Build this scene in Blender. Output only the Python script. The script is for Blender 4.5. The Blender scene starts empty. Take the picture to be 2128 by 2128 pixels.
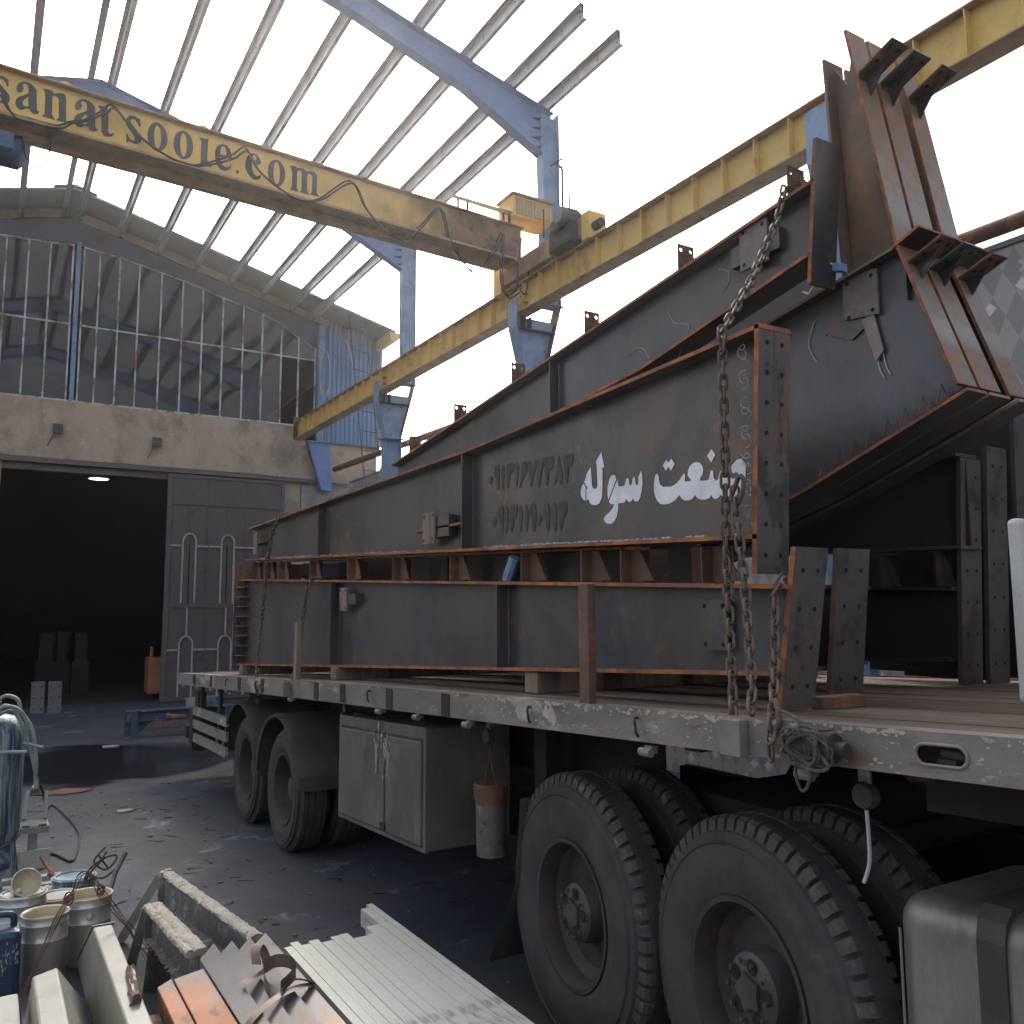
import bpy, math, random
from mathutils import Vector, Matrix, geometry
R = math.radians
sc = bpy.context.scene
COL = sc.collection
rnd = random.Random(7)

# ---------------------------------------------------------------- camera, sky, sun, exposure
YAW, PITCH, ROLL = R(31.25), R(6.62), R(-0.31)
cam_d = bpy.data.cameras.new('camera')
cam_d.sensor_width = 36.0
cam_d.lens = 1800.0 / 2128.0 * 36.0
cam_d.clip_start, cam_d.clip_end = 0.05, 600.0
cam = bpy.data.objects.new('camera', cam_d)
COL.objects.link(cam)
fw = Vector((math.sin(YAW) * math.cos(PITCH), math.cos(YAW) * math.cos(PITCH), math.sin(PITCH)))
rt = Vector((math.cos(YAW), -math.sin(YAW), 0))
up = rt.cross(fw)
r2 = rt * math.cos(ROLL) + up * math.sin(ROLL)
u2 = up * math.cos(ROLL) - rt * math.sin(ROLL)
cam.matrix_world = Matrix(((r2.x, u2.x, -fw.x, 0), (r2.y, u2.y, -fw.y, 0), (r2.z, u2.z, -fw.z, 1.95), (0, 0, 0, 1)))
sc.camera = cam

SUN_DIR = Vector((0.281, 0.754, 0.593)).normalized()       # towards the sun, behind the roof steel
sun_el = math.asin(SUN_DIR.z)
sun_az = math.atan2(SUN_DIR.x, SUN_DIR.y)
world = bpy.data.worlds.new('World')
sc.world = world
world.use_nodes = True
wn = world.node_tree
wn.nodes.clear()
wo = wn.nodes.new('ShaderNodeOutputWorld')
bg = wn.nodes.new('ShaderNodeBackground')
sky = wn.nodes.new('ShaderNodeTexSky')
sky.sky_type = 'NISHITA'
sky.sun_disc = False
sky.sun_elevation = sun_el
sky.sun_rotation = sun_az
sky.altitude = 0
sky.air_density = 1.0
sky.dust_density = 7.0
sky.ozone_density = 0.5
bg.inputs['Strength'].default_value = 0.15
hs = wn.nodes.new('ShaderNodeHueSaturation')            # hazy white sky
hs.inputs['Saturation'].default_value = 0.42
wn.links.new(sky.outputs[0], hs.inputs['Color'])
wn.links.new(hs.outputs[0], bg.inputs['Color'])
wn.links.new(bg.outputs[0], wo.inputs[0])
sd = bpy.data.lights.new('sun', 'SUN')
sd.energy = 0.7
sd.angle = R(14)
sd.color = (1.0, 0.95, 0.88)
so = bpy.data.objects.new('sun', sd)
so.rotation_euler = (-SUN_DIR).to_track_quat('-Z', 'Y').to_euler()
so.location = (0, 0, 40)
COL.objects.link(so)
sc.view_settings.view_transform = 'Standard'
sc.view_settings.look = 'None'
sc.view_settings.gamma = 1.0
sc.view_settings.exposure = 1.5
sc.view_settings.use_curve_mapping = False
sc.render.engine = 'CYCLES'
sc.cycles.max_bounces = 8

# ---------------------------------------------------------------- materials
def mat(name, base, alt=None, alt_amt=0.5, scale=3.0, spots=None, spot_amt=0.0, spot_scale=6.0, spot_soft=0.08,
        rough=0.6, rough_var=0.15, metal=0.0, bump=0.15, bump_scale=60.0, grain=0.12, stretch=(1, 1, 1), spots2=None, spot2_amt=0.0, spot2_scale=20.0, spec=0.5):
    m = bpy.data.materials.new(name)
    m.use_nodes = True
    nt = m.node_tree
    N, L = nt.nodes, nt.links
    b = N['Principled BSDF']
    tc = N.new('ShaderNodeTexCoord')
    mp = N.new('ShaderNodeMapping')
    mp.inputs['Scale'].default_value = stretch
    L.new(tc.outputs['Object'], mp.inputs['Vector'])
    vec = mp.outputs[0]
    def noise(s, detail=6, rough_=0.6, dist=0.0):
        n = N.new('ShaderNodeTexNoise')
        n.inputs['Scale'].default_value = s
        n.inputs['Detail'].default_value = detail
        n.inputs['Roughness'].default_value = rough_
        n.inputs['Distortion'].default_value = dist
        L.new(vec, n.inputs['Vector'])
        return n.outputs['Fac']
    def ramp(src, a, c):
        r = N.new('ShaderNodeMapRange')
        r.inputs['From Min'].default_value = a
        r.inputs['From Max'].default_value = c
        r.interpolation_type = 'SMOOTHSTEP'
        L.new(src, r.inputs['Value'])
        return r.outputs[0]
    def mix(fac, c1, c2, mode='MIX'):
        x = N.new('ShaderNodeMix')
        x.data_type = 'RGBA'
        x.blend_type = mode
        for sock, v in ((x.inputs[0], fac), (x.inputs[6], c1), (x.inputs[7], c2)):
            if isinstance(v, (int, float)):
                sock.default_value = v
            elif isinstance(v, tuple):
                sock.default_value = (*v, 1)
            else:
                L.new(v, sock)
        return x.outputs[2]
    col = base
    if alt is not None:
        col = mix(ramp(noise(scale, 8, 0.64, 0.5), 0.60 - 0.34 * alt_amt, 0.72 - 0.2 * alt_amt), base, alt)
    if spots is not None:
        t = 0.67 - 0.32 * spot_amt
        col = mix(ramp(noise(spot_scale, 9, 0.68, 0.3), t - spot_soft, t + spot_soft), col, spots)
    if spots2 is not None:
        t = 0.67 - 0.32 * spot2_amt
        col = mix(ramp(noise(spot2_scale, 9, 0.7, 0.2), t - 0.05, t + 0.05), col, spots2)
    g = noise(90, 3, 0.7)
    gr = N.new('ShaderNodeMapRange')
    gr.inputs['To Min'].default_value = 1 - grain * 1.6
    gr.inputs['To Max'].default_value = 1 + grain * 1.6
    L.new(g, gr.inputs['Value'])
    cc = N.new('ShaderNodeCombineColor')
    for i in range(3):
        L.new(gr.outputs[0], cc.inputs[i])
    col = mix(1.0, col, cc.outputs[0], 'MULTIPLY')
    L.new(col, b.inputs['Base Color'])
    rr = N.new('ShaderNodeMapRange')
    rr.inputs['To Min'].default_value = max(0.03, rough - rough_var)
    rr.inputs['To Max'].default_value = min(1, rough + rough_var)
    L.new(noise(scale * 2.3, 5), rr.inputs['Value'])
    L.new(rr.outputs[0], b.inputs['Roughness'])
    b.inputs['Metallic'].default_value = metal
    b.inputs['Specular IOR Level'].default_value = spec
    if bump:
        bp = N.new('ShaderNodeBump')
        bp.inputs['Strength'].default_value = bump
        bp.inputs['Distance'].default_value = 0.01
        L.new(noise(bump_scale, 6, 0.65), bp.inputs['Height'])
        L.new(bp.outputs[0], b.inputs['Normal'])
    return m

MAT = {}
MAT['mill'] = mat('mill_scale_steel', (0.074, 0.073, 0.077), (0.10, 0.074, 0.06), 0.55, 1.0, spots=(0.036, 0.036, 0.042), spot_amt=0.34, spot_scale=1.5, spot_soft=0.14, rough=0.38, rough_var=0.16, metal=0.25, bump=0.1, bump_scale=25, spots2=(0.17, 0.085, 0.042), spot2_amt=0.16, spot2_scale=4)
MAT['mill_blue'] = mat('blue_grey_mill_steel', (0.082, 0.086, 0.095), (0.088, 0.073, 0.062), 0.5, 0.8, spots=(0.04, 0.042, 0.052), spot_amt=0.38, spot_scale=1.3, spot_soft=0.15, rough=0.38, rough_var=0.16, metal=0.3, bump=0.08, bump_scale=25, spots2=(0.14, 0.075, 0.042), spot2_amt=0.14, spot2_scale=3.4)
MAT['mill_brown'] = mat('brown_mill_steel', (0.145, 0.095, 0.068), (0.105, 0.085, 0.075), 0.7, 1.4, spots=(0.24, 0.115, 0.05), spot_amt=0.32, spot_scale=3.0, spot_soft=0.15, rough=0.55, metal=0.1, bump=0.1, bump_scale=30)
MAT['mill_light'] = mat('pale_scaled_steel', (0.27, 0.25, 0.23), (0.17, 0.14, 0.12), 0.6, 1.7, spots=(0.27, 0.115, 0.045), spot_amt=0.42, spot_scale=2.6, spot_soft=0.14, rough=0.5, metal=0.15, bump=0.08, bump_scale=30)
MAT['rust'] = mat('orange_rust_edge', (0.43, 0.135, 0.04), (0.20, 0.08, 0.042), 0.7, 7, spots=(0.10, 0.06, 0.05), spot_amt=0.24, spot_scale=9, rough=0.8, bump=0.2)
MAT['rust_dark'] = mat('dark_brown_rust', (0.145, 0.068, 0.045), (0.095, 0.058, 0.047), 0.6, 4, spots=(0.27, 0.11, 0.045), spot_amt=0.3, spot_scale=7, rough=0.8, bump=0.2)
MAT['plate'] = mat('scaled_end_plate', (0.085, 0.08, 0.082), (0.125, 0.078, 0.055), 0.5, 2.2, spots=(0.25, 0.11, 0.05), spot_amt=0.28, spot_scale=2.2, spot_soft=0.12, rough=0.5, metal=0.1, spots2=(0.04, 0.037, 0.04), spot2_amt=0.36, spot2_scale=6, stretch=(1, 1, 0.5))
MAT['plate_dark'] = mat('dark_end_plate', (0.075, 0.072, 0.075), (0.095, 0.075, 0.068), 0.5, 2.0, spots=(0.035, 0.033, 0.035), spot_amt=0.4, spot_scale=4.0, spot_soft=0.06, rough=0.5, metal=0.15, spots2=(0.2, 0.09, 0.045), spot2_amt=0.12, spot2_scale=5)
MAT['mill_shaded'] = mat('shade_darkened_steel', (0.034, 0.034, 0.040), (0.045, 0.038, 0.036), 0.5, 1.2, rough=0.45, metal=0.2)  # mill steel again, darkened in colour to carry the shade of deep rows
MAT['plate_pink'] = mat('primed_plate', (0.21, 0.165, 0.165), (0.16, 0.13, 0.135), 0.5, 5, spots=(0.13, 0.07, 0.06), spot_amt=0.25, spot_scale=9, rough=0.65)
MAT['hole'] = mat('bolt_hole_shadow', (0.012, 0.011, 0.012), rough=0.9, bump=0, grain=0)
MAT['blue'] = mat('blue_frame_paint', (0.135, 0.235, 0.50), (0.11, 0.195, 0.42), 0.5, 1.6, spots=(0.2, 0.14, 0.1), spot_amt=0.07, spot_scale=9, rough=0.45, bump=0.05)
MAT['blue_pale'] = mat('faded_blue_paint', (0.19, 0.30, 0.46), (0.145, 0.235, 0.38), 0.5, 2.0, spots=(0.18, 0.11, 0.08), spot_amt=0.12, spot_scale=7, rough=0.5, bump=0.06)
MAT['blue_dark'] = mat('dusty_dark_blue_paint', (0.075, 0.10, 0.155), (0.085, 0.085, 0.095), 0.6, 1.3, rough=0.6, bump=0.05)
MAT['yellow'] = mat('crane_yellow_paint', (0.80, 0.50, 0.125), (0.74, 0.46, 0.13), 0.5, 1.2, spots=(0.50, 0.31, 0.13), spot_amt=0.1, spot_scale=3.0, spot_soft=0.16, rough=0.5, bump=0.04, stretch=(1, 1, 0.5))
MAT['yellow_dirty'] = mat('grimy_yellow_paint', (0.48, 0.30, 0.15), (0.36, 0.235, 0.15), 0.6, 2.0, spots=(0.24, 0.15, 0.105), spot_amt=0.3, spot_scale=3.5, spot_soft=0.12, rough=0.65)
MAT['runway'] = mat('runway_yellow_paint', (0.72, 0.49, 0.135), (0.65, 0.44, 0.135), 0.5, 0.9, spots=(0.36, 0.215, 0.10), spot_amt=0.1, spot_scale=2.5, spot_soft=0.15, rough=0.55, bump=0.05)
MAT['runway_edge'] = mat('runway_flange_paint', (0.42, 0.28, 0.15), (0.33, 0.2, 0.13), 0.6, 1.8, spots=(0.2, 0.11, 0.07), spot_amt=0.26, spot_scale=4, rough=0.6)
MAT['purlin'] = mat('grey_purlin_paint', (0.29, 0.28, 0.295), (0.23, 0.21, 0.21), 0.5, 1.2, spots=(0.20, 0.14, 0.12), spot_amt=0.15, spot_scale=3, spot_soft=0.12, rough=0.42, metal=0.2, bump=0.04)
MAT['ink'] = mat('dark_lettering_paint', (0.055, 0.05, 0.052), (0.075, 0.06, 0.055), 0.4, 6, rough=0.6, bump=0)
MAT['stencil'] = mat('faint_black_spray_paint', (0.03, 0.031, 0.034), (0.05, 0.05, 0.052), 0.5, 9, rough=0.6, bump=0)
MAT['white_spray'] = mat('white_spray_paint', (0.72, 0.73, 0.76), (0.62, 0.63, 0.67), 0.5, 5, rough=0.6, bump=0.02)
MAT['plaster'] = mat('stained_plaster', (0.48, 0.37, 0.28), (0.40, 0.31, 0.235), 0.5, 0.9, spots=(0.21, 0.18, 0.16), spot_amt=0.3, spot_scale=1.1, spot_soft=0.12, rough=0.9, bump=0.25, bump_scale=14, spots2=(0.55, 0.48, 0.40), spot2_amt=0.15, spot2_scale=5, stretch=(1, 1, 0.75))
MAT['concrete_block'] = mat('grey_concrete', (0.28, 0.28, 0.29), (0.2, 0.2, 0.21), 0.6, 2.5, rough=0.9, bump=0.3, bump_scale=30)
MAT['dark_trim'] = mat('brown_roof_trim', (0.15, 0.125, 0.115), (0.115, 0.10, 0.10), 0.6, 1.0, rough=0.6)
MAT['tan_trim'] = mat('tan_fascia', (0.42, 0.31, 0.20), (0.33, 0.24, 0.17), 0.6, 1.5, rough=0.7)
MAT['roof'] = mat('roof_sheet', (0.17, 0.16, 0.16), (0.14, 0.13, 0.13), 0.5, 0.8, rough=0.5, metal=0.3)
MAT['inside'] = mat('shade_darkened_interior', (0.022, 0.022, 0.026), (0.016, 0.016, 0.02), 0.5, 0.7, rough=0.9)  # doorway gloom put into this near-black colour, walls and stacks alike
MAT['mullion'] = mat('peeling_pale_bar', (0.50, 0.54, 0.53), (0.40, 0.45, 0.47), 0.5, 4, spots=(0.30, 0.13, 0.06), spot_amt=0.42, spot_scale=3.0, spot_soft=0.06, rough=0.7, stretch=(1, 1, 0.6))
MAT['gate'] = mat('brown_gate_paint', (0.098, 0.080, 0.083), (0.082, 0.070, 0.075), 0.5, 1.5, spots=(0.062, 0.056, 0.06), spot_amt=0.2, spot_scale=3, rough=0.5, bump=0.05)
MAT['gate_bar'] = mat('grey_gate_bar', (0.33, 0.33, 0.34), (0.27, 0.27, 0.28), 0.5, 4, rough=0.55)
MAT['clad'] = mat('blue_cladding', (0.16, 0.26, 0.43), (0.13, 0.21, 0.36), 0.5, 1.2, spots=(0.16, 0.15, 0.16), spot_amt=0.1, spot_scale=3, rough=0.45, metal=0.1, stretch=(1, 1, 0.3))
MAT['deck_steel'] = mat('scuffed_grey_deck_rail', (0.205, 0.178, 0.162), (0.135, 0.115, 0.108), 0.6, 1.6, spots=(0.36, 0.34, 0.32), spot_amt=0.2, spot_scale=3.4, spot_soft=0.06, rough=0.6, bump=0.12, spots2=(0.12, 0.075, 0.06), spot2_amt=0.2, spot2_scale=7, stretch=(1, 0.6, 1.6))
MAT['wood'] = mat('worn_deck_timber', (0.135, 0.092, 0.064), (0.08, 0.058, 0.046), 0.7, 2.0, spots=(0.20, 0.15, 0.115), spot_amt=0.26, spot_scale=4, spot_soft=0.1, rough=0.85, bump=0.5, bump_scale=40, stretch=(2.2, 0.3, 1), spots2=(0.14, 0.065, 0.052), spot2_amt=0.22, spot2_scale=3)
MAT['post_wood'] = mat('raw_timber_post', (0.23, 0.17, 0.125), (0.16, 0.12, 0.1), 0.6, 4, spots=(0.1, 0.08, 0.07), spot_amt=0.2, spot_scale=6, rough=0.85, bump=0.3, stretch=(4, 4, 0.5))
MAT['chassis'] = mat('grimy_black_chassis', (0.018, 0.0175, 0.018), (0.028, 0.025, 0.023), 0.5, 3, rough=0.75)
MAT['toolbox'] = mat('grey_tool_box_paint', (0.138, 0.124, 0.113), (0.098, 0.088, 0.082), 0.6, 1.8, spots=(0.20, 0.19, 0.18), spot_amt=0.12, spot_scale=4.5, spot_soft=0.1, rough=0.45, spots2=(0.07, 0.052, 0.043), spot2_amt=0.16, spot2_scale=6, metal=0.1, stretch=(1, 1, 0.5))
MAT['rubber'] = mat('dusty_tyre_rubber', (0.034, 0.035, 0.037), (0.048, 0.048, 0.048), 0.6, 5, spots=(0.085, 0.08, 0.073), spot_amt=0.06, spot_scale=7, spot_soft=0.12, rough=0.75, bump=0.25, bump_scale=80, spec=0.4)
MAT['tread'] = mat('worn_tread_rubber', (0.042, 0.045, 0.048), (0.062, 0.060, 0.057), 0.6, 8, spots=(0.18, 0.155, 0.125), spot_amt=0.12, spot_scale=14, rough=0.75, bump=0.35, bump_scale=60, spec=0.4)
MAT['rim'] = mat('dusty_grey_rim', (0.024, 0.0235, 0.024), (0.042, 0.036, 0.032), 0.6, 4, spots=(0.07, 0.03, 0.026), spot_amt=0.05, spot_scale=5, rough=0.7)
MAT['hub'] = mat('worn_hub_casting', (0.075, 0.076, 0.078), (0.05, 0.05, 0.05), 0.6, 9, rough=0.6, metal=0.2)
MAT['fender'] = mat('scuffed_fender_plastic', (0.068, 0.062, 0.06), (0.048, 0.045, 0.044), 0.6, 4, rough=0.55)
MAT['tank_metal'] = mat('brushed_fuel_tank', (0.215, 0.205, 0.19), (0.15, 0.142, 0.132), 0.5, 2, spots=(0.10, 0.09, 0.08), spot_amt=0.26, spot_scale=3, spot_soft=0.15, rough=0.42, rough_var=0.12, metal=0.45, bump=0.05, stretch=(1, 1, 0.4))
MAT['strap'] = mat('dark_tank_strap', (0.035, 0.03, 0.028), (0.06, 0.045, 0.036), 0.5, 5, rough=0.6)
MAT['chain'] = mat('brown_chain_iron', (0.10, 0.078, 0.066), (0.135, 0.09, 0.062), 0.5, 12, rough=0.65, metal=0.25, grain=0.2)
MAT['rope'] = mat('grey_dirty_rope', (0.095, 0.083, 0.075), (0.062, 0.053, 0.05), 0.6, 15, rough=0.95, bump=0.6, bump_scale=120)
MAT['cable'] = mat('black_cable', (0.03, 0.028, 0.03), (0.06, 0.05, 0.045), 0.4, 5, rough=0.6)
MAT['wire'] = mat('pale_wire', (0.42, 0.42, 0.43), rough=0.5, bump=0)
MAT['rust_wire'] = mat('rusty_tie_wire', (0.13, 0.05, 0.035), (0.085, 0.04, 0.03), 0.5, 12, rough=0.8, bump=0)
MAT['cream'] = mat('cream_primer_paint', (0.285, 0.277, 0.232), (0.255, 0.25, 0.215), 0.5, 1.6, spots=(0.215, 0.208, 0.195), spot_amt=0.25, spot_scale=3.0, spot_soft=0.1, rough=0.42, bump=0.04, spots2=(0.16, 0.155, 0.15), spot2_amt=0.1, spot2_scale=9)
MAT['cream_white'] = mat('pale_cream_profile_paint', (0.47, 0.465, 0.43), (0.425, 0.415, 0.37), 0.5, 1.0, spots=(0.38, 0.375, 0.365), spot_amt=0.22, spot_scale=2.2, spot_soft=0.1, rough=0.36, bump=0.02, stretch=(1, 0.35, 1), spots2=(0.25, 0.245, 0.245), spot2_amt=0.1, spot2_scale=8)
MAT['cream_grey'] = mat('greyish_cream_paint', (0.30, 0.295, 0.26), (0.25, 0.25, 0.22), 0.5, 2.0, rough=0.55, bump=0.04)  # greyer cream for posts, legs, battens and the low beam
MAT['orange_primer'] = mat('orange_red_primer', (0.19, 0.165, 0.145), (0.145, 0.122, 0.108), 0.6, 3.0, spots=(0.34, 0.098, 0.022), spot_amt=0.62, spot_scale=2.0, spot_soft=0.1, rough=0.6, spots2=(0.085, 0.068, 0.06), spot2_amt=0.22, spot2_scale=9, stretch=(1, 0.6, 1))
MAT['zinc'] = mat('grey_steel_profile', (0.25, 0.24, 0.235), (0.20, 0.193, 0.19), 0.5, 1.4, spots=(0.27, 0.17, 0.11), spot_amt=0.05, spot_scale=5, spot_soft=0.12, rough=0.32, metal=0.5, bump=0.03, stretch=(1, 0.4, 1))
MAT['strap_steel'] = mat('brown_strapping_band', (0.135, 0.09, 0.07), (0.2, 0.15, 0.12), 0.5, 6, rough=0.5, metal=0.3)
MAT['crust'] = mat('dried_paint_crust', (0.40, 0.365, 0.30), (0.30, 0.275, 0.23), 0.6, 9, spots=(0.08, 0.07, 0.062), spot_amt=0.22, spot_scale=22, spot_soft=0.05, rough=0.75, bump=1.0, bump_scale=45)
MAT['crust_grey'] = mat('crusted_web_paint', (0.17, 0.165, 0.155), (0.12, 0.12, 0.118), 0.6, 6, spots=(0.33, 0.31, 0.27), spot_amt=0.22, spot_scale=11, rough=0.8, bump=0.9, bump_scale=38)
MAT['can'] = mat('tin_paint_can', (0.44, 0.43, 0.41), (0.33, 0.325, 0.31), 0.5, 3, spots=(0.50, 0.465, 0.37), spot_amt=0.36, spot_scale=4, spot_soft=0.07, rough=0.33, metal=0.5, bump=0.03, stretch=(1, 1, 0.35))
MAT['can_paint'] = mat('cream_paint_in_can', (0.47, 0.405, 0.27), (0.41, 0.36, 0.25), 0.5, 6, rough=0.3, bump=0.02)
MAT['blue_plastic'] = mat('blue_jerrycan_plastic', (0.016, 0.036, 0.085), (0.012, 0.027, 0.065), 0.5, 4, rough=0.4, spots=(0.05, 0.075, 0.12), spot_amt=0.2, spot_scale=6, stretch=(1, 1, 0.5))
MAT['tank_blue'] = mat('blue_tank_paint', (0.026, 0.065, 0.125), (0.032, 0.05, 0.095), 0.5, 4, spots=(0.24, 0.285, 0.285), spot_amt=0.5, spot_scale=5.0, spot_soft=0.07, rough=0.45, stretch=(4, 4, 0.3), spots2=(0.40, 0.385, 0.34), spot2_amt=0.2, spot2_scale=6)
MAT['blue_lid'] = mat('blue_splashed_tin', (0.10, 0.16, 0.22), (0.25, 0.33, 0.38), 0.6, 6, rough=0.35, metal=0.3)
MAT['hose'] = mat('grey_green_hose', (0.22, 0.25, 0.23), (0.16, 0.18, 0.17), 0.5, 8, rough=0.6)
MAT['navy'] = mat('navy_trestle_paint', (0.045, 0.06, 0.125), (0.06, 0.07, 0.12), 0.5, 4, spots=(0.3, 0.32, 0.36), spot_amt=0.14, spot_scale=7, rough=0.5)
MAT['orange_cab'] = mat('faded_orange_cabinet', (0.34, 0.135, 0.07), (0.27, 0.115, 0.07), 0.5, 3, rough=0.6)
MAT['orange_lid'] = mat('grimy_orange_plastic', (0.16, 0.058, 0.036), (0.10, 0.045, 0.034), 0.6, 6, rough=0.6, spots=(0.08, 0.06, 0.05), spot_amt=0.25, spot_scale=8)
MAT['pale_bucket'] = mat('grimy_pale_plastic', (0.105, 0.094, 0.09), (0.075, 0.068, 0.066), 0.6, 5, spots=(0.19, 0.185, 0.20), spot_amt=0.32, spot_scale=6, rough=0.55, spots2=(0.04, 0.033, 0.033), spot2_amt=0.25, spot2_scale=11)
MAT['pale_panel'] = mat('pale_painted_panel', (0.5, 0.49, 0.46), (0.42, 0.41, 0.39), 0.5, 2, rough=0.5)
MAT['motor_blue'] = mat('motor_blue_paint', (0.055, 0.115, 0.22), (0.05, 0.075, 0.12), 0.5, 4, spots=(0.03, 0.03, 0.035), spot_amt=0.2, spot_scale=6, rough=0.5)
MAT['motor_grey'] = mat('motor_grey_casting', (0.12, 0.125, 0.135), (0.08, 0.082, 0.09), 0.5, 5, rough=0.55, metal=0.2)
MAT['grease'] = mat('black_greasy_gearbox', (0.03, 0.026, 0.026), (0.05, 0.038, 0.034), 0.5, 5, rough=0.6)
MAT['chip_white'] = mat('dull_white_chip', (0.36, 0.345, 0.33), (0.27, 0.255, 0.245), 0.5, 12, rough=0.7, bump=0)
MAT['flap'] = mat('worn_rubber_flap', (0.075, 0.066, 0.06), (0.055, 0.05, 0.047), 0.5, 4, rough=0.75, bump=0.2)
MAT['glassy_grey'] = mat('dark_lamp_body', (0.05, 0.06, 0.06), (0.04, 0.045, 0.045), 0.5, 4, rough=0.4)
MAT['redcloth'] = mat('navy_cloth', (0.015, 0.02, 0.055), (0.02, 0.022, 0.04), 0.5, 6, rough=0.9)

def emit_mat(name, c, s):
    m = bpy.data.materials.new(name)
    m.use_nodes = True
    b = m.node_tree.nodes['Principled BSDF']
    b.inputs['Base Color'].default_value = (*c, 1)
    b.inputs['Emission Color'].default_value = (*c, 1)
    b.inputs['Emission Strength'].default_value = s
    return m
MAT['lamp_glow'] = emit_mat('lit_lamp', (0.75, 1.0, 0.8), 1.6)

def glass_mat():
    m = bpy.data.materials.new('dusty_window_glass')
    m.use_nodes = True
    nt = m.node_tree
    N, L = nt.nodes, nt.links
    N.clear()
    out = N.new('ShaderNodeOutputMaterial')
    tr = N.new('ShaderNodeBsdfTransparent')
    tr.inputs[0].default_value = (0.6, 0.6, 0.6, 1)
    gl = N.new('ShaderNodeBsdfGlossy')
    gl.inputs['Roughness'].default_value = 0.03
    df = N.new('ShaderNodeBsdfDiffuse')
    df.inputs[0].default_value = (0.075, 0.072, 0.076, 1)
    fr = N.new('ShaderNodeFresnel')
    fr.inputs['IOR'].default_value = 1.5
    m1 = N.new('ShaderNodeMixShader')
    m2 = N.new('ShaderNodeMixShader')
    tc = N.new('ShaderNodeTexCoord')
    no = N.new('ShaderNodeTexNoise')
    no.inputs['Scale'].default_value = 1.5
    no.inputs['Detail'].default_value = 6
    mr = N.new('ShaderNodeMapRange')
    mr.inputs['To Min'].default_value = 0.12
    mr.inputs['To Max'].default_value = 0.4
    L.new(tc.outputs['Object'], no.inputs['Vector'])
    L.new(no.outputs['Fac'], mr.inputs['Value'])
    L.new(mr.outputs[0], m1.inputs[0])
    L.new(tr.outputs[0], m1.inputs[1])
    L.new(df.outputs[0], m1.inputs[2])
    L.new(fr.outputs[0], m2.inputs[0])
    L.new(m1.outputs[0], m2.inputs[1])
    L.new(gl.outputs[0], m2.inputs[2])
    L.new(m2.outputs[0], out.inputs[0])
    return m
MAT['glass'] = glass_mat()

def ground_mat():
    m = mat('oily_yard_concrete', (0.037, 0.044, 0.049), (0.055, 0.057, 0.056), 0.5, 0.8, spots=(0.030, 0.040, 0.075), spot_amt=0.42, spot_scale=0.42, spot_soft=0.14,
            rough=0.74, rough_var=0.2, bump=0.6, bump_scale=9, grain=0.3, spots2=(0.15, 0.185, 0.205), spot2_amt=0.15, spot2_scale=1.6)
    nt = m.node_tree
    N, L = nt.nodes, nt.links
    b = N['Principled BSDF']
    old = b.inputs['Base Color'].links[0].from_socket
    tc = N.new('ShaderNodeTexCoord')
    n = N.new('ShaderNodeTexNoise')
    n.inputs['Scale'].default_value = 0.8
    n.inputs['Detail'].default_value = 8
    n.inputs['Roughness'].default_value = 0.65
    mp = N.new('ShaderNodeMapping')
    mp.inputs['Location'].default_value = (3.7, 8.1, 0)
    L.new(tc.outputs['Object'], mp.inputs[0])
    L.new(mp.outputs[0], n.inputs['Vector'])
    r = N.new('ShaderNodeMapRange')
    r.interpolation_type = 'SMOOTHSTEP'
    r.inputs['From Min'].default_value = 0.6
    r.inputs['From Max'].default_value = 0.74
    r.inputs['To Max'].default_value = 0.7
    L.new(n.outputs['Fac'], r.inputs['Value'])
    x = N.new('ShaderNodeMix')
    x.data_type = 'RGBA'
    x.inputs[7].default_value = (0.075, 0.052, 0.036, 1)
    L.new(r.outputs[0], x.inputs[0])
    L.new(old, x.inputs[6])
    L.new(x.outputs[2], b.inputs['Base Color'])
    # cracks
    v = N.new('ShaderNodeTexVoronoi')
    v.feature = 'DISTANCE_TO_EDGE'
    v.inputs['Scale'].default_value = 0.55
    nd = N.new('ShaderNodeTexNoise')
    nd.inputs['Scale'].default_value = 2.5
    nd.inputs['Detail'].default_value = 5
    va = N.new('ShaderNodeVectorMath')
    va.operation = 'MULTIPLY_ADD'
    va.inputs[1].default_value = (0.5, 0.5, 0.0)
    L.new(tc.outputs['Object'], nd.inputs['Vector'])
    L.new(nd.outputs['Color'], va.inputs[0])
    L.new(tc.outputs['Object'], va.inputs[2])
    L.new(va.outputs[0], v.inputs['Vector'])
    rc = N.new('ShaderNodeMapRange')
    rc.inputs['From Max'].default_value = 0.006
    rc.inputs['To Min'].default_value = 0.82
    L.new(v.outputs['Distance'], rc.inputs['Value'])
    cc = N.new('ShaderNodeCombineColor')
    for i in range(3):
        L.new(rc.outputs[0], cc.inputs[i])
    y = N.new('ShaderNodeMix')
    y.data_type = 'RGBA'
    y.blend_type = 'MULTIPLY'
    y.inputs[0].default_value = 1
    L.new(x.outputs[2], y.inputs[6])
    L.new(cc.outputs[0], y.inputs[7])
    L.new(y.outputs[2], b.inputs['Base Color'])
    return m
MAT['ground'] = ground_mat()
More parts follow.
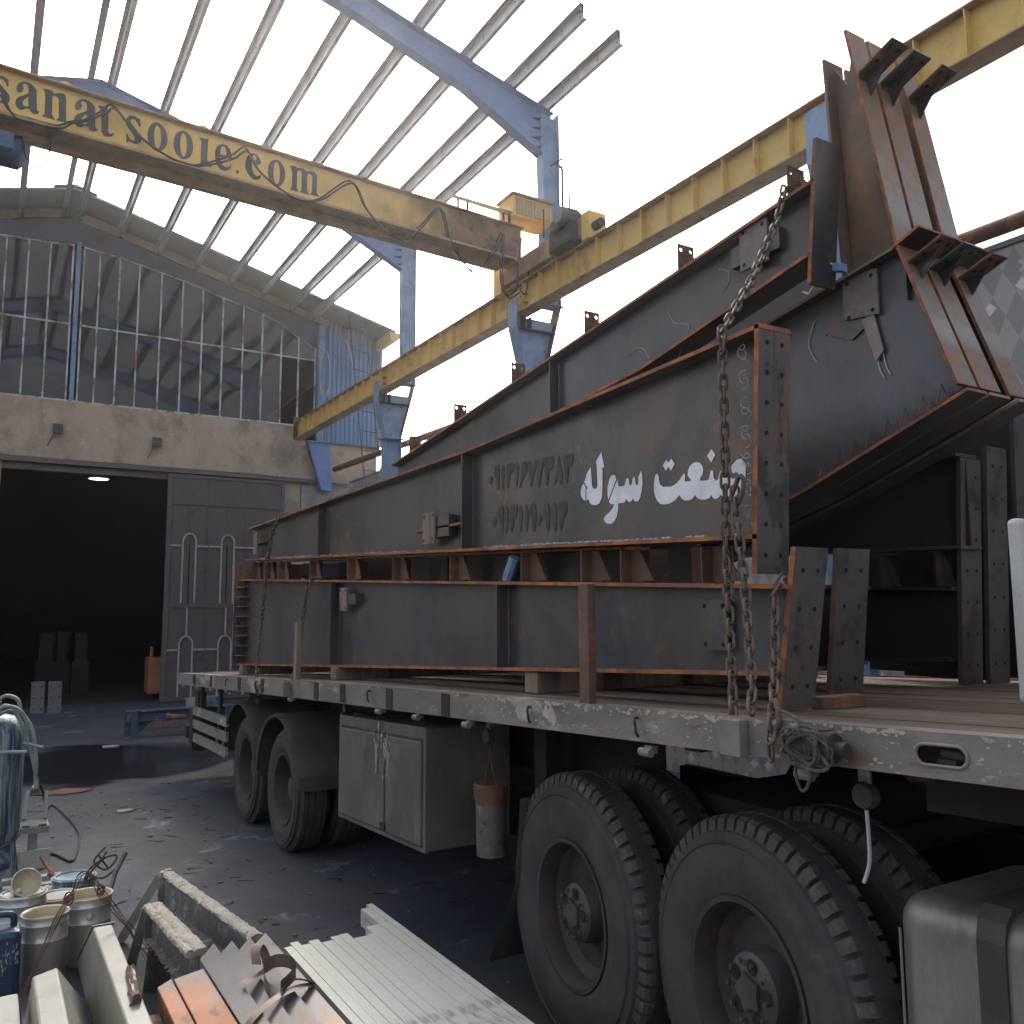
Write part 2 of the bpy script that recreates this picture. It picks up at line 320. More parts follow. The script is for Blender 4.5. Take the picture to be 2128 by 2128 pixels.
def grime_mat():
    m = mat('brown_grime_on_crane', (0.30, 0.175, 0.08), (0.2, 0.125, 0.075), 0.6, 2.5, spots=(0.1, 0.07, 0.06), spot_amt=0.3, spot_scale=4, rough=0.65)
    nt = m.node_tree
    N, L = nt.nodes, nt.links
    tc = N.new('ShaderNodeTexCoord')
    sx = N.new('ShaderNodeSeparateXYZ')
    L.new(tc.outputs['Object'], sx.inputs[0])
    no = N.new('ShaderNodeTexNoise')
    no.inputs['Scale'].default_value = 2.5
    no.inputs['Detail'].default_value = 8
    L.new(tc.outputs['Object'], no.inputs['Vector'])
    ad = N.new('ShaderNodeMath')
    ad.operation = 'MULTIPLY_ADD'
    ad.inputs[1].default_value = 1.6
    L.new(no.outputs['Fac'], ad.inputs[0])
    L.new(sx.outputs[0], ad.inputs[2])
    mr = N.new('ShaderNodeMapRange')
    mr.interpolation_type = 'SMOOTHSTEP'
    mr.inputs['From Min'].default_value = 1.9
    mr.inputs['From Max'].default_value = 4.2
    mr.inputs['To Max'].default_value = 0.97
    L.new(ad.outputs[0], mr.inputs['Value'])
    L.new(mr.outputs[0], N['Principled BSDF'].inputs['Alpha'])
    return m
MAT['grime'] = grime_mat()
MAT['puddle'] = mat('wet_dark_film', (0.02, 0.022, 0.028), (0.03, 0.03, 0.033), 0.5, 1.2, rough=0.12, rough_var=0.1, bump=0.04, bump_scale=6, grain=0.05)
def soft_edge(m, cx, cy, rx, ry):
    nt = m.node_tree
    N, L = nt.nodes, nt.links
    b = N['Principled BSDF']
    tc = N.new('ShaderNodeTexCoord')
    mp = N.new('ShaderNodeMapping')
    mp.inputs['Location'].default_value = (-cx / rx, -cy / ry, 0)
    mp.inputs['Scale'].default_value = (1 / rx, 1 / ry, 0)
    L.new(tc.outputs['Object'], mp.inputs[0])
    ln = N.new('ShaderNodeVectorMath')
    ln.operation = 'LENGTH'
    L.new(mp.outputs[0], ln.inputs[0])
    no = N.new('ShaderNodeTexNoise')
    no.inputs['Scale'].default_value = 1.1
    no.inputs['Detail'].default_value = 7
    L.new(tc.outputs['Object'], no.inputs['Vector'])
    ad = N.new('ShaderNodeMath')
    ad.operation = 'MULTIPLY_ADD'
    ad.inputs[1].default_value = 0.9
    L.new(no.outputs['Fac'], ad.inputs[0])
    L.new(ln.outputs['Value'], ad.inputs[2])
    mr = N.new('ShaderNodeMapRange')
    mr.interpolation_type = 'SMOOTHSTEP'
    mr.inputs['From Min'].default_value = 1.05
    mr.inputs['From Max'].default_value = 1.32
    mr.inputs['To Min'].default_value = 0.93
    mr.inputs['To Max'].default_value = 0.0
    L.new(ad.outputs[0], mr.inputs['Value'])
    L.new(mr.outputs[0], b.inputs['Alpha'])
soft_edge(MAT['puddle'], 1.35, 13.0, 2.2, 2.15)

def tile_mat():
    m = bpy.data.materials.new('lozenge_patterned_wall')
    m.use_nodes = True
    nt = m.node_tree
    N, L = nt.nodes, nt.links
    b = N['Principled BSDF']
    b.inputs['Roughness'].default_value = 0.6
    tc = N.new('ShaderNodeTexCoord')
    mp = N.new('ShaderNodeMapping')
    mp.inputs['Rotation'].default_value = (R(45), 0, 0)
    mp.inputs['Scale'].default_value = (0.0, 1, 1)
    L.new(tc.outputs['Object'], mp.inputs[0])
    v = N.new('ShaderNodeTexVoronoi')
    v.distance = 'CHEBYCHEV'
    v.inputs['Scale'].default_value = 7.0
    v.inputs['Randomness'].default_value = 0.75
    L.new(mp.outputs[0], v.inputs['Vector'])
    r = N.new('ShaderNodeMapRange')
    r.inputs['From Min'].default_value = 0.27
    r.inputs['From Max'].default_value = 0.32
    L.new(v.outputs['Distance'], r.inputs['Value'])
    sep = N.new('ShaderNodeSeparateColor')
    L.new(v.outputs['Color'], sep.inputs[0])
    g = N.new('ShaderNodeMath')
    g.operation = 'GREATER_THAN'
    g.inputs[1].default_value = 0.3
    L.new(sep.outputs[0], g.inputs[0])
    a = N.new('ShaderNodeMath')
    a.operation = 'SUBTRACT'
    a.use_clamp = True
    L.new(g.outputs[0], a.inputs[0])
    L.new(r.outputs[0], a.inputs[1])
    x = N.new('ShaderNodeMix')
    x.data_type = 'RGBA'
    x.inputs[6].default_value = (0.34, 0.325, 0.315, 1)
    x.inputs[7].default_value = (0.62, 0.63, 0.65, 1)
    ck = N.new('ShaderNodeTexChecker')
    ck.inputs['Scale'].default_value = 5.0
    ck.inputs[1].default_value = (0.40, 0.375, 0.355, 1)
    ck.inputs[2].default_value = (0.28, 0.275, 0.275, 1)
    mp2 = N.new('ShaderNodeMapping')
    mp2.inputs['Rotation'].default_value = (R(45), 0, 0)
    mp2.inputs['Location'].default_value = (0.05, 0.0, 0.0)
    mp2.inputs['Scale'].default_value = (0.0, 1.4, 0.7)
    L.new(tc.outputs['Object'], mp2.inputs[0])
    L.new(mp2.outputs[0], ck.inputs[0])
    L.new(ck.outputs[0], x.inputs[6])
    L.new(a.outputs[0], x.inputs[0])
    L.new(x.outputs[2], b.inputs['Base Color'])
    return m
MAT['tile'] = tile_mat()

# ---------------------------------------------------------------- mesh helpers
ORIGIN = {}
class MB:
    def __init__(s):
        s.v, s.f, s.m = [], [], []
    def add(s, vs, fs, mi=0):
        n = len(s.v)
        s.v += [tuple(p) for p in vs]
        s.f += [tuple(i + n for i in f) for f in fs]
        s.m += ([mi] * len(fs)) if isinstance(mi, int) else list(mi)
        return s
    def box(s, x0, x1, y0, y1, z0, z1, mi=0):
        return s.hexa([(x0, y0, z0), (x1, y0, z0), (x1, y1, z0), (x0, y1, z0)], [(x0, y0, z1), (x1, y0, z1), (x1, y1, z1), (x0, y1, z1)], mi)
    def hexa(s, lo, hi, mi=0):
        return s.add(list(lo) + list(hi), [(3, 2, 1, 0), (4, 5, 6, 7), (0, 1, 5, 4), (1, 2, 6, 5), (2, 3, 7, 6), (3, 0, 4, 7)], mi)
    def prism(s, poly, off, mi=0, side=None):            # poly: 3-D ring, off: extrusion vector
        n = len(poly)
        off = Vector(off)
        a = [Vector(p) for p in poly]
        b = [p + off for p in a]
        fs = [tuple(range(n - 1, -1, -1)), tuple(range(n, 2 * n))] + [(i, (i + 1) % n, n + (i + 1) % n, n + i) for i in range(n)]
        return s.add(a + b, fs, [mi, mi] + [mi if side is None else side] * n)
    def holed(s, rings, off, mi=0):                      # rings of 3-D points: outer and holes
        off = Vector(off)
        rings = [[Vector(p) for p in r] for r in rings]
        tris = geometry.tessellate_polygon(rings)
        flat = [p for r in rings for p in r]
        n = len(flat)
        fs = [tuple(t) for t in tris] + [tuple(i + n for i in reversed(t)) for t in tris]
        k = 0
        for r in rings:
            q = len(r)
            fs += [(k + i, k + (i + 1) % q, n + k + (i + 1) % q, n + k + i) for i in range(q)]
            k += q
        return s.add(flat + [p + off for p in flat], fs, mi)
    def flat(s, rings, mi=0):
        rings = [[Vector(p) for p in r] for r in rings]
        tris = geometry.tessellate_polygon(rings)
        return s.add([p for r in rings for p in r], [tuple(t) for t in tris], mi)
    def tube(s, pts, r, n=8, mi=0, closed=False, cap=True):
        pts = [Vector(p) for p in pts]
        k = len(pts)
        rs = r if isinstance(r, (list, tuple)) else [r] * k
        prev = None
        vs = []
        for i, p in enumerate(pts):
            if closed:
                t = pts[(i + 1) % k] - pts[i - 1]
            else:
                t = pts[min(i + 1, k - 1)] - pts[max(i - 1, 0)]
            t.normalize()
            if prev is None:
                u = t.cross(Vector((0, 0, 1)))
                if u.length < 1e-3:
                    u = t.cross(Vector((1, 0, 0)))
            else:
                u = prev - t * prev.dot(t)
            u.normalize()
            prev = u
            w = t.cross(u)
            for j in range(n):
                a = 2 * math.pi * j / n
                vs.append(p + (u * math.cos(a) + w * math.sin(a)) * rs[i])
        fs = []
        for i in range(k if closed else k - 1):
            i2 = (i + 1) % k
            for j in range(n):
                j2 = (j + 1) % n
                fs.append((i * n + j, i * n + j2, i2 * n + j2, i2 * n + j))
        if cap and not closed:
            fs += [tuple(range(n - 1, -1, -1)), tuple(range((k - 1) * n, k * n))]
        return s.add(vs, fs, mi)
    def lathe(s, prof, c, axis='Z', n=32, mi=0, closed=False, sy=1.0):   # prof: (r, h)
        vs = []
        for r, h in prof:
            for j in range(n):
                a = 2 * math.pi * j / n
                x, y = r * math.cos(a), r * math.sin(a)
                if axis == 'Z':
                    vs.append((c[0] + x, c[1] + y, c[2] + h))
                elif axis == 'X':
                    vs.append((c[0] + h, c[1] + x * sy, c[2] + y))
                else:
                    vs.append((c[0] + x, c[1] + h, c[2] + y))
        fs = []
        k = len(prof)
        for i in range(k if closed else k - 1):
            i2 = (i + 1) % k
            for j in range(n):
                j2 = (j + 1) % n
                fs.append((i * n + j, i * n + j2, i2 * n + j2, i2 * n + j))
        return s.add(vs, fs, mi)
    def disc(s, c, r, axis='Z', n=24, mi=0, sy=1.0):
        vs = []
        for j in range(n):
            a = 2 * math.pi * j / n
            x, y = r * math.cos(a), r * math.sin(a)
            vs.append({'Z': (c[0] + x, c[1] + y, c[2]), 'X': (c[0], c[1] + x * sy, c[2] + y), 'Y': (c[0] + x, c[1], c[2] + y)}[axis])
        return s.add(vs, [tuple(range(n))], mi)
    def cyl(s, c, r, h, axis='Z', n=20, mi=0):
        return s.lathe([(0.0005, 0), (r, 0), (r, h), (0.0005, h)], c, axis, n, mi)
    def build(s, name, mats, parent=None, smooth=False, bevel=0.0, normals=True):
        me = bpy.data.meshes.new(name)
        o0 = ORIGIN.get(parent.name, Vector()) if parent else Vector()
        me.from_pydata([Vector(p) - o0 for p in s.v], [], s.f)
        for k in (mats if isinstance(mats, (list, tuple)) else [mats]):
            me.materials.append(MAT[k])
        me.polygons.foreach_set('material_index', s.m)
        if normals:
            import bmesh
            bm = bmesh.new()
            bm.from_mesh(me)
            bmesh.ops.recalc_face_normals(bm, faces=bm.faces)
            bm.to_mesh(me)
            bm.free()
        if smooth:
            me.polygons.foreach_set('use_smooth', [True] * len(me.polygons))
            me.set_sharp_from_angle(angle=R(38))
        me.update()
        o = bpy.data.objects.new(name, me)
        COL.objects.link(o)
        if parent:
            o.parent = parent
            ORIGIN[o.name] = o0
        if bevel:
            b = o.modifiers.new('bevel', 'BEVEL')
            b.width = bevel
            b.segments = 2
            b.limit_method = 'ANGLE'
        return o

def tag(o, label=None, cat=None, group=None, kind=None):
    if label: o['label'] = label
    if cat: o['category'] = cat
    if group: o['group'] = group
    if kind: o['kind'] = kind
    return o
def thing(name, loc, label, cat, group=None):
    o = bpy.data.objects.new(name, None)
    o.empty_display_size = 0.1
    o.location = loc
    COL.objects.link(o)
    ORIGIN[o.name] = Vector(loc)
    return tag(o, label, cat, group)
def dup(o, parent=None, off=None):
    c = o.copy()
    COL.objects.link(c)
    if parent:
        c.parent = parent
    if off is not None:
        c.location = Vector(o.location) + Vector(off)
    if o.name in ORIGIN:
        ORIGIN[c.name] = ORIGIN[o.name] + (Vector(off) if off is not None else Vector())
    for ch in list(o.children):
        dup(ch, c)
    return c
def yz(x, pts):
    return [(x, y, z) for y, z in pts]
def ngon(c, r, n, f):
    return [f(c[0] + r * math.cos(2 * math.pi * i / n), c[1] + r * math.sin(2 * math.pi * i / n)) for i in range(n)]
def smooth_path(pts, k=6):
    pts = [Vector(p) for p in pts]
    out = []
    for i in range(len(pts) - 1):
        p0, p1, p2, p3 = pts[max(i - 1, 0)], pts[i], pts[i + 1], pts[min(i + 2, len(pts) - 1)]
        for j in range(k):
            t = j / k
            out.append(0.5 * ((2 * p1) + (p2 - p0) * t + (2 * p0 - 5 * p1 + 4 * p2 - p3) * t * t + (3 * p1 - p0 - 3 * p2 + p3) * t ** 3))
    out.append(pts[-1])
    return out
def strip_yz(mb, line, x0, x1, t, mi=0, edge=1):         # a flange: polyline in YZ, width in X, thickness t downwards from the line
    ln = [Vector((0, y, z)) for y, z in line]
    nr = []
    for i in range(len(ln)):
        d = (ln[min(i + 1, len(ln) - 1)] - ln[max(i - 1, 0)]).normalized()
        nr.append(Vector((0, -d.z, d.y)) * t)
    n = len(ln)
    vs = []
    for i in range(n):
        p, q = ln[i], ln[i] + nr[i]
        vs += [(x0, p.y, p.z), (x1, p.y, p.z), (x1, q.y, q.z), (x0, q.y, q.z)]
    fs, ms = [], []
    for i in range(n - 1):
        a, b = 4 * i, 4 * i + 4
        for j in range(4):
            fs.append((a + j, a + (j + 1) % 4, b + (j + 1) % 4, b + j))
            ms.append(edge if j in (1, 3) else mi)
    fs += [(0, 1, 2, 3), (4 * n - 4, 4 * n - 1, 4 * n - 2, 4 * n - 3)]
    ms += [edge, edge]
    return mb.add(vs, fs, ms)
LATIN=[('s',[[(-0.031,7.272),(-0.01,7.299),(0.025,7.307),(0.056,7.295),(0.07,7.286),(0.077,7.298),(0.085,7.21),(0.073,7.207),(0.055,7.247),(0.031,7.271),(0.004,7.266),(-0.003,7.244),(0.011,7.211),(0.06,7.162),(0.093,7.126),(0.102,7.092),(0.097,7.051),(0.075,7.022),(0.044,7.018),(0.013,7.021),(-0.008,7.023),(-0.017,7.009),(-0.026,7.012),(-0.033,7.1),(-0.022,7.099),(-0.004,7.063),(0.024,7.044),(0.046,7.052),(0.041,7.084),(0.015,7.127),(-0.026,7.169),(-0.039,7.202),(-0.041,7.239)]]),('a',[[(0.149,7.222),(0.162,7.27),(0.193,7.303),(0.232,7.32),(0.272,7.316),(0.305,7.294),(0.329,7.264),(0.341,7.064),(0.349,7.039),(0.364,7.052),(0.359,7.026),(0.34,7.01),(0.312,7.003),(0.287,7.021),(0.278,7.041),(0.246,7.04),(0.216,7.01),(0.185,7.008),(0.159,7.029),(0.149,7.063),(0.155,7.104),(0.182,7.142),(0.224,7.172),(0.258,7.204),(0.258,7.247),(0.249,7.288),(0.225,7.295),(0.206,7.281),(0.207,7.262),(0.216,7.242),(0.202,7.198),(0.178,7.183),(0.159,7.187)],[(0.259,7.17),(0.241,7.149),(0.22,7.117),(0.212,7.086),(0.22,7.059),(0.238,7.054),(0.267,7.067)]]),('n',[[(0.384,7.304),(0.434,7.312),(0.475,7.303),(0.485,7.282),(0.525,7.306),(0.567,7.316),(0.591,7.3),(0.6,7.254),(0.61,7.025),(0.624,7.017),(0.521,7.005),(0.543,7.041),(0.534,7.23),(0.523,7.256),(0.494,7.265),(0.473,7.243),(0.48,7.044),(0.511,7.006),(0.388,7.005),(0.411,7.035),(0.41,7.225),(0.403,7.276)]]),('a',[[(0.682,7.224),(0.696,7.274),(0.728,7.307),(0.77,7.325),(0.813,7.321),(0.849,7.298),(0.874,7.267),(0.887,7.06),(0.895,7.034),(0.911,7.048),(0.906,7.021),(0.884,7.004),(0.854,6.997),(0.827,7.015),(0.818,7.037),(0.784,7.035),(0.751,7.004),(0.717,7.003),(0.691,7.023),(0.681,7.06),(0.687,7.101),(0.715,7.141),(0.76,7.172),(0.797,7.205),(0.798,7.25),(0.789,7.292),(0.763,7.3),(0.742,7.285),(0.743,7.266),(0.753,7.244),(0.738,7.199),(0.713,7.183),(0.692,7.187)],[(0.799,7.17),(0.778,7.148),(0.756,7.115),(0.748,7.082),(0.756,7.055),(0.775,7.05),(0.806,7.063)]]),('t',[[(0.902,7.299),(0.969,7.315),(0.999,7.316),(0.992,7.283),(1.031,7.297),(1.03,7.281),(1.004,7.247),(1.011,7.047),(1.026,7.026),(1.047,7.033),(1.064,7.054),(1.071,7.036),(1.044,7.002),(1.005,6.986),(0.966,6.991),(0.947,7.025),(0.936,7.233),(0.923,7.269)]]),('s',[[(1.193,7.272),(1.218,7.301),(1.26,7.31),(1.297,7.297),(1.313,7.287),(1.321,7.3),(1.329,7.205),(1.314,7.202),(1.294,7.245),(1.266,7.271),(1.234,7.265),(1.225,7.242),(1.241,7.206),(1.298,7.153),(1.336,7.114),(1.347,7.077),(1.34,7.033),(1.314,7.002),(1.277,6.997),(1.24,7.001),(1.215,7.003),(1.205,6.987),(1.194,6.991),(1.187,7.085),(1.201,7.085),(1.22,7.045),(1.254,7.025),(1.28,7.034),(1.274,7.068),(1.245,7.115),(1.197,7.16),(1.182,7.196),(1.181,7.237)]]),('o',[[(1.611,7.161),(1.608,7.11),(1.595,7.062),(1.572,7.023),(1.544,6.997),(1.512,6.986),(1.48,6.991),(1.45,7.011),(1.426,7.045),(1.409,7.089),(1.402,7.139),(1.405,7.19),(1.418,7.237),(1.439,7.276),(1.467,7.303),(1.499,7.315),(1.532,7.311),(1.562,7.291),(1.586,7.257),(1.603,7.212)],[(1.545,7.155),(1.545,7.114),(1.541,7.076),(1.534,7.046),(1.524,7.027),(1.513,7.019),(1.501,7.024),(1.49,7.042),(1.481,7.07),(1.474,7.106),(1.47,7.147),(1.471,7.187),(1.474,7.225),(1.481,7.255),(1.491,7.275),(1.502,7.283),(1.514,7.277),(1.525,7.26),(1.535,7.232),(1.541,7.195)]]),('o',[[(1.888,7.157),(1.884,7.105),(1.871,7.057),(1.849,7.018),(1.82,6.992),(1.787,6.981),(1.755,6.986),(1.724,7.006),(1.7,7.04),(1.683,7.084),(1.676,7.135),(1.679,7.186),(1.693,7.233),(1.714,7.272),(1.743,7.299),(1.775,7.311),(1.808,7.307),(1.839,7.287),(1.864,7.253),(1.881,7.208)],[(1.819,7.15),(1.819,7.106),(1.815,7.067),(1.808,7.035),(1.798,7.014),(1.787,7.006),(1.776,7.012),(1.765,7.031),(1.756,7.061),(1.749,7.099),(1.746,7.142),(1.746,7.186),(1.75,7.225),(1.757,7.257),(1.766,7.278),(1.777,7.286),(1.789,7.281),(1.8,7.262),(1.809,7.232),(1.815,7.193)]]),('l',[[(1.944,7.301),(2.0,7.294),(2.052,7.304),(2.046,7.264),(2.045,7.049),(2.066,7.023),(2.095,7.0),(2.091,6.979),(1.972,6.978),(1.974,7.037),(1.974,7.24),(1.958,7.278)]]),('e',[[(2.186,7.128),(2.198,7.075),(2.224,7.04),(2.26,7.03),(2.291,7.045),(2.314,7.079),(2.315,7.052),(2.287,7.005),(2.247,6.98),(2.201,6.985),(2.159,7.02),(2.134,7.088),(2.129,7.172),(2.142,7.231),(2.171,7.273),(2.216,7.298),(2.262,7.294),(2.294,7.263),(2.314,7.21),(2.316,7.156)],[(2.188,7.164),(2.188,7.213),(2.202,7.261),(2.222,7.278),(2.243,7.263),(2.254,7.223),(2.256,7.172)]]),('dot',[[(2.407,7.018),(2.405,7.006),(2.398,6.996),(2.389,6.991),(2.38,6.992),(2.373,6.999),(2.37,7.011),(2.372,7.023),(2.378,7.033),(2.387,7.038),(2.397,7.037),(2.404,7.03)]]),('c',[[(2.659,7.219),(2.659,7.192),(2.632,7.172),(2.605,7.181),(2.594,7.21),(2.604,7.247),(2.592,7.276),(2.571,7.281),(2.556,7.243),(2.553,7.164),(2.56,7.1),(2.577,7.05),(2.61,7.027),(2.641,7.042),(2.658,7.064),(2.664,7.032),(2.637,6.993),(2.595,6.979),(2.547,6.992),(2.504,7.039),(2.479,7.097),(2.477,7.163),(2.493,7.228),(2.523,7.276),(2.565,7.298),(2.613,7.294),(2.646,7.26)]]),('o',[[(2.957,7.152),(2.953,7.099),(2.939,7.051),(2.916,7.012),(2.887,6.986),(2.854,6.974),(2.821,6.98),(2.791,7.0),(2.767,7.035),(2.75,7.08),(2.744,7.13),(2.748,7.182),(2.761,7.23),(2.784,7.269),(2.813,7.296),(2.845,7.308),(2.879,7.304),(2.909,7.283),(2.934,7.248),(2.951,7.203)],[(2.894,7.146),(2.893,7.102),(2.888,7.063),(2.88,7.031),(2.869,7.01),(2.857,7.002),(2.844,7.008),(2.833,7.027),(2.823,7.057),(2.816,7.095),(2.813,7.138),(2.814,7.181),(2.818,7.221),(2.826,7.253),(2.837,7.274),(2.849,7.282),(2.862,7.277),(2.874,7.258),(2.884,7.228),(2.89,7.189)]]),('m',[[(3.012,7.284),(3.074,7.298),(3.108,7.28),(3.136,7.294),(3.175,7.301),(3.221,7.275),(3.267,7.294),(3.324,7.295),(3.359,7.271),(3.358,7.046),(3.387,6.994),(3.279,6.994),(3.295,7.039),(3.293,7.233),(3.273,7.256),(3.245,7.253),(3.232,7.226),(3.232,7.043),(3.26,6.989),(3.149,6.991),(3.165,7.035),(3.162,7.228),(3.148,7.258),(3.12,7.255),(3.104,7.222),(3.103,7.028),(3.126,6.984),(3.017,6.986),(3.042,7.021),(3.043,7.203),(3.03,7.256)]])]
PERSIAN=[[(3.376,2.57),(3.36,2.546),(3.364,2.484),(3.386,2.495),(3.401,2.516),(3.401,2.54),(3.39,2.56)],[(3.232,2.702),(3.209,2.626),(3.224,2.626),(3.227,2.532),(3.232,2.486),(3.254,2.459),(3.281,2.454),(3.312,2.459),(3.331,2.472),(3.34,2.492),(3.348,2.486),(3.356,2.484),(3.355,2.539),(3.349,2.539),(3.348,2.554),(3.355,2.553),(3.372,2.577),(3.355,2.598),(3.356,2.608),(3.318,2.643),(3.314,2.618),(3.309,2.552),(3.3,2.536),(3.285,2.532),(3.271,2.535),(3.265,2.546),(3.268,2.635),(3.273,2.664)],[(3.143,2.58),(3.161,2.578),(3.175,2.562),(3.187,2.527),(3.189,2.491),(3.183,2.469),(3.122,2.557),(3.128,2.574)],[(3.115,2.554),(3.109,2.535),(3.105,2.521),(3.062,2.518),(3.055,2.537),(3.047,2.549),(3.04,2.552),(3.032,2.545),(3.029,2.524),(3.019,2.514),(3.009,2.52),(3.006,2.539),(2.999,2.549),(2.989,2.548),(2.986,2.532),(2.985,2.517),(2.975,2.509),(2.966,2.514),(2.962,2.533),(2.965,2.543),(2.944,2.571),(2.937,2.543),(2.936,2.512),(2.943,2.479),(2.955,2.45),(2.969,2.438),(2.983,2.436),(2.996,2.443),(3.004,2.456),(3.013,2.445),(3.027,2.44),(3.042,2.446),(3.05,2.459),(3.058,2.448),(3.072,2.442),(3.111,2.444),(3.112,2.414),(3.123,2.384),(3.142,2.363),(3.168,2.354),(3.197,2.358),(3.215,2.369),(3.222,2.382),(3.214,2.393),(3.181,2.408),(3.155,2.423),(3.141,2.442),(3.165,2.447),(3.179,2.457),(3.175,2.466)],[(2.838,2.544),(2.829,2.532),(2.826,2.511),(2.821,2.493),(2.802,2.481),(2.75,2.475),(2.723,2.482),(2.698,2.496),(2.677,2.515),(2.671,2.521),(2.663,2.513),(2.666,2.485),(2.626,2.483),(2.639,2.498),(2.648,2.509),(2.645,2.527),(2.635,2.544),(2.617,2.555),(2.597,2.557),(2.574,2.551),(2.561,2.537),(2.556,2.518),(2.561,2.501),(2.573,2.489),(2.578,2.478),(2.544,2.473),(2.528,2.475),(2.521,2.49),(2.516,2.507),(2.507,2.511),(2.501,2.503),(2.499,2.479),(2.488,2.465),(2.474,2.47),(2.468,2.49),(2.459,2.502),(2.452,2.492),(2.448,2.48),(2.434,2.474),(2.419,2.464),(2.406,2.464),(2.393,2.461),(2.376,2.458),(2.367,2.466),(2.367,2.48),(2.377,2.484),(2.395,2.482),(2.4,2.492),(2.403,2.51),(2.393,2.518),(2.372,2.532),(2.354,2.533),(2.34,2.526),(2.329,2.51),(2.327,2.489),(2.33,2.463),(2.339,2.438),(2.352,2.417),(2.373,2.399),(2.394,2.388),(2.425,2.384),(2.446,2.393),(2.464,2.406),(2.477,2.395),(2.494,2.392),(2.507,2.4),(2.515,2.412),(2.528,2.4),(2.548,2.397),(2.575,2.4),(2.595,2.408),(2.607,2.423),(2.623,2.409),(2.643,2.404),(2.672,2.407),(2.69,2.419),(2.701,2.434),(2.725,2.415),(2.762,2.404),(2.799,2.404),(2.824,2.41),(2.842,2.426),(2.854,2.446),(2.861,2.469),(2.86,2.502),(2.854,2.527),(2.847,2.541)],[(2.776,2.594),(2.763,2.58),(2.744,2.594),(2.725,2.568),(2.749,2.543),(2.763,2.562),(2.781,2.547),(2.799,2.574)],[(2.506,2.597),(2.486,2.569),(2.51,2.542),(2.532,2.572)]]
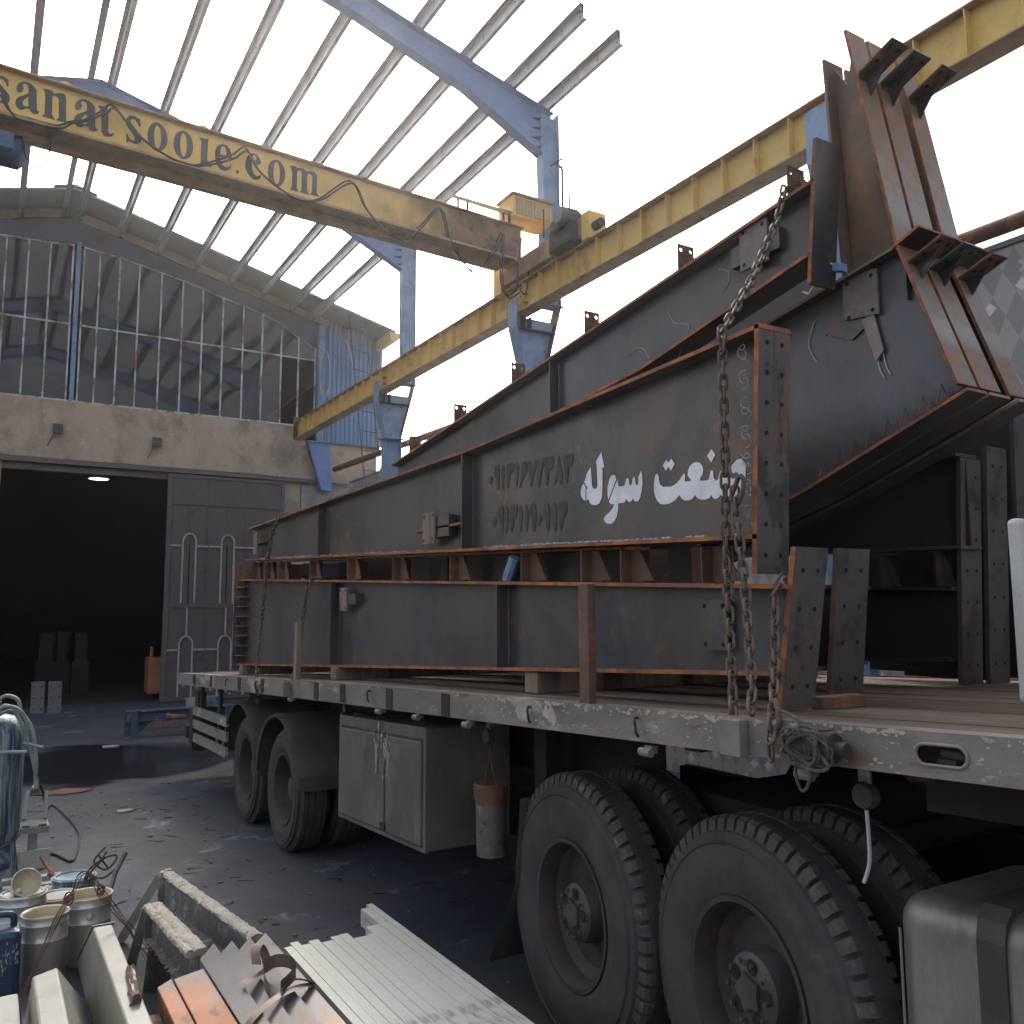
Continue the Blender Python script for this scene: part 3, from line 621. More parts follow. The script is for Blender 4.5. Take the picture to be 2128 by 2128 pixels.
DIGITS=[[(4.281,2.738),(4.257,2.71),(4.284,2.678),(4.309,2.71)],[(4.208,2.79),(4.189,2.773),(4.187,2.739),(4.188,2.687),(4.195,2.641),(4.203,2.642),(4.217,2.683),(4.221,2.709),(4.238,2.716),(4.247,2.739),(4.238,2.768),(4.225,2.783)],[(4.147,2.78),(4.133,2.752),(4.134,2.706),(4.142,2.637),(4.151,2.638),(4.158,2.701),(4.171,2.736),(4.162,2.761)],[(4.096,2.779),(4.088,2.771),(4.076,2.765),(4.06,2.777),(4.052,2.768),(4.032,2.774),(4.024,2.757),(4.032,2.725),(4.053,2.713),(4.073,2.712),(4.077,2.673),(4.088,2.634),(4.098,2.636),(4.101,2.684),(4.113,2.728),(4.114,2.754)],[(3.996,2.771),(3.981,2.743),(3.984,2.685),(3.994,2.627),(4.004,2.628),(4.013,2.689),(4.016,2.744)],[(3.915,2.766),(3.897,2.753),(3.887,2.729),(3.897,2.698),(3.916,2.684),(3.94,2.663),(3.963,2.623),(3.972,2.624),(3.967,2.654),(3.947,2.688),(3.962,2.699),(3.958,2.727),(3.942,2.753)],[(3.866,2.762),(3.855,2.74),(3.841,2.714),(3.826,2.744),(3.811,2.76),(3.8,2.736),(3.804,2.709),(3.823,2.679),(3.838,2.641),(3.848,2.612),(3.857,2.613),(3.864,2.661),(3.878,2.711),(3.882,2.744)],[(3.78,2.755),(3.771,2.742),(3.753,2.737),(3.735,2.758),(3.726,2.737),(3.732,2.706),(3.75,2.685),(3.755,2.646),(3.773,2.605),(3.783,2.606),(3.787,2.658),(3.797,2.711),(3.793,2.743)],[(3.703,2.757),(3.696,2.748),(3.689,2.741),(3.672,2.752),(3.665,2.741),(3.644,2.748),(3.634,2.726),(3.642,2.696),(3.659,2.676),(3.68,2.677),(3.684,2.64),(3.695,2.601),(3.707,2.602),(3.715,2.656),(3.722,2.7),(3.719,2.732)],[(3.588,2.744),(3.577,2.698),(3.558,2.65),(3.555,2.63),(3.573,2.594),(3.583,2.598),(3.595,2.632),(3.602,2.629),(3.616,2.608),(3.63,2.595),(3.638,2.607),(3.636,2.637),(3.615,2.665),(3.602,2.706)],[(3.526,2.74),(3.52,2.732),(3.514,2.723),(3.495,2.737),(3.488,2.726),(3.468,2.733),(3.462,2.719),(3.466,2.689),(3.482,2.669),(3.502,2.668),(3.506,2.635),(3.52,2.589),(3.53,2.591),(3.537,2.639),(3.541,2.678),(3.547,2.705),(3.539,2.727)],[(4.24,2.497),(4.216,2.464),(4.244,2.429),(4.274,2.466)],[(4.164,2.55),(4.143,2.529),(4.144,2.479),(4.144,2.428),(4.153,2.396),(4.172,2.397),(4.181,2.432),(4.185,2.464),(4.202,2.472),(4.207,2.502),(4.193,2.534)],[(4.111,2.538),(4.091,2.515),(4.091,2.44),(4.104,2.392),(4.12,2.393),(4.128,2.444),(4.131,2.511)],[(4.058,2.541),(4.049,2.532),(4.027,2.542),(4.015,2.528),(3.995,2.536),(3.988,2.517),(4.0,2.477),(4.027,2.468),(4.034,2.427),(4.048,2.389),(4.064,2.39),(4.069,2.43),(4.071,2.472),(4.076,2.506)],[(3.96,2.534),(3.942,2.5),(3.943,2.435),(3.955,2.383),(3.966,2.384),(3.977,2.438),(3.98,2.504)],[(3.903,2.528),(3.883,2.494),(3.884,2.43),(3.896,2.381),(3.907,2.381),(3.918,2.433),(3.923,2.498)],[(3.836,2.531),(3.811,2.51),(3.804,2.466),(3.809,2.407),(3.82,2.372),(3.835,2.374),(3.846,2.41),(3.851,2.439),(3.871,2.444),(3.874,2.477),(3.862,2.512)],[(3.776,2.465),(3.75,2.435),(3.78,2.398),(3.803,2.434)],[(3.704,2.52),(3.683,2.5),(3.677,2.453),(3.678,2.395),(3.689,2.362),(3.703,2.363),(3.715,2.399),(3.719,2.43),(3.737,2.434),(3.744,2.467),(3.732,2.501)],[(3.64,2.511),(3.618,2.493),(3.616,2.447),(3.61,2.389),(3.624,2.356),(3.636,2.357),(3.648,2.393),(3.654,2.428),(3.671,2.439),(3.672,2.464),(3.659,2.497)],[(3.586,2.506),(3.575,2.496),(3.551,2.508),(3.529,2.498),(3.52,2.463),(3.527,2.438),(3.546,2.425),(3.558,2.418),(3.564,2.378),(3.574,2.354),(3.582,2.355),(3.59,2.387),(3.596,2.441),(3.604,2.465),(3.598,2.491)]]
def ribbon(mb, pts, w, t, mi=0, edge=1, ends=True):      # flange along a planar polyline, +-w in width, thickness t to one side
    pts = [Vector(p) for p in pts]
    w = Vector(w)
    wn_ = w.normalized()
    n = len(pts)
    vs = []
    for i in range(n):
        d = (pts[min(i + 1, n - 1)] - pts[max(i - 1, 0)]).normalized()
        q = wn_.cross(d).normalized() * t
        vs += [pts[i] - w, pts[i] + w, pts[i] + w + q, pts[i] - w + q]
    fs, ms = [], []
    for i in range(n - 1):
        a, b = 4 * i, 4 * i + 4
        for j in range(4):
            fs.append((a + j, a + (j + 1) % 4, b + (j + 1) % 4, b + j))
            ms.append(edge if j in (1, 3) else mi)
    if ends:
        fs += [(0, 1, 2, 3), (4 * n - 4, 4 * n - 1, 4 * n - 2, 4 * n - 3)]
        ms += [edge, edge]
    return mb.add(vs, fs, ms)

# ================================================================ ground
g = MB()
G = 40
for i in range(G):
    for j in range(G):
        pass
g.add([(-150, -60, 0), (150, -60, 0), (150, 260, 0), (-150, 260, 0)], [(0, 1, 2, 3)])
tag(g.build('ground', 'ground'), kind='structure')
pud = MB()
cx, cy = 1.45, 13.2
pts = []
for i in range(40):
    a = 2 * math.pi * i / 40
    rr = 1 + 0.16 * math.sin(3 * a + 1) + 0.1 * math.sin(7 * a) + 0.05 * math.sin(13 * a + 2)
    pts.append((cx + 2.7 * math.cos(a), cy + 2.6 * math.sin(a), 0.004))
pud.add(pts, [tuple(range(40))])
tag(pud.build('puddle', 'puddle'), kind='structure')

# loose litter on the yard (one of each is told apart by its colour and place)
def chip(name, x, y, r, k, m, label, cat):
    b = MB()
    q = [(x + r * (0.6 + 0.5 * rnd.random()) * math.cos(6.283 * i / k) * 1.4, y + r * (0.6 + 0.5 * rnd.random()) * math.sin(6.283 * i / k), 0.003) for i in range(k)]
    b.prism(q, (0, 0, 0.012))
    tag(b.build(name, m), label, cat)
chip('paper_scrap', 1.31, 9.63, 0.09, 6, 'cream', 'small crumpled pale scrap lying on the bluish ground before the puddle', 'scrap')
chip('leaf_scrap', 0.93, 10.99, 0.2, 7, 'rust_dark', 'curled brown scrap on the ground between tank and puddle', 'scrap')
chip('plastic_scrap', 1.73, 14.38, 0.11, 5, 'cream_white', 'white litter at the far edge of the puddle near the bench', 'scrap')
gr = MB()
for i in range(240):
    x, y = rnd.uniform(0.2, 4.4), rnd.uniform(3.8, 17)
    if (x - 1.45) ** 2 + (y - 13.2) ** 2 < 3.6:
        continue
    r = rnd.uniform(0.004, 0.016)
    c = [(x + r * math.cos(6.283 * k / 5 + i) * rnd.uniform(0.6, 1.2), y + r * math.sin(6.283 * k / 5 + i), 0.001) for k in range(5)]
    gr.prism(c, (0, 0, r * 0.7))
tag(gr.build('grit', 'crust_grey'), label='fine grit and crumbs scattered over the yard', kind='stuff')

fl = MB()
for i in range(170):
    x, y = rnd.uniform(0.7, 3.6), rnd.uniform(4.6, 11)
    L_, a = rnd.uniform(0.02, 0.11), rnd.uniform(0, 3.14)
    for k in range(rnd.randint(2, 4)):
        x2, y2 = x + L_ * math.cos(a) * 0.5, y + L_ * math.sin(a) * 0.5
        w_ = rnd.uniform(0.003, 0.009)
        nx, ny = -math.sin(a) * w_, math.cos(a) * w_
        fl.add([(x - nx, y - ny, 0.001), (x2 - nx * 0.6, y2 - ny * 0.6, 0.001), (x2 + nx, y2 + ny, 0.001 + w_ * 0.9), (x + nx * 0.7, y + ny * 0.7, 0.001 + w_ * 0.8)], [(0, 1, 2, 3)])
        x, y, a = x2, y2, a + rnd.uniform(-0.9, 0.9)
tag(fl.build('peeling_flakes', 'ground'), label='lifted flakes and cracked edges of the yard surface', kind='stuff')
# ================================================================ warehouse
YW = 21.0
wh = thing('warehouse', (1.2, YW, 0), 'warehouse with tall barred gable window over a stained plaster lintel and open dark doorway', 'warehouse')
def part(name, m, parent, fn, **k):
    b = MB()
    fn(b)
    return b.build(name, m, parent, **k)
part('lintel_wall', 'plaster', wh, lambda b: b.prism([(-6.3, YW, 5.32), (7.0, YW, 5.32), (6.62, YW, 6.42), (6.5, YW, 6.6), (-6.3, YW, 6.66)], (0, 0.35, 0)), bevel=0.02)
part('left_wall', 'plaster', wh, lambda b: b.box(-6.3, 0.15, YW + 0.003, YW + 0.35, 0, 5.317))
part('right_wall', 'plaster', wh, lambda b: b.prism([(6.0, YW + 0.06, 0), (8.62, YW + 0.06, 0), (8.62, YW + 0.06, 6.6), (7.2, YW + 0.06, 6.6), (7.2, YW + 0.06, 5.3), (6.0, YW + 0.06, 5.3)], (0, 0.3, 0)))
part('block_patch', 'concrete_block', wh, lambda b: b.box(6.6, 7.9, YW - 0.03, YW + 0.055, 4.55, 5.12))
part('header_rail', 'dark_trim', wh, lambda b: (b.box(0.1, 7.05, YW - 0.12, YW - 0.004, 5.2, 5.30), b.box(0.1, 3.45, YW + 0.02, YW + 0.2, 5.05, 5.196)))
part('drip_sheet', 'zinc', wh, lambda b: b.prism([(4.9, YW - 0.14, 5.31), (7.9, YW - 0.14, 5.25), (7.9, YW - 0.14, 5.275), (6.4, YW - 0.14, 5.36), (5.4, YW - 0.14, 5.325)], (0, 0.13, 0.02)))
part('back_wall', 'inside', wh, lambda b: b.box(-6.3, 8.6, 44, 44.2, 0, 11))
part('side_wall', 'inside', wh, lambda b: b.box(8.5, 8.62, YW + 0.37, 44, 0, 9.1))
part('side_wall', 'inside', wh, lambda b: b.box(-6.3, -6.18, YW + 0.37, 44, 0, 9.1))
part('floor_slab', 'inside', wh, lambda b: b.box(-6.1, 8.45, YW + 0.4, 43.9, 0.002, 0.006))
RZ = lambda x: 11.05 - 0.258 * abs(x - 1.2)
part('roof', 'roof', wh, lambda b: (b.prism([(1.2, 20.0, 11.05), (8.68, 20.0, RZ(8.68)), (8.68, 20.0, RZ(8.68) + 0.05), (1.2, 20.0, 11.10)], (0, 24, 0)),
                                     b.prism([(1.2, 20.0, 11.05), (-6.28, 20.0, RZ(-6.28)), (-6.28, 20.0, RZ(-6.28) + 0.05), (1.2, 20.0, 11.10)], (0, 24, 0))))
part('ridge_cap', 'dark_trim', wh, lambda b: b.prism([(1.2, 19.97, 11.16), (1.62, 19.97, 11.04), (1.62, 19.97, 11.01), (1.2, 19.97, 11.115), (0.78, 19.97, 11.01), (0.78, 19.97, 11.04)], (0, 24, 0)))
part('gutter_end', 'runway', wh, lambda b: b.prism([(8.5, 19.98, 9.12), (8.86, 19.98, 9.10), (8.72, 19.98, 8.9), (8.52, 19.98, 8.86)], (0, 12, 0)))
# tan closure strip between the purlins, one piece per bay
PURX = [1.37, 2.22, 3.05, 3.88, 4.71, 5.47, 6.2, 6.79]
PURL = [1.05, 0.22, -0.62, -1.45, -2.27, -3.05, -3.8, -4.4]
xs = sorted(PURL + PURX + [7.6, 8.6, -5.2, -6.2])
for a, c in zip(xs[:-1], xs[1:]):
    if c - a < 0.4:
        continue
    part('closure_board', 'tan_trim', wh, lambda b: b.prism([(a + 0.05, YW - 0.03, RZ(a + 0.05) - 0.205), (c - 0.02, YW - 0.03, RZ(c - 0.02) - 0.205), (c - 0.02, YW - 0.03, RZ(c - 0.02) - 0.015), (a + 0.05, YW - 0.03, RZ(a + 0.05) - 0.015)], (0, 0.02, 0)))
# gable glazing: every bar and every pane
def wtop(x):
    p = [(-4.5, 9.0), (-3.2, 9.55), (-2.2, 9.8), (-0.8, 10.1), (1.35, 10.23), (2.2, 10.15), (3.1, 9.98), (3.83, 9.83), (4.6, 9.62), (5.53, 9.4), (6.0, 9.2), (6.43, 8.95), (6.9, 8.7)]
    for (a, za), (b_, zb) in zip(p[:-1], p[1:]):
        if a <= x <= b_:
            return za + (zb - za) * (x - a) / (b_ - a)
    return 9.0
MUL = [-4.5, -4.02, -3.54, -3.06, -2.6, -2.14, -1.7, -1.27, -0.85, -0.43, -0.01, 0.41, 0.83, 1.28, 1.50, 1.83, 2.25, 2.67, 3.16, 3.64, 4.1, 4.58, 5.07, 5.54, 6.02, 6.46, 6.9]
win = part('window_frame', 'mullion', wh, lambda b: [b.box(a, c, YW + 0.02, YW + 0.07, 6.62, 6.66) for a, c in zip(MUL[:-1], MUL[1:])])
for i, x in enumerate(MUL):
    if i % 1 == 0:
        w_ = 0.018
        part('mullion', 'mullion', win, lambda b: b.box(x - w_, x + w_, YW + 0.015, YW + 0.06, 6.655, wtop(x)))
part('centre_post', 'blue_pale', win, lambda b: b.box(1.345, 1.435, YW + 0.0, YW + 0.08, 6.64, 10.3))
for a, c in zip(MUL[:-1], MUL[1:]):
    if a == 1.28:
        continue
    part('transom', 'mullion', win, lambda b: b.box(a + 0.018, c - 0.018, YW + 0.02, YW + 0.055, 8.36, 8.395))
    part('top_bar', 'mullion', win, lambda b: b.prism([(a + 0.018, YW + 0.02, wtop(a)), (c - 0.018, YW + 0.02, wtop(c)), (c - 0.018, YW + 0.02, wtop(c) - 0.035), (a + 0.018, YW + 0.02, wtop(a) - 0.035)], (0, 0.035, 0)))
    tilt = [rnd.uniform(-0.0015, 0.0015) for _ in range(4)]
    if not (a >= 6.0):
        part('pane', 'glass', win, lambda b: b.add([(a + 0.018, YW + 0.038 + tilt[0], 6.66), (c - 0.018, YW + 0.038 - tilt[0], 6.66), (c - 0.018, YW + 0.038 + tilt[1], 8.36), (a + 0.018, YW + 0.038, 8.36)], [(0, 1, 2, 3)]))
    part('pane', 'glass', win, lambda b: b.add([(a + 0.018, YW + 0.038 + tilt[2], 8.395), (c - 0.018, YW + 0.038, 8.395), (c - 0.018, YW + 0.038, wtop(c) - 0.035), (a + 0.018, YW + 0.038 + tilt[3], wtop(a) - 0.035)], [(0, 1, 2, 3)]))
# gable frame in blue: rafters and column
gf = thing('gable_frame', (6.98, YW, 0), 'dusty blue gable frame over the barred window of the warehouse', 'steel frame')
RT = lambda x: 10.85 - 0.258 * abs(x - 1.2)
for sgn in (1, -1):
    fx = lambda x: 1.2 + sgn * (x - 1.2)
    top = [(1.2, 10.85), (7.2, RT(7.2))]
    bot = [(6.9, 8.66), (6.43, 8.93), (5.53, 9.38), (4.6, 9.6), (3.83, 9.81), (3.1, 9.96), (2.2, 10.13), (1.2, 10.25)]
    part('rafter_web', 'blue_dark', gf, lambda b: b.prism([(fx(x), YW + 0.1, z) for x, z in top + bot], (0, 0.012, 0)))
    part('rafter_flange', ['blue_dark', 'blue_dark'], gf, lambda b: (ribbon(b, [(fx(x), YW + 0.1, z) for x, z in top], (0, 0.1, 0), -0.012 * sgn), ribbon(b, [(fx(x), YW + 0.1, z) for x, z in bot], (0, 0.1, 0), 0.012 * sgn, 0, 0)))
part('column', 'blue_pale', gf, lambda b: (b.box(6.93, 6.945, YW - 0.16, YW - 0.01, 5.45, 9.3), b.box(6.945, 7.14, YW - 0.09, YW - 0.08, 5.45, 9.3), b.box(7.14, 7.155, YW - 0.16, YW - 0.01, 5.45, 9.3)))
part('column_foot', 'blue', gf, lambda b: b.prism([(6.66, YW - 0.3, 6.2), (7.2, YW - 0.3, 6.2), (7.28, YW - 0.3, 5.0), (7.02, YW - 0.3, 5.0)], (0, 0.14, 0)))
part('seat_plate', 'blue_pale', gf, lambda b: b.box(6.6, 7.24, YW - 0.36, YW - 0.17, 6.2, 6.215))
# blue corrugated cladding
def corr(b):
    x = 7.16
    k = 0
    prof = []
    while x < 8.62:
        prof += [(x, 0.0), (x + 0.05, 0.0), (x + 0.065, -0.035), (x + 0.105, -0.035), (x + 0.12, 0.0)]
        x += 0.12
    n = len(prof)
    vs = [(px, YW - 0.02 + d, 6.27) for px, d in prof] + [(px, YW - 0.02 + d, RZ(px) - 0.02) for px, d in prof]
    b.add(vs, [(i, i + 1, n + i + 1, n + i) for i in range(n - 1)])
part('corrugated_cladding', 'clad', wh, corr)
part('corner_trim', 'tan_trim', wh, lambda b: b.box(8.625, 8.66, YW - 0.06, YW + 0.1, 6.2, 9.05))

# gate leaf
gt = thing('gate_leaf', (3.45, 20.85, 0), 'tall brown sheet metal gate leaf with grey arch bars, slid beside the doorway', 'gate')
YG = 20.85
part('leaf_frame', 'gate', gt, lambda b: [b.box(*q) for q in [(3.45, 3.56, YG - 0.03, YG + 0.03, 0.02, 5.17), (6.06, 6.14, YG - 0.03, YG + 0.03, 0.02, 5.15), (3.56, 6.06, YG - 0.03, YG + 0.03, 5.09, 5.16),
      (3.56, 6.06, YG - 0.03, YG + 0.03, 4.46, 4.6), (3.56, 6.06, YG - 0.03, YG + 0.03, 2.1, 2.2), (3.56, 6.06, YG - 0.03, YG + 0.03, 0.02, 0.14)]])
VX = [3.56, 4.385, 5.245, 6.06]
for a, c in zip(VX[:-1], VX[1:]):
    part('panel', 'gate', gt, lambda b: b.box(a + 0.012, c - 0.012, YG, YG + 0.012, 4.6, 5.09))
    part('panel', 'gate', gt, lambda b: b.box(a + 0.012, c - 0.012, YG, YG + 0.012, 0.14, 2.1))
    part('panel', 'gate', gt, lambda b: b.box(a + 0.012, (a + c) / 2 - 0.012, YG, YG + 0.012, 2.2, 4.46))
    part('panel', 'gate', gt, lambda b: b.box((a + c) / 2 + 0.012, c - 0.012, YG, YG + 0.012, 2.2, 4.46))
for x in VX[1:-1]:
    for z0, z1 in ((0.14, 2.1), (2.2, 4.46), (4.6, 5.09)):
        part('stile', 'gate', gt, lambda b: b.box(x - 0.025, x + 0.025, YG - 0.02, YG + 0.02, z0 + 0.003, z1 - 0.003))
for a, c in zip(VX[:-1], VX[1:]):
    part('stile', 'gate', gt, lambda b: b.box((a + c) / 2 - 0.014, (a + c) / 2 + 0.014, YG - 0.012, YG + 0.018, 3.55, 4.457))
def arch(cx, hw, z0, zs, z1):
    pts = [(cx - hw, YG - 0.035, z0), (cx - hw, YG - 0.035, zs)]
    pts += [(cx - hw * math.cos(math.pi * i / 12), YG - 0.035, zs + (z1 - zs) * math.sin(math.pi * i / 12)) for i in range(1, 12)]
    pts += [(cx + hw, YG - 0.035, zs), (cx + hw, YG - 0.035, z0)]
    return pts
for cx, l, r in ((3.96, 3.55, 4.37), (4.82, 4.4, 5.23), (5.66, 5.26, 6.04)):
    part('arch_bar', 'gate_bar', gt, lambda b: b.tube(arch(cx, 0.145, 2.2, 3.6, 3.79), 0.022, 6))
    part('arch_bar', 'gate_bar', gt, lambda b: b.tube(arch(cx, 0.145, 0.1, 1.25, 1.45), 0.022, 6))
    part('cross_bar', 'gate_bar', gt, lambda b: b.box(l, cx - 0.168, YG - 0.05, YG - 0.025, 3.49, 3.53))
    part('cross_bar', 'gate_bar', gt, lambda b: b.box(cx + 0.168, r, YG - 0.05, YG - 0.025, 3.49, 3.53))
    part('cross_bar', 'gate_bar', gt, lambda b: b.box(l, cx - 0.168, YG - 0.05, YG - 0.025, 1.13, 1.17))
    part('cross_bar', 'gate_bar', gt, lambda b: b.box(cx + 0.168, r, YG - 0.05, YG - 0.025, 1.13, 1.17))
    part('spindle', 'gate_bar', gt, lambda b: b.tube([(cx, YG - 0.035, 1.452), (cx, YG - 0.035, 2.098)], 0.02, 6))

# floodlights on the lintel
for x, z, l in ((1.15, 5.97, 'small dark floodlight on the plaster lintel, left above the open doorway'), (3.18, 5.87, 'small dark floodlight on the plaster lintel, above the gate edge')):
    f = thing('floodlight', (x, YW, z), l, 'floodlight', 'floodlights on the plaster lintel')
    part('housing', 'glassy_grey', f, lambda b: b.hexa([(x - 0.1, YW - 0.22, z - 0.12), (x + 0.1, YW - 0.22, z - 0.12), (x + 0.09, YW - 0.06, z - 0.1), (x - 0.09, YW - 0.06, z - 0.1)], [(x - 0.1, YW - 0.16, z + 0.1), (x + 0.1, YW - 0.16, z + 0.1), (x + 0.09, YW - 0.05, z + 0.1), (x - 0.09, YW - 0.05, z + 0.1)]), bevel=0.008)
    part('bracket', 'motor_grey', f, lambda b: b.box(x - 0.03, x + 0.03, YW - 0.06, YW - 0.002, z - 0.06, z + 0.04))
    part('lead', 'cable', f, lambda b: b.tube(smooth_path([(x - 0.06, YW - 0.05, z - 0.1), (x - 0.12, YW - 0.02, z - 0.25), (x - 0.17, YW - 0.015, z - 0.38)]), 0.008, 5))

# things inside the dark doorway
il = thing('ceiling_lamp', (2.6, 27, 6.2), 'small lit greenish lamp hanging inside the dark doorway', 'lamp')
part('shade', 'motor_grey', il, lambda b: b.lathe([(0.02, 0.2), (0.3, 0.02), (0.3, 0.0), (0.02, 0.19)], (2.6, 27, 5.80), 'Z', 20), smooth=True)
part('bulb', 'lamp_glow', il, lambda b: b.disc((2.6, 27, 5.795), 0.26, 'Z', 20))
for i, (x, y, l) in enumerate(((1.02, 20.0, 'left grey drilled steel plate standing at the dark doorway'), (1.32, 19.9, 'right grey drilled steel plate, marked white, at the dark doorway'))):
    t_ = thing('drilled_plate', (x, y, 0), l, 'steel plate', 'drilled plates at the doorway')
    part('plate_body', 'mill_blue', t_, lambda b: b.hexa([(x - 0.12, y, 0), (x + 0.12, y, 0), (x + 0.12, y + 0.03, 0), (x - 0.12, y + 0.03, 0)], [(x - 0.12, y + 0.1, 0.62), (x + 0.12, y + 0.1, 0.62), (x + 0.12, y + 0.13, 0.62), (x - 0.12, y + 0.13, 0.62)]))
    part('bolt_hole', 'hole', t_, lambda b: [b.add([(x + u - 0.015, y - 0.004 + 0.161 * w, w - 0.015), (x + u + 0.015, y - 0.004 + 0.161 * w, w - 0.015), (x + u + 0.015, y - 0.001 + 0.161 * w, w + 0.015), (x + u - 0.015, y - 0.001 + 0.161 * w, w + 0.015)], [(0, 1, 2, 3)]) for u in (-0.07, 0.07) for w in (0.08, 0.3, 0.52)])
oc = thing('orange_cabinet', (3.5, 21.9, 0), 'faded orange cabinet just inside the doorway beside the gate edge', 'cabinet')
part('cabinet_body', 'orange_cab', oc, lambda b: b.box(3.35, 3.85, 21.8, 22.4, 0.12, 0.95), bevel=0.01)
part('cabinet_door', 'orange_cab', oc, lambda b: b.box(3.38, 3.82, 21.775, 21.797, 0.16, 0.91))
part('horn', 'orange_cab', oc, lambda b: b.cyl((3.42, 21.95, 0.95), 0.035, 0.25, 'Z', 10))
part('foot', 'hole', oc, lambda b: (b.box(3.38, 3.46, 21.85, 21.95, 0, 0.118), b.box(3.74, 3.82, 21.85, 21.95, 0, 0.118)))
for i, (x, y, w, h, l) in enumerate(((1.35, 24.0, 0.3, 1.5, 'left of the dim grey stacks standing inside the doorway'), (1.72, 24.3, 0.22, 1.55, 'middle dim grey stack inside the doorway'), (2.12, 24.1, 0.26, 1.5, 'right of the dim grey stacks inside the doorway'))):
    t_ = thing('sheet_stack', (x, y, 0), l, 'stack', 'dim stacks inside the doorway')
    part('stack_top', 'inside', t_, lambda b: b.box(x - w / 2, x + w / 2, y, y + 0.4, 0.82, h))  # grey stacks in the darkened interior colour, gloom included
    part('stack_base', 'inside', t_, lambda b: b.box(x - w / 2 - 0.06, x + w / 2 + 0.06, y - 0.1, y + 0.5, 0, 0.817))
bk = thing('pale_bucket', (3.66, 18.3, 0), 'small pale bucket on the ground at the foot of the brown gate', 'bucket')
part('bucket_body', 'can', bk, lambda b: b.lathe([(0.001, 0.01), (0.12, 0.01), (0.14, 0.27), (0.15, 0.27), (0.15, 0.3), (0.13, 0.3), (0.11, 0.05), (0.001, 0.05)], (3.66, 18.3, 0), 'Z', 20), smooth=True)
b2 = thing('blue_bucket', (4.1, 18.5, 0), 'small bluish bucket half hidden behind the trailer corner guard', 'bucket')
part('bucket_body', 'blue_lid', b2, lambda b: b.lathe([(0.001, 0.01), (0.12, 0.01), (0.14, 0.27), (0.15, 0.27), (0.15, 0.3), (0.13, 0.3), (0.11, 0.05), (0.001, 0.05)], (4.1, 18.5, 0), 'Z', 20), smooth=True)
# navy steel bench by the puddle
nb = thing('steel_bench', (2.6, 15.3, 0), 'low navy painted steel bench at the far edge of the puddle', 'bench')
part('bench_beam', 'navy', nb, lambda b: (b.box(2.05, 3.75, 15.18, 15.42, 0.40, 0.42), b.box(2.05, 3.75, 15.26, 15.28, 0.26, 0.40), b.box(2.05, 3.75, 15.2, 15.4, 0.245, 0.26)))
for x in (2.15, 3.6):
    part('leg', 'navy', nb, lambda b: b.box(x - 0.05, x + 0.05, 15.14, 15.17, 0, 0.39))
    part('leg', 'navy', nb, lambda b: (b.hexa([(x - 0.12, 15.42, 0), (x - 0.02, 15.42, 0), (x - 0.02, 15.45, 0), (x - 0.12, 15.45, 0)], [(x - 0.1, 15.43, 0.4), (x, 15.43, 0.4), (x, 15.455, 0.4), (x - 0.1, 15.455, 0.4)])))
    part('gusset', 'navy', nb, lambda b: b.prism([(x + 0.055, 15.3, 0.24), (x + 0.3, 15.3, 0.24), (x + 0.12, 15.3, 0.08), (x + 0.055, 15.3, 0.06)], (0, 0.012, 0)))
tb = MB().box(2.5, 3.05, 16.2, 16.5, 0.0, 0.16)
tag(tb.build('timber_block', 'post_wood', bevel=0.01), 'dark timber block lying on the ground behind the navy bench', 'timber')

# ladder on the blue cladding
ld = thing('ladder', (8.3, 20.6, 5.6), 'thin steel ladder leaning over the blue corrugated cladding', 'ladder')
A0, A1, B0, B1 = Vector((8.16, 20.7, 5.3)), Vector((7.36, 20.05, 9.95)), Vector((8.62, 20.7, 5.3)), Vector((7.78, 20.05, 9.85))
part('rail', 'motor_grey', ld, lambda b: b.tube([A0, A1], 0.018, 6))
part('rail', 'motor_grey', ld, lambda b: b.tube([B0, B1], 0.018, 6))
for i in range(9):
    f = 0.06 + i * 0.108
    part('rung', 'motor_grey', ld, lambda b: b.tube([A0.lerp(A1, f), B0.lerp(B1, f)], 0.013, 6))
cw = MB().tube(smooth_path([(7.55, 20.6, 8.9), (7.65, 20.62, 8.7), (7.72, 20.62, 8.4), (7.8, 20.62, 8.25)]), 0.012, 5)
tag(cw.build('hanging_cable', 'wire'), 'pale cable end hanging beside the ladder on the cladding', 'cable')
lo = [(7.05 + 0.13 * math.cos(t * 0.5), 20.7, 7.9 + 0.62 * math.sin(t * 0.5) + 0.006 * t) for t in range(26)]
tag(MB().tube(smooth_path(lo, 3), 0.011, 5).build('cable_loop', 'wire'), 'grey cable loops hanging on the blue gable column', 'cable')

# ================================================================ patterned side wall and rusty rail
pw = thing('patterned_wall', (7.4, 10, 0), 'long grey wall with pale lozenge pattern behind the truck', 'wall')
part('wall_body', 'tile', pw, lambda b: b.box(7.35, 7.6, -8, 19.6, 0, 5.05))
part('coping', 'concrete_block', pw, lambda b: b.box(7.32, 7.63, -8, 19.6, 5.053, 5.10))
tag(MB().tube([(7.25, -6, 5.1), (7.25, 4, 5.2), (7.25, 12, 5.34), (7.25, 20.4, 5.5)], 0.07, 10).build('rusty_rail', 'rust_dark', smooth=True), 'long rusty pipe rail running above the patterned wall', 'pipe')

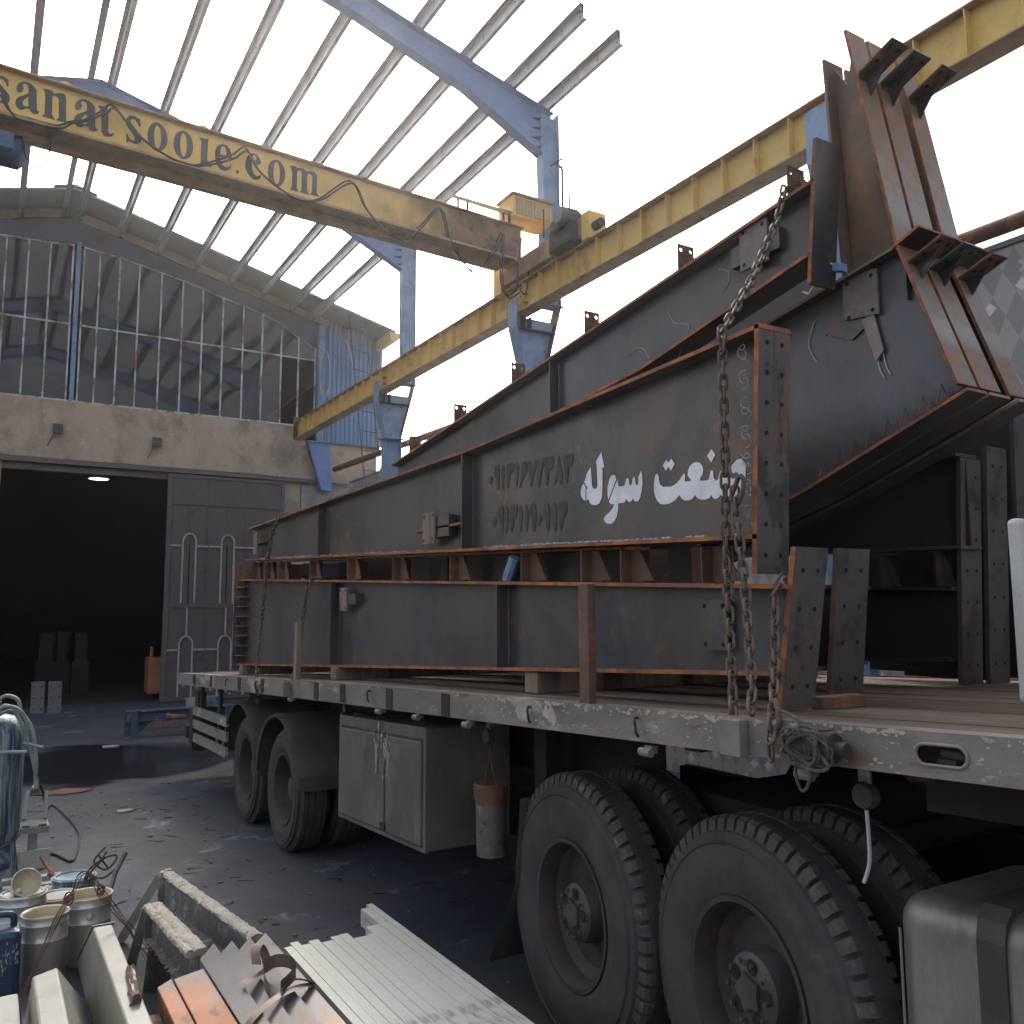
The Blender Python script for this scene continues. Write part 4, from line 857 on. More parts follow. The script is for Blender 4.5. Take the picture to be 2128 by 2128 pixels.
# ================================================================ portal frames, crane columns, purlins
def portal(y, name_label):
    fr = thing('portal_frame', (6.85, y, 0), name_label, 'steel frame', 'blue portal frames of the open bay')
    for sgn in (1, -1):
        fx = lambda x: 1.2 + sgn * (x - 1.2)
        P3 = lambda q: [(fx(x), y, z) for x, z in q]
        top = [(1.2, 10.85), (6.92, RT(6.92))]
        bot = [(6.70, 8.70), (5.40, 9.34), (3.7, 9.86), (1.2, 10.47)]
        cb = [(6.70, 8.70), (6.74, 6.4)]
        part('rafter_web', 'blue', fr, lambda b: b.prism(P3(top + bot), (0, 0.012, 0)))
        part('rafter_flange', ['blue', 'blue'], fr, lambda b: (ribbon(b, P3([(1.2, 10.862), (6.92, RT(6.92) + 0.012)]), (0, 0.09, 0), -0.012 * sgn), ribbon(b, P3(bot), (0, 0.09, 0), 0.012 * sgn)))
        part('column_web', 'blue_pale', fr, lambda b: b.prism([(q[0], q[1] - 0.016, q[2]) for q in P3([(6.72, 8.70), (6.72, RT(6.72) - 0.03), (6.985, RT(6.985) - 0.03), (6.985, 6.41), (6.775, 6.41)])], (0, 0.011, 0)))
        part('column_flange', ['blue_pale', 'blue_pale'], fr, lambda b: (ribbon(b, P3([(6.99, 6.4), (6.99, RT(7.0) + 0.06)]), (0, 0.09, 0), 0.014 * sgn), ribbon(b, P3(cb), (0, 0.09, 0), -0.014 * sgn)))
        for z in (8.8, 8.95, 9.1, 9.25):
            part('splice_gusset', 'blue_dark', fr, lambda b: b.prism([(fx(6.69), y - 0.09, z), (fx(6.56), y - 0.012, z), (fx(6.69), y - 0.012, z)], (0, 0, 0.012)))
        part('crane_column', 'blue_pale', fr, lambda b: (b.box(min(fx(6.38), fx(6.395)), max(fx(6.38), fx(6.395)), y - 0.12, y + 0.12, 0, 5.27), b.box(min(fx(6.395), fx(6.69)), max(fx(6.395), fx(6.69)), y - 0.006, y + 0.006, 0, 5.27), b.box(min(fx(6.69), fx(6.705)), max(fx(6.69), fx(6.705)), y - 0.12, y + 0.12, 0, 5.27)))
        part('collar', 'blue_pale', fr, lambda b: b.box(min(fx(6.33), fx(6.76)), max(fx(6.33), fx(6.76)), y - 0.14, y + 0.14, 5.273, 5.29))
        part('corbel_web', 'blue_pale', fr, lambda b: b.prism(P3([(6.23, 6.16), (6.98, 6.16), (6.70, 5.29), (6.4, 5.29), (6.23, 5.98)]), (0, 0.012, 0)))
        part('corbel_flange', ['blue_pale', 'blue_pale'], fr, lambda b: ribbon(b, P3([(6.385, 5.29), (6.215, 5.98), (6.215, 6.385)]), (0, 0.12, 0), 0.014 * sgn))
        part('corbel_back_flange', ['rust_dark', 'rust_dark'], fr, lambda b: ribbon(b, P3([(6.705, 5.29), (6.99, 6.39)]), (0, 0.11, 0), -0.014 * sgn))
        part('seat_plate', 'blue_pale', fr, lambda b: b.box(min(fx(6.232), fx(7.02)), max(fx(6.232), fx(7.02)), y - 0.12, y + 0.12, 6.163, 6.172) if False else b.box(min(fx(6.45), fx(7.04)), max(fx(6.45), fx(7.04)), y - 0.125, y + 0.125, 6.39, 6.402))
        for x in (6.34, 6.46):
            part('stiffener', 'blue_dark', fr, lambda b: b.box(min(fx(x), fx(x + 0.01)), max(fx(x), fx(x + 0.01)), y - 0.11, y - 0.008, 5.98, 6.155))
        part('stiffener', 'blue_dark', fr, lambda b: b.box(min(fx(6.235), fx(6.9)), max(fx(6.235), fx(6.9)), y - 0.11, y - 0.008, 5.965, 5.977))
    return fr
f1 = portal(10.2, 'nearer blue portal frame whose column stands beside the crane motor')
f2 = portal(15.25, 'middle blue portal frame, behind the lettered crane bridge')
# lone crane column nearer the viewer: same lower column and corbel, no rafter above
cc = thing('crane_column', (6.5, 5.1, 0), 'blue crane column top showing behind the leaning rusty steel heads', 'column')
part('shaft', 'blue_pale', cc, lambda b: (b.box(6.3, 6.315, 4.86, 5.06, 0, 6.15), b.box(6.315, 6.66, 4.954, 4.966, 0, 6.15), b.box(6.66, 6.675, 4.86, 5.06, 0, 6.15)))
part('corbel', 'blue_pale', cc, lambda b: b.prism([(6.08, 4.66, 6.4), (6.235, 4.66, 6.44), (6.235, 4.66, 5.75), (6.2, 4.66, 5.6), (6.08, 4.66, 5.9)], (0, 0.24, 0)))
part('cap_plate', 'blue_pale', cc, lambda b: b.box(6.24, 6.74, 4.65, 4.91, 6.153, 6.168))

def purlin(x, y0, y1, label):
    z = 10.862 - 0.258 * abs(x - 1.2)
    s = 1 if x > 1.2 else -1
    f = lambda d: x + s * d
    b = MB()
    pr = [(0, 0), (0.065, 0), (0.065, 0.018), (0.062, 0.018), (0.062, 0.003), (0.003, 0.003), (0.003, 0.185), (-0.06, 0.185), (-0.06, 0.17), (-0.063, 0.17), (-0.063, 0.188), (0, 0.188)]
    b.prism([(f(u), y0, z + w) for u, w in pr], (0, y1 - y0, 0))
    o = b.build('roof_purlin', 'purlin')
    tag(o, label, 'purlin', 'grey roof purlins over the open bay')
    h = MB()
    for yy in (y0 + 0.08, y0 + 0.5, 9.7, 10.8, 12.4, 12.8, 14.7, 15.9, 18):
        if yy > y0:
            for w in (0.06, 0.12):
                h.disc((f(-0.0035), yy, z + w), 0.014, 'X', 8)
                h.disc((f(0.0065), yy, z + w), 0.014, 'X', 8)
    h.build('bolt_hole', 'hole', o)['kind'] = 'stuff'
    c = MB()
    for fy in (10.2, 15.25):
        c.prism([(f(0.008), fy - 0.05, z - 0.004), (f(0.008), fy + 0.05, z - 0.004), (f(0.008), fy + 0.05, z + 0.16), (f(0.008), fy - 0.05, z + 0.16)], (s * 0.01, 0, 0))
    c.build('cleat', 'blue', o)
ords = ['first', 'second', 'third', 'fourth', 'fifth', 'sixth', 'seventh', 'eighth']
for i, x in enumerate(reversed(PURX)):
    purlin(x, 8.36, 20.95, ['grey eave purlin, lowest on the right, its bare end jutting over the eave post', 'grey purlin second up from the right eave, its drilled end free in the sky', 'grey purlin third up from the right eave', 'grey purlin fourth up from the right eave, crossing above the crane walkway end', 'grey purlin fifth up from the right eave, over the dot com lettering', 'grey purlin sixth up from the right eave', 'grey purlin next but one right of the ridge', 'grey purlin just right of the roof ridge'][i])
for i, x in enumerate(PURL):
    purlin(x, 8.36, 20.95, ['grey purlin just left of the roof ridge', 'grey purlin second left of the roof ridge', 'grey purlin third left of the ridge, at the left picture edge', 'grey purlin fourth left of the ridge', 'grey purlin fifth left of the ridge', 'grey purlin sixth left of the ridge', 'grey purlin seventh left of the ridge', 'grey eave purlin of the left roof side'][i])

# ================================================================ crane runway beam
rw = thing('runway_beam', (6.35, 10, 6.17), 'long yellow crane runway beam with web stiffeners', 'crane beam')
RY0, RY1 = 0.6, 20.55
part('web', 'runway', rw, lambda b: b.box(6.344, 6.356, RY0, RY1, 6.185, 6.605))
part('top_flange', 'runway_edge', rw, lambda b: b.box(6.25, 6.45, RY0, RY1, 6.605, 6.62))
part('bottom_flange', 'runway_edge', rw, lambda b: b.box(6.235, 6.465, RY0, RY1, 6.172, 6.185))
part('crane_rail', 'rust_dark', rw, lambda b: b.box(6.325, 6.375, RY0, RY1, 6.621, 6.66))
y = 0.9
while y < 20.3:
    part('stiffener', 'runway', rw, lambda b: b.box(6.262, 6.343, y - 0.005, y + 0.005, 6.187, 6.603))
    y += 0.4345
for yy in (9.98, 15.0):
    for z in (6.3, 6.42):
        part('splice_seat', 'runway_edge', rw, lambda b: b.prism([(6.265, yy, z), (6.343, yy, z), (6.343, yy + 0.17, z), (6.30, yy + 0.17, z)], (0, 0, 0.012)))
part('end_plate', 'rust_dark', rw, lambda b: b.box(6.23, 6.47, RY1 + 0.002, RY1 + 0.016, 6.17, 6.75))

# ================================================================ bridge crane
BX0, BY0 = -0.16, 9.55
bax = Vector((5.31, 0.4, 0)).normalized()
bnx = Vector((-bax.y, bax.x, 0))
def BP(s, d, z):
    p = Vector((BX0, BY0, 0)) + bax * s + bnx * d
    return (p.x, p.y, z)
def bbox(b, s0, s1, d0, d1, z0, z1, mi=0):
    b.hexa([BP(s0, d0, z0), BP(s1, d0, z0), BP(s1, d1, z0), BP(s0, d1, z0)], [BP(s0, d0, z1), BP(s1, d0, z1), BP(s1, d1, z1), BP(s0, d1, z1)], mi)
br = thing('bridge_crane', BP(3, 0.2, 6.9), 'yellow overhead bridge crane with dark web address lettering on its girder', 'crane')
part('girder', 'yellow', br, lambda b: bbox(b, -4.6, 6.45, 0.0, 0.34, 6.9, 7.375), bevel=0.004)
part('top_plate', 'yellow_dirty', br, lambda b: bbox(b, -4.6, 6.45, -0.07, 0.41, 7.378, 7.395))
part('bottom_plate', 'yellow_dirty', br, lambda b: bbox(b, -4.6, 6.3, -0.09, 0.43, 6.868, 6.897))
part('grime_film', 'grime', br, lambda b: bbox(b, 3.6, 6.44, -0.003, -0.0015, 6.905, 7.37))
for nm, rings in LATIN:
    part('letter_' + nm if nm != 'dot' else 'full_stop', 'ink', br, lambda b: b.holed([[BP(s, -0.005, z) for s, z in r] for r in rings], bnx * 0.004))
for s in (0.58, 2.0):
    part('lifting_lug', 'yellow', br, lambda b: b.holed([[BP(s - 0.16, 0.1, 7.396), BP(s - 0.07, 0.1, 7.44), BP(s - 0.03, 0.1, 7.5), BP(s + 0.03, 0.1, 7.52), BP(s + 0.09, 0.1, 7.49), BP(s + 0.1, 0.1, 7.396)], [BP(s + 0.03 + 0.032 * math.cos(a * 0.628), 0.1, 7.46 + 0.032 * math.sin(a * 0.628)) for a in range(10)]], bnx * 0.02))
part('end_carriage', 'yellow_dirty', br, lambda b: b.box(6.24, 6.48, 8.5, 10.62, 6.69, 6.96), bevel=0.01)
part('buffer_box', 'yellow', br, lambda b: b.box(6.22, 6.5, 8.36, 8.52, 6.62, 6.98), bevel=0.006)
part('buffer_box', 'yellow', br, lambda b: b.box(6.2, 6.5, 10.5, 10.72, 6.58, 6.99), bevel=0.006)
part('buffer', 'grease', br, lambda b: b.cyl((6.32, 8.22, 6.78), 0.06, 0.14, 'Y', 16), smooth=True)
for yy in (8.75, 10.3):
    part('wheel', 'grease', br, lambda b: b.cyl((6.3, yy, 6.74), 0.095, 0.1, 'X', 20), smooth=True)
part('gearbox', 'grease', br, lambda b: (b.box(6.12, 6.3, 8.62, 9.12, 6.64, 6.92), b.box(6.06, 6.24, 8.75, 9.0, 6.86, 7.02)), bevel=0.02)
part('drive_motor', 'motor_grey', br, lambda b: b.lathe([(0.001, 0), (0.10, 0.0), (0.12, 0.03), (0.12, 0.09), (0.105, 0.1), (0.105, 0.3), (0.09, 0.34), (0.001, 0.34)], (6.0, 8.72, 7.0), 'X', 20), smooth=True)
part('motor_fins', 'motor_grey', br, lambda b: [b.box(6.11, 6.29, 8.72 + 0.115 * math.cos(a) - 0.006, 8.72 + 0.115 * math.cos(a) + 0.006, 7.0 + 0.115 * math.sin(a) - 0.006, 7.0 + 0.115 * math.sin(a) + 0.006) for a in [i * 0.524 for i in range(12)]])
part('guard_rod', 'rust_dark', br, lambda b: (b.tube([(6.1, 8.6, 6.9), (6.1, 8.6, 7.35)], 0.012, 6), b.tube([(6.1, 9.2, 6.9), (6.1, 9.2, 7.3)], 0.012, 6)))
part('control_cabinet', ['yellow', 'yellow_dirty'], br, lambda b: (b.box(6.05, 6.7, 9.9, 10.3, 7.5, 7.80), b.prism([(6.02, 9.86, 7.803), (6.73, 9.86, 7.803), (6.73, 10.34, 7.803), (6.02, 10.34, 7.803)], (0, 0, 0.03), 1)))
for i in range(4):
    part('cabinet_slat', 'tan_trim', br, lambda b: b.box(6.1 + i * 0.15, 6.22 + i * 0.15, 9.885, 9.897, 7.53, 7.77))
part('service_platform', 'cream', br, lambda b: b.hexa([BP(5.3, -0.06, 7.545), BP(7.0, -0.14, 7.545), BP(7.02, 0.05, 7.56), BP(5.3, 0.05, 7.56)], [BP(5.3, -0.06, 7.555), BP(7.0, -0.14, 7.555), BP(7.02, 0.05, 7.57), BP(5.3, 0.05, 7.57)]))
for s in (5.35, 5.5, 6.1, 6.2):
    part('platform_post', 'rust_dark', br, lambda b: bbox(b, s, s + 0.025, -0.05, -0.02, 7.398, 7.53))
part('torn_flag', 'zinc', br, lambda b: b.add([BP(5.16, -0.1, 7.7), BP(5.26, -0.1, 7.55), BP(5.36, -0.1, 7.56), BP(5.22, -0.1, 7.6)], [(0, 1, 2, 3)]))
part('trolley_rail', 'yellow_dirty', br, lambda b: bbox(b, -4.6, 6.0, 0.14, 0.2, 6.8, 6.866))
ho = thing('hoist', BP(-0.4, 0.2, 6.7), 'blue electric hoist motor hanging under the crane girder at the left edge', 'hoist')
part('hoist_motor', 'motor_blue', ho, lambda b: b.tube([BP(-1.3, 0.25, 6.66), BP(-0.16, 0.25, 6.66), BP(-0.15, 0.25, 6.66), BP(0.23, 0.25, 6.66), BP(0.27, 0.25, 6.66)], [0.18, 0.18, 0.165, 0.165, 0.12], 24), smooth=True)
part('hoist_box', 'motor_blue', ho, lambda b: bbox(b, -0.18, 0.16, -0.03, 0.05, 6.56, 6.74), bevel=0.015)
part('hanger', 'grease', ho, lambda b: (bbox(b, -0.5, -0.44, 0.1, 0.3, 6.7, 6.86), bbox(b, -1.1, -1.04, 0.1, 0.3, 6.7, 6.86)))
FEST = [(-0.14, 9.5, 7.06), (-0.04, 9.51, 6.91), (0.12, 9.52, 6.9), (0.36, 9.54, 6.91), (0.48, 9.55, 6.99), (0.62, 9.56, 7.06), (0.77, 9.57, 7.21), (0.86, 9.58, 7.31), (1.01, 9.59, 7.19), (1.18, 9.6, 7.04), (1.45, 9.62, 6.92), (1.64, 9.64, 6.9), (1.8, 9.65, 6.94), (2.12, 9.67, 7.14), (2.28, 9.68, 7.29), (2.44, 9.7, 7.08), (2.71, 9.72, 6.92), (2.93, 9.73, 6.85), (3.19, 9.75, 6.93), (3.59, 9.78, 7.28), (3.81, 9.8, 6.99), (4.11, 9.82, 6.77), (4.36, 9.84, 6.75), (4.57, 9.86, 6.94), (4.87, 9.88, 7.28), (5.02, 9.89, 6.91), (5.3, 9.91, 6.58), (5.5, 9.93, 6.58), (5.73, 9.94, 6.91), (5.87, 9.95, 7.2), (5.85, 9.95, 6.69), (5.88, 9.96, 6.44), (5.97, 9.96, 6.32), (6.14, 9.97, 6.44)]
fc = thing('festoon_cable', BP(3, -0.03, 6.9), 'dark power cable looping in sagging swags along the crane girder', 'cable')
for k, (dx, dz) in enumerate(((0, 0), (0.03, -0.025))):
    part('cable_strand', 'cable', fc, lambda b: b.tube(smooth_path([(x + dx, y - 0.03 - 0.01 * k, z + dz * (1 + 0.8 * math.sin(i))) for i, (x, y, z) in enumerate(FEST)], 5), 0.011, 6), smooth=True)
part('cable_tail', 'cable', fc, lambda b: b.tube(smooth_path([(0.4, 9.52, 6.93), (0.33, 9.52, 6.75), (0.3, 9.55, 6.55), (0.22, 9.6, 6.47), (0.12, 9.66, 6.55), (0.06, 9.7, 6.8)], 5), 0.008, 6), smooth=True)
part('cable_drop', 'cable', fc, lambda b: b.tube(smooth_path([(6.1, 9.9, 6.5), (6.12, 9.85, 6.9), (6.18, 9.85, 7.2), (6.25, 9.85, 7.15), (6.26, 9.85, 6.6), (6.2, 9.85, 6.35), (6.1, 9.88, 6.5)], 6), 0.01, 6), smooth=True)
tag(MB().tube([(6.62, 9.5, 7.2), (6.62, 9.5, 8.15), (6.52, 9.5, 8.22)], 0.02, 6).tube([(6.62, 9.5, 8.15), (6.62, 9.5, 8.5)], 0.01, 6).tube([(6.7, 9.9, 8.4), (6.62, 9.5, 8.3)], 0.015, 6).build('conductor_mast', 'rust_dark'), 'thin rusty conductor mast beside the nearer blue column', 'mast')
# ================================================================ flatbed trailer
DK = [(11.57, 1.218), (5.83, 1.470), (2.375, 1.591), (0.3, 1.678)]
def dz(y):
    for (a, za), (b_, zb) in zip(DK[:-1], DK[1:]):
        if y >= b_ - 1e-6:
            return za + (zb - za) * (y - a) / (b_ - a)
    return DK[-1][1]
DY = [y for y, _ in DK]
tr = thing('flatbed_trailer', (3.4, 6.5, 0), 'long flatbed trailer with scuffed grey side rail carrying the steel members', 'trailer')
XD0, XD1 = 2.13, 4.67
def sloped(b, x0, x1, y0, y1, t0, t1, mi=0):           # slab following the deck, t0..t1 below/above deck level
    ys = [y0] + [y for y in DY if y1 < y < y0] + [y1]
    for a, c in zip(ys[:-1], ys[1:]):
        b.hexa([(x0, a, dz(a) + t0), (x1, a, dz(a) + t0), (x1, c, dz(c) + t0), (x0, c, dz(c) + t0)], [(x0, a, dz(a) + t1), (x1, a, dz(a) + t1), (x1, c, dz(c) + t1), (x0, c, dz(c) + t1)], mi)
# near side rail with the stadium shaped opening
yr = [11.57, 5.83, 2.375, 0.3]
outer = [(y, dz(y) + 0.004) for y in yr] + [(y, dz(y) - 0.135 + (0.02 if y < 3 else 0)) for y in reversed(yr)]
sc_y, sc_z = 1.385, 1.578
hole = [(sc_y + 0.045 * s_ + 0.027 * math.cos(a) * 1.0, sc_z - 0.0405 * 0.045 * s_ + 0.027 * math.sin(a)) for s_, a in [(1, R(-90 + 22.5 * i)) for i in range(9)] + [(-1, R(90 + 22.5 * i)) for i in range(9)]]
part('side_rail', 'deck_steel', tr, lambda b: b.holed([yz(XD0, outer), yz(XD0, hole)], (0.008, 0, 0)))
part('rail_back', 'chassis', tr, lambda b: sloped(b, XD0 + 0.07, XD0 + 0.075, 11.5, 0.3, -0.12, -0.012))
part('rail_flange', 'deck_steel', tr, lambda b: sloped(b, XD0 + 0.0085, XD0 + 0.08, 11.55, 0.3, -0.006, 0.0035))
part('slot_rim', 'deck_steel', tr, lambda b: b.tube([(XD0 - 0.002, y, z) for y, z in hole], 0.005, 6, closed=True))
part('slot_winch', 'rim', tr, lambda b: (b.cyl((XD0 + 0.045, sc_y - 0.05, sc_z), 0.018, 0.07, 'Y', 12), b.box(XD0 + 0.03, XD0 + 0.06, sc_y - 0.02, sc_y + 0.03, sc_z - 0.026, sc_z - 0.014)))
part('far_side_rail', 'deck_steel', tr, lambda b: sloped(b, XD1 - 0.01, XD1, 11.57, 0.3, -0.13, 0.004))
part('rear_rail', 'deck_steel', tr, lambda b: b.box(XD0 + 0.01, XD1 - 0.012, 11.555, 11.57, 1.09, 1.222))
npl = 12
for i in range(npl):
    a = XD0 + 0.083 + i * (XD1 - XD0 - 0.1) / npl
    c = a + (XD1 - XD0 - 0.1) / npl - 0.008
    part('plank', 'wood', tr, lambda b: sloped(b, a, c, 11.53, 0.3, -0.04, -0.001 - 0.004 * rnd.random()))
for y in (10.6, 9.75, 8.55, 7.75, 6.3, 5.75, 4.95, 4.2):
    part('stake_pocket', 'chassis', tr, lambda b: b.box(XD0 - 0.006, XD0 - 0.001, y - 0.045, y + 0.045, dz(y) - 0.125, dz(y) - 0.004))
for y in (7.0,):
    part('stake_pocket', 'deck_steel', tr, lambda b: (b.box(XD0 - 0.055, XD0 - 0.048, y - 0.05, y + 0.05, dz(y) - 0.12, dz(y) - 0.0), b.box(XD0 - 0.048, XD0 - 0.001, y - 0.05, y - 0.044, dz(y) - 0.12, dz(y)), b.box(XD0 - 0.048, XD0 - 0.001, y + 0.044, y + 0.05, dz(y) - 0.12, dz(y))))
part('stake_pocket', 'deck_steel', tr, lambda b: (b.box(XD0 - 0.045, XD0 - 0.001, 2.045, 2.135, 1.485, 1.603)), bevel=0.004)
for y in (10.55, 9.0, 7.9, 5.25, 3.35, 2.6):
    part('rope_hook', 'chassis', tr, lambda b: b.tube([(XD0 - 0.004, y, dz(y) - 0.03), (XD0 - 0.02, y, dz(y) - 0.028), (XD0 - 0.03, y - 0.012, dz(y) - 0.04), (XD0 - 0.03, y - 0.02, dz(y) - 0.08), (XD0 - 0.02, y - 0.02, dz(y) - 0.095)], 0.006, 6))
for y in (11.2, 10.4, 9.7, 9.0, 8.35, 6.9, 5.1, 4.55, 3.95, 2.55, 1.82):
    part('rope_cleat', 'deck_steel', tr, lambda b: (b.cyl((XD0 - 0.01, y - 0.03, dz(y) - 0.15), 0.016, 0.06, 'Y', 10), b.box(XD0, XD0 + 0.03, y - 0.02, y + 0.02, dz(y) - 0.155, dz(y) - 0.128)))
for x in (2.95, 3.85):
    part('chassis_beam', 'chassis', tr, lambda b: (sloped(b, x - 0.07, x + 0.07, 11.3, 1.0, -0.16, -0.14), sloped(b, x - 0.006, x + 0.006, 11.3, 3.4 if x < 3 else 5.0, -0.5, -0.16), sloped(b, x - 0.006, x + 0.006, 3.4 if x < 3 else 5.0, 1.0, -0.2, -0.16), sloped(b, x - 0.07, x + 0.07, 11.3, 3.4 if x < 3 else 5.0, -0.515, -0.5), sloped(b, x - 0.07, x + 0.07, 3.4 if x < 3 else 5.0, 1.0, -0.215, -0.2)))
for y in (10.8, 9.6, 6.6, 5.9, 5.2, 4.4, 3.4, 2.4, 1.5):
    part('cross_member', 'chassis', tr, lambda b: b.hexa([(XD0 + 0.08, y - 0.04, dz(y) - 0.14), (XD1 - 0.08, y - 0.04, dz(y) - 0.14), (XD1 - 0.08, y + 0.04, dz(y) - 0.14), (XD0 + 0.08, y + 0.04, dz(y) - 0.14)], [(XD0 + 0.08, y - 0.04, dz(y) - 0.045), (XD1 - 0.08, y - 0.04, dz(y) - 0.045), (XD1 - 0.08, y + 0.04, dz(y) - 0.045), (XD0 + 0.08, y + 0.04, dz(y) - 0.045)]))
part('neck_plate', 'chassis', tr, lambda b: sloped(b, 2.6, 4.4, 1.75, 0.35, -0.3, -0.17))
part('belly_plate', 'chassis', tr, lambda b: b.box(2.75, 4.1, 4.3, 6.9, 0.62, 0.64))

def tyre_wheel(parent, x, y, z, r, w, sy, rr, lugs, flip=1, dual=True, yaw=0.0, hubcap=True):
    """outer face at x, tyre body going to x+w; rr rim radius"""
    out = []
    rot = Matrix.Rotation(yaw, 4, 'Z')
    def place(b):
        c = Vector((x, y, z))
        b.v = [tuple(c + rot @ (Vector(p) - c)) for p in b.v]
        return b
    s = flip
    cx_ = x if s > 0 else x
    def lathe(prof, n=56):
        b = MB()
        b.lathe([(q, s * h) for q, h in prof], (cx_, y, z), 'X', n, sy=sy)
        return place(b)
    k = r
    tread_in = 0.028 if lugs else 0.004
    prof = [(rr, 0.055), (rr + 0.012, 0.022), (rr + 0.05, 0.004), (rr + (k - rr) * 0.45, -0.004), (rr + (k - rr) * 0.66, 0.001), (rr + (k - rr) * 0.675, -0.004), (rr + (k - rr) * 0.7, 0.005), (rr + (k - rr) * 0.8, 0.01), (k - 0.045, 0.03), (k - tread_in, 0.052), (k - tread_in, w * 0.28), (k - 0.004, w * 0.31), (k - 0.002, w * 0.5), (k - 0.004, w * 0.69), (k - tread_in, w * 0.72), (k - tread_in, w - 0.052), (k - 0.045, w - 0.03), (rr + (k - rr) * 0.6, w + 0.004), (rr + 0.012, w - 0.022), (rr, w - 0.055)]
    ty = lathe(prof).build('tyre', 'rubber', parent, smooth=True)
    if lugs:
        b = MB()
        n = 62
        for i in range(n):
            for side in (0, 1):
                a0 = 2 * math.pi * (i + 0.5 * side) / n
                da = 2 * math.pi / n * 0.72
                ring = []
                # lug: from sidewall shoulder across the tread to a stepped centre line
                for aa, ctr in ((a0, w * 0.37), (a0 + da, w * 0.33)):
                    for q, h in ((k - 0.075, 0.014), (k - 0.012, 0.032), (k, 0.05), (k, ctr), (k - 0.03, ctr), (k - 0.06, 0.06)):
                        hh = h if side == 0 else w - h
                        ring.append((cx_ + s * hh, y + q * math.cos(aa) * sy, z + q * math.sin(aa)))
                m_ = 6
                fs = [(i_, (i_ + 1) % m_, m_ + (i_ + 1) % m_, m_ + i_) for i_ in range(m_)] + [tuple(range(m_ - 1, -1, -1)), tuple(range(m_, 2 * m_))]
                b.add(ring, fs)
        place(b).build('tread_lugs', 'tread', ty)['kind'] = 'stuff'
    else:
        b = MB()
        for h in (0.09, 0.15, 0.21):
            b.lathe([(k - 0.001, s * (w * h / 0.3 - 0.005)), (k + 0.001, s * (w * h / 0.3)), (k - 0.001, s * (w * h / 0.3 + 0.005))], (cx_, y, z), 'X', 48, sy=sy)
        place(b).build('tread_groove', 'hole', ty)
    rim = lathe([(rr + 0.006, 0.05), (rr + 0.012, 0.012), (rr - 0.008, 0.014), (rr - 0.022, 0.04), (rr - 0.03, 0.10), (rr - 0.055, w * 0.55), (rr - 0.07, w * 0.62), (0.12, w * 0.60), (0.001, w * 0.60)], 48).build('rim', 'rim', parent, smooth=True)
    if hubcap:
        h0 = w * 0.62
        h1 = 0.03
        hb = lathe([(0.14, h0), (0.138, h1 + 0.09), (0.125, h1 + 0.025), (0.105, h1 + 0.01), (0.001, h1 + 0.01)], 32).build('hub', 'hub', parent, smooth=True)
        for i in range(5):
            b = MB()
            a = 2 * math.pi * i / 5 + 0.5
            ccx, ccz = 0.088 * math.cos(a), 0.088 * math.sin(a)
            b.add([(cx_ + s * (h1 + 0.006), y + (ccx + 0.027 * math.cos(t * 0.524)) * sy, z + ccz + 0.027 * math.sin(t * 0.524)) for t in range(12)], [tuple(range(12))])
            place(b).build('hub_pocket', 'hole', hb)
        b = MB()
        b.prism([(cx_ + s * (h1 + 0.006), y + rr2 * math.cos(i * math.pi / 5) * sy, z + rr2 * math.sin(i * math.pi / 5)) for i, rr2 in enumerate([0.066, 0.05] * 5)], (-s * 0.012, 0, 0))
        for i in range(10):
            a = 2 * math.pi * i / 10
            b.cyl((cx_ + s * (h1 - 0.012), y + 0.1 * math.cos(a) * sy, z + 0.1 * math.sin(a)), 0.008, s * 0.012, 'X', 6)
        place(b).build('hub_star', 'hub', hb)
    else:
        b = MB()
        for i in range(10):
            a = 2 * math.pi * i / 10
            b.cyl((cx_ + s * (w * 0.6 - 0.03), y + 0.14 * math.cos(a) * sy, z + 0.14 * math.sin(a)), 0.014, s * 0.03, 'X', 6)
        b.lathe([(0.1, s * w * 0.6), (0.09, s * (w * 0.6 - 0.09)), (0.001, s * (w * 0.6 - 0.1))], (cx_, y, z), 'X', 24, sy=sy)
        place(b).build('hub', 'hub', rim, smooth=True)
    return ty

for y in (7.36, 8.55):
    for x, s in ((2.2, 1), (2.54, 1), (4.6, -1), (4.26, -1)):
        tyre_wheel(tr, x, y, 0.497, 0.5, 0.29, 0.92, 0.285, False, s, hubcap=False)
    part('axle', 'chassis', tr, lambda b: b.cyl((2.4, y, 0.5), 0.08, 2.0, 'X', 16))
# half round mudguards
for k_, (yc, a0, a1) in enumerate(((8.66, 8, 176), (7.42, 6, 176))):
    prof = []
    b = MB()
    n = 22
    for i in range(n + 1):
        a = R(a0 + (a1 - a0) * i / n)
        for rr_, xx in ((0.56, 2.16), (0.585, 2.15), (0.592, 2.2), (0.592, 2.8), (0.575, 2.8), (0.575, 2.2)):
            b.v.append((xx, yc - rr_ * math.cos(a), 0.52 + rr_ * math.sin(a)))
    for i in range(n):
        for j in range(6):
            b.f.append((i * 6 + j, i * 6 + (j + 1) % 6, (i + 1) * 6 + (j + 1) % 6, (i + 1) * 6 + j))
            b.m.append(0)
    o = b.build('mudguard', 'fender', tr, smooth=True)
part('mudguard_skirt', 'fender', tr, lambda b: b.box(2.19, 2.8, 6.83, 6.845, 0.56, 0.67))
part('mudguard_skirt', 'fender', tr, lambda b: b.box(2.19, 2.5, 8.06, 8.075, 0.5, 0.62))
part('apron', 'fender', tr, lambda b: b.prism([(2.62, 6.82, 0.62), (2.62, 6.02, 0.62), (2.62, 6.02, 1.15), (2.62, 6.82, 1.15)], (0.01, 0, 0)))
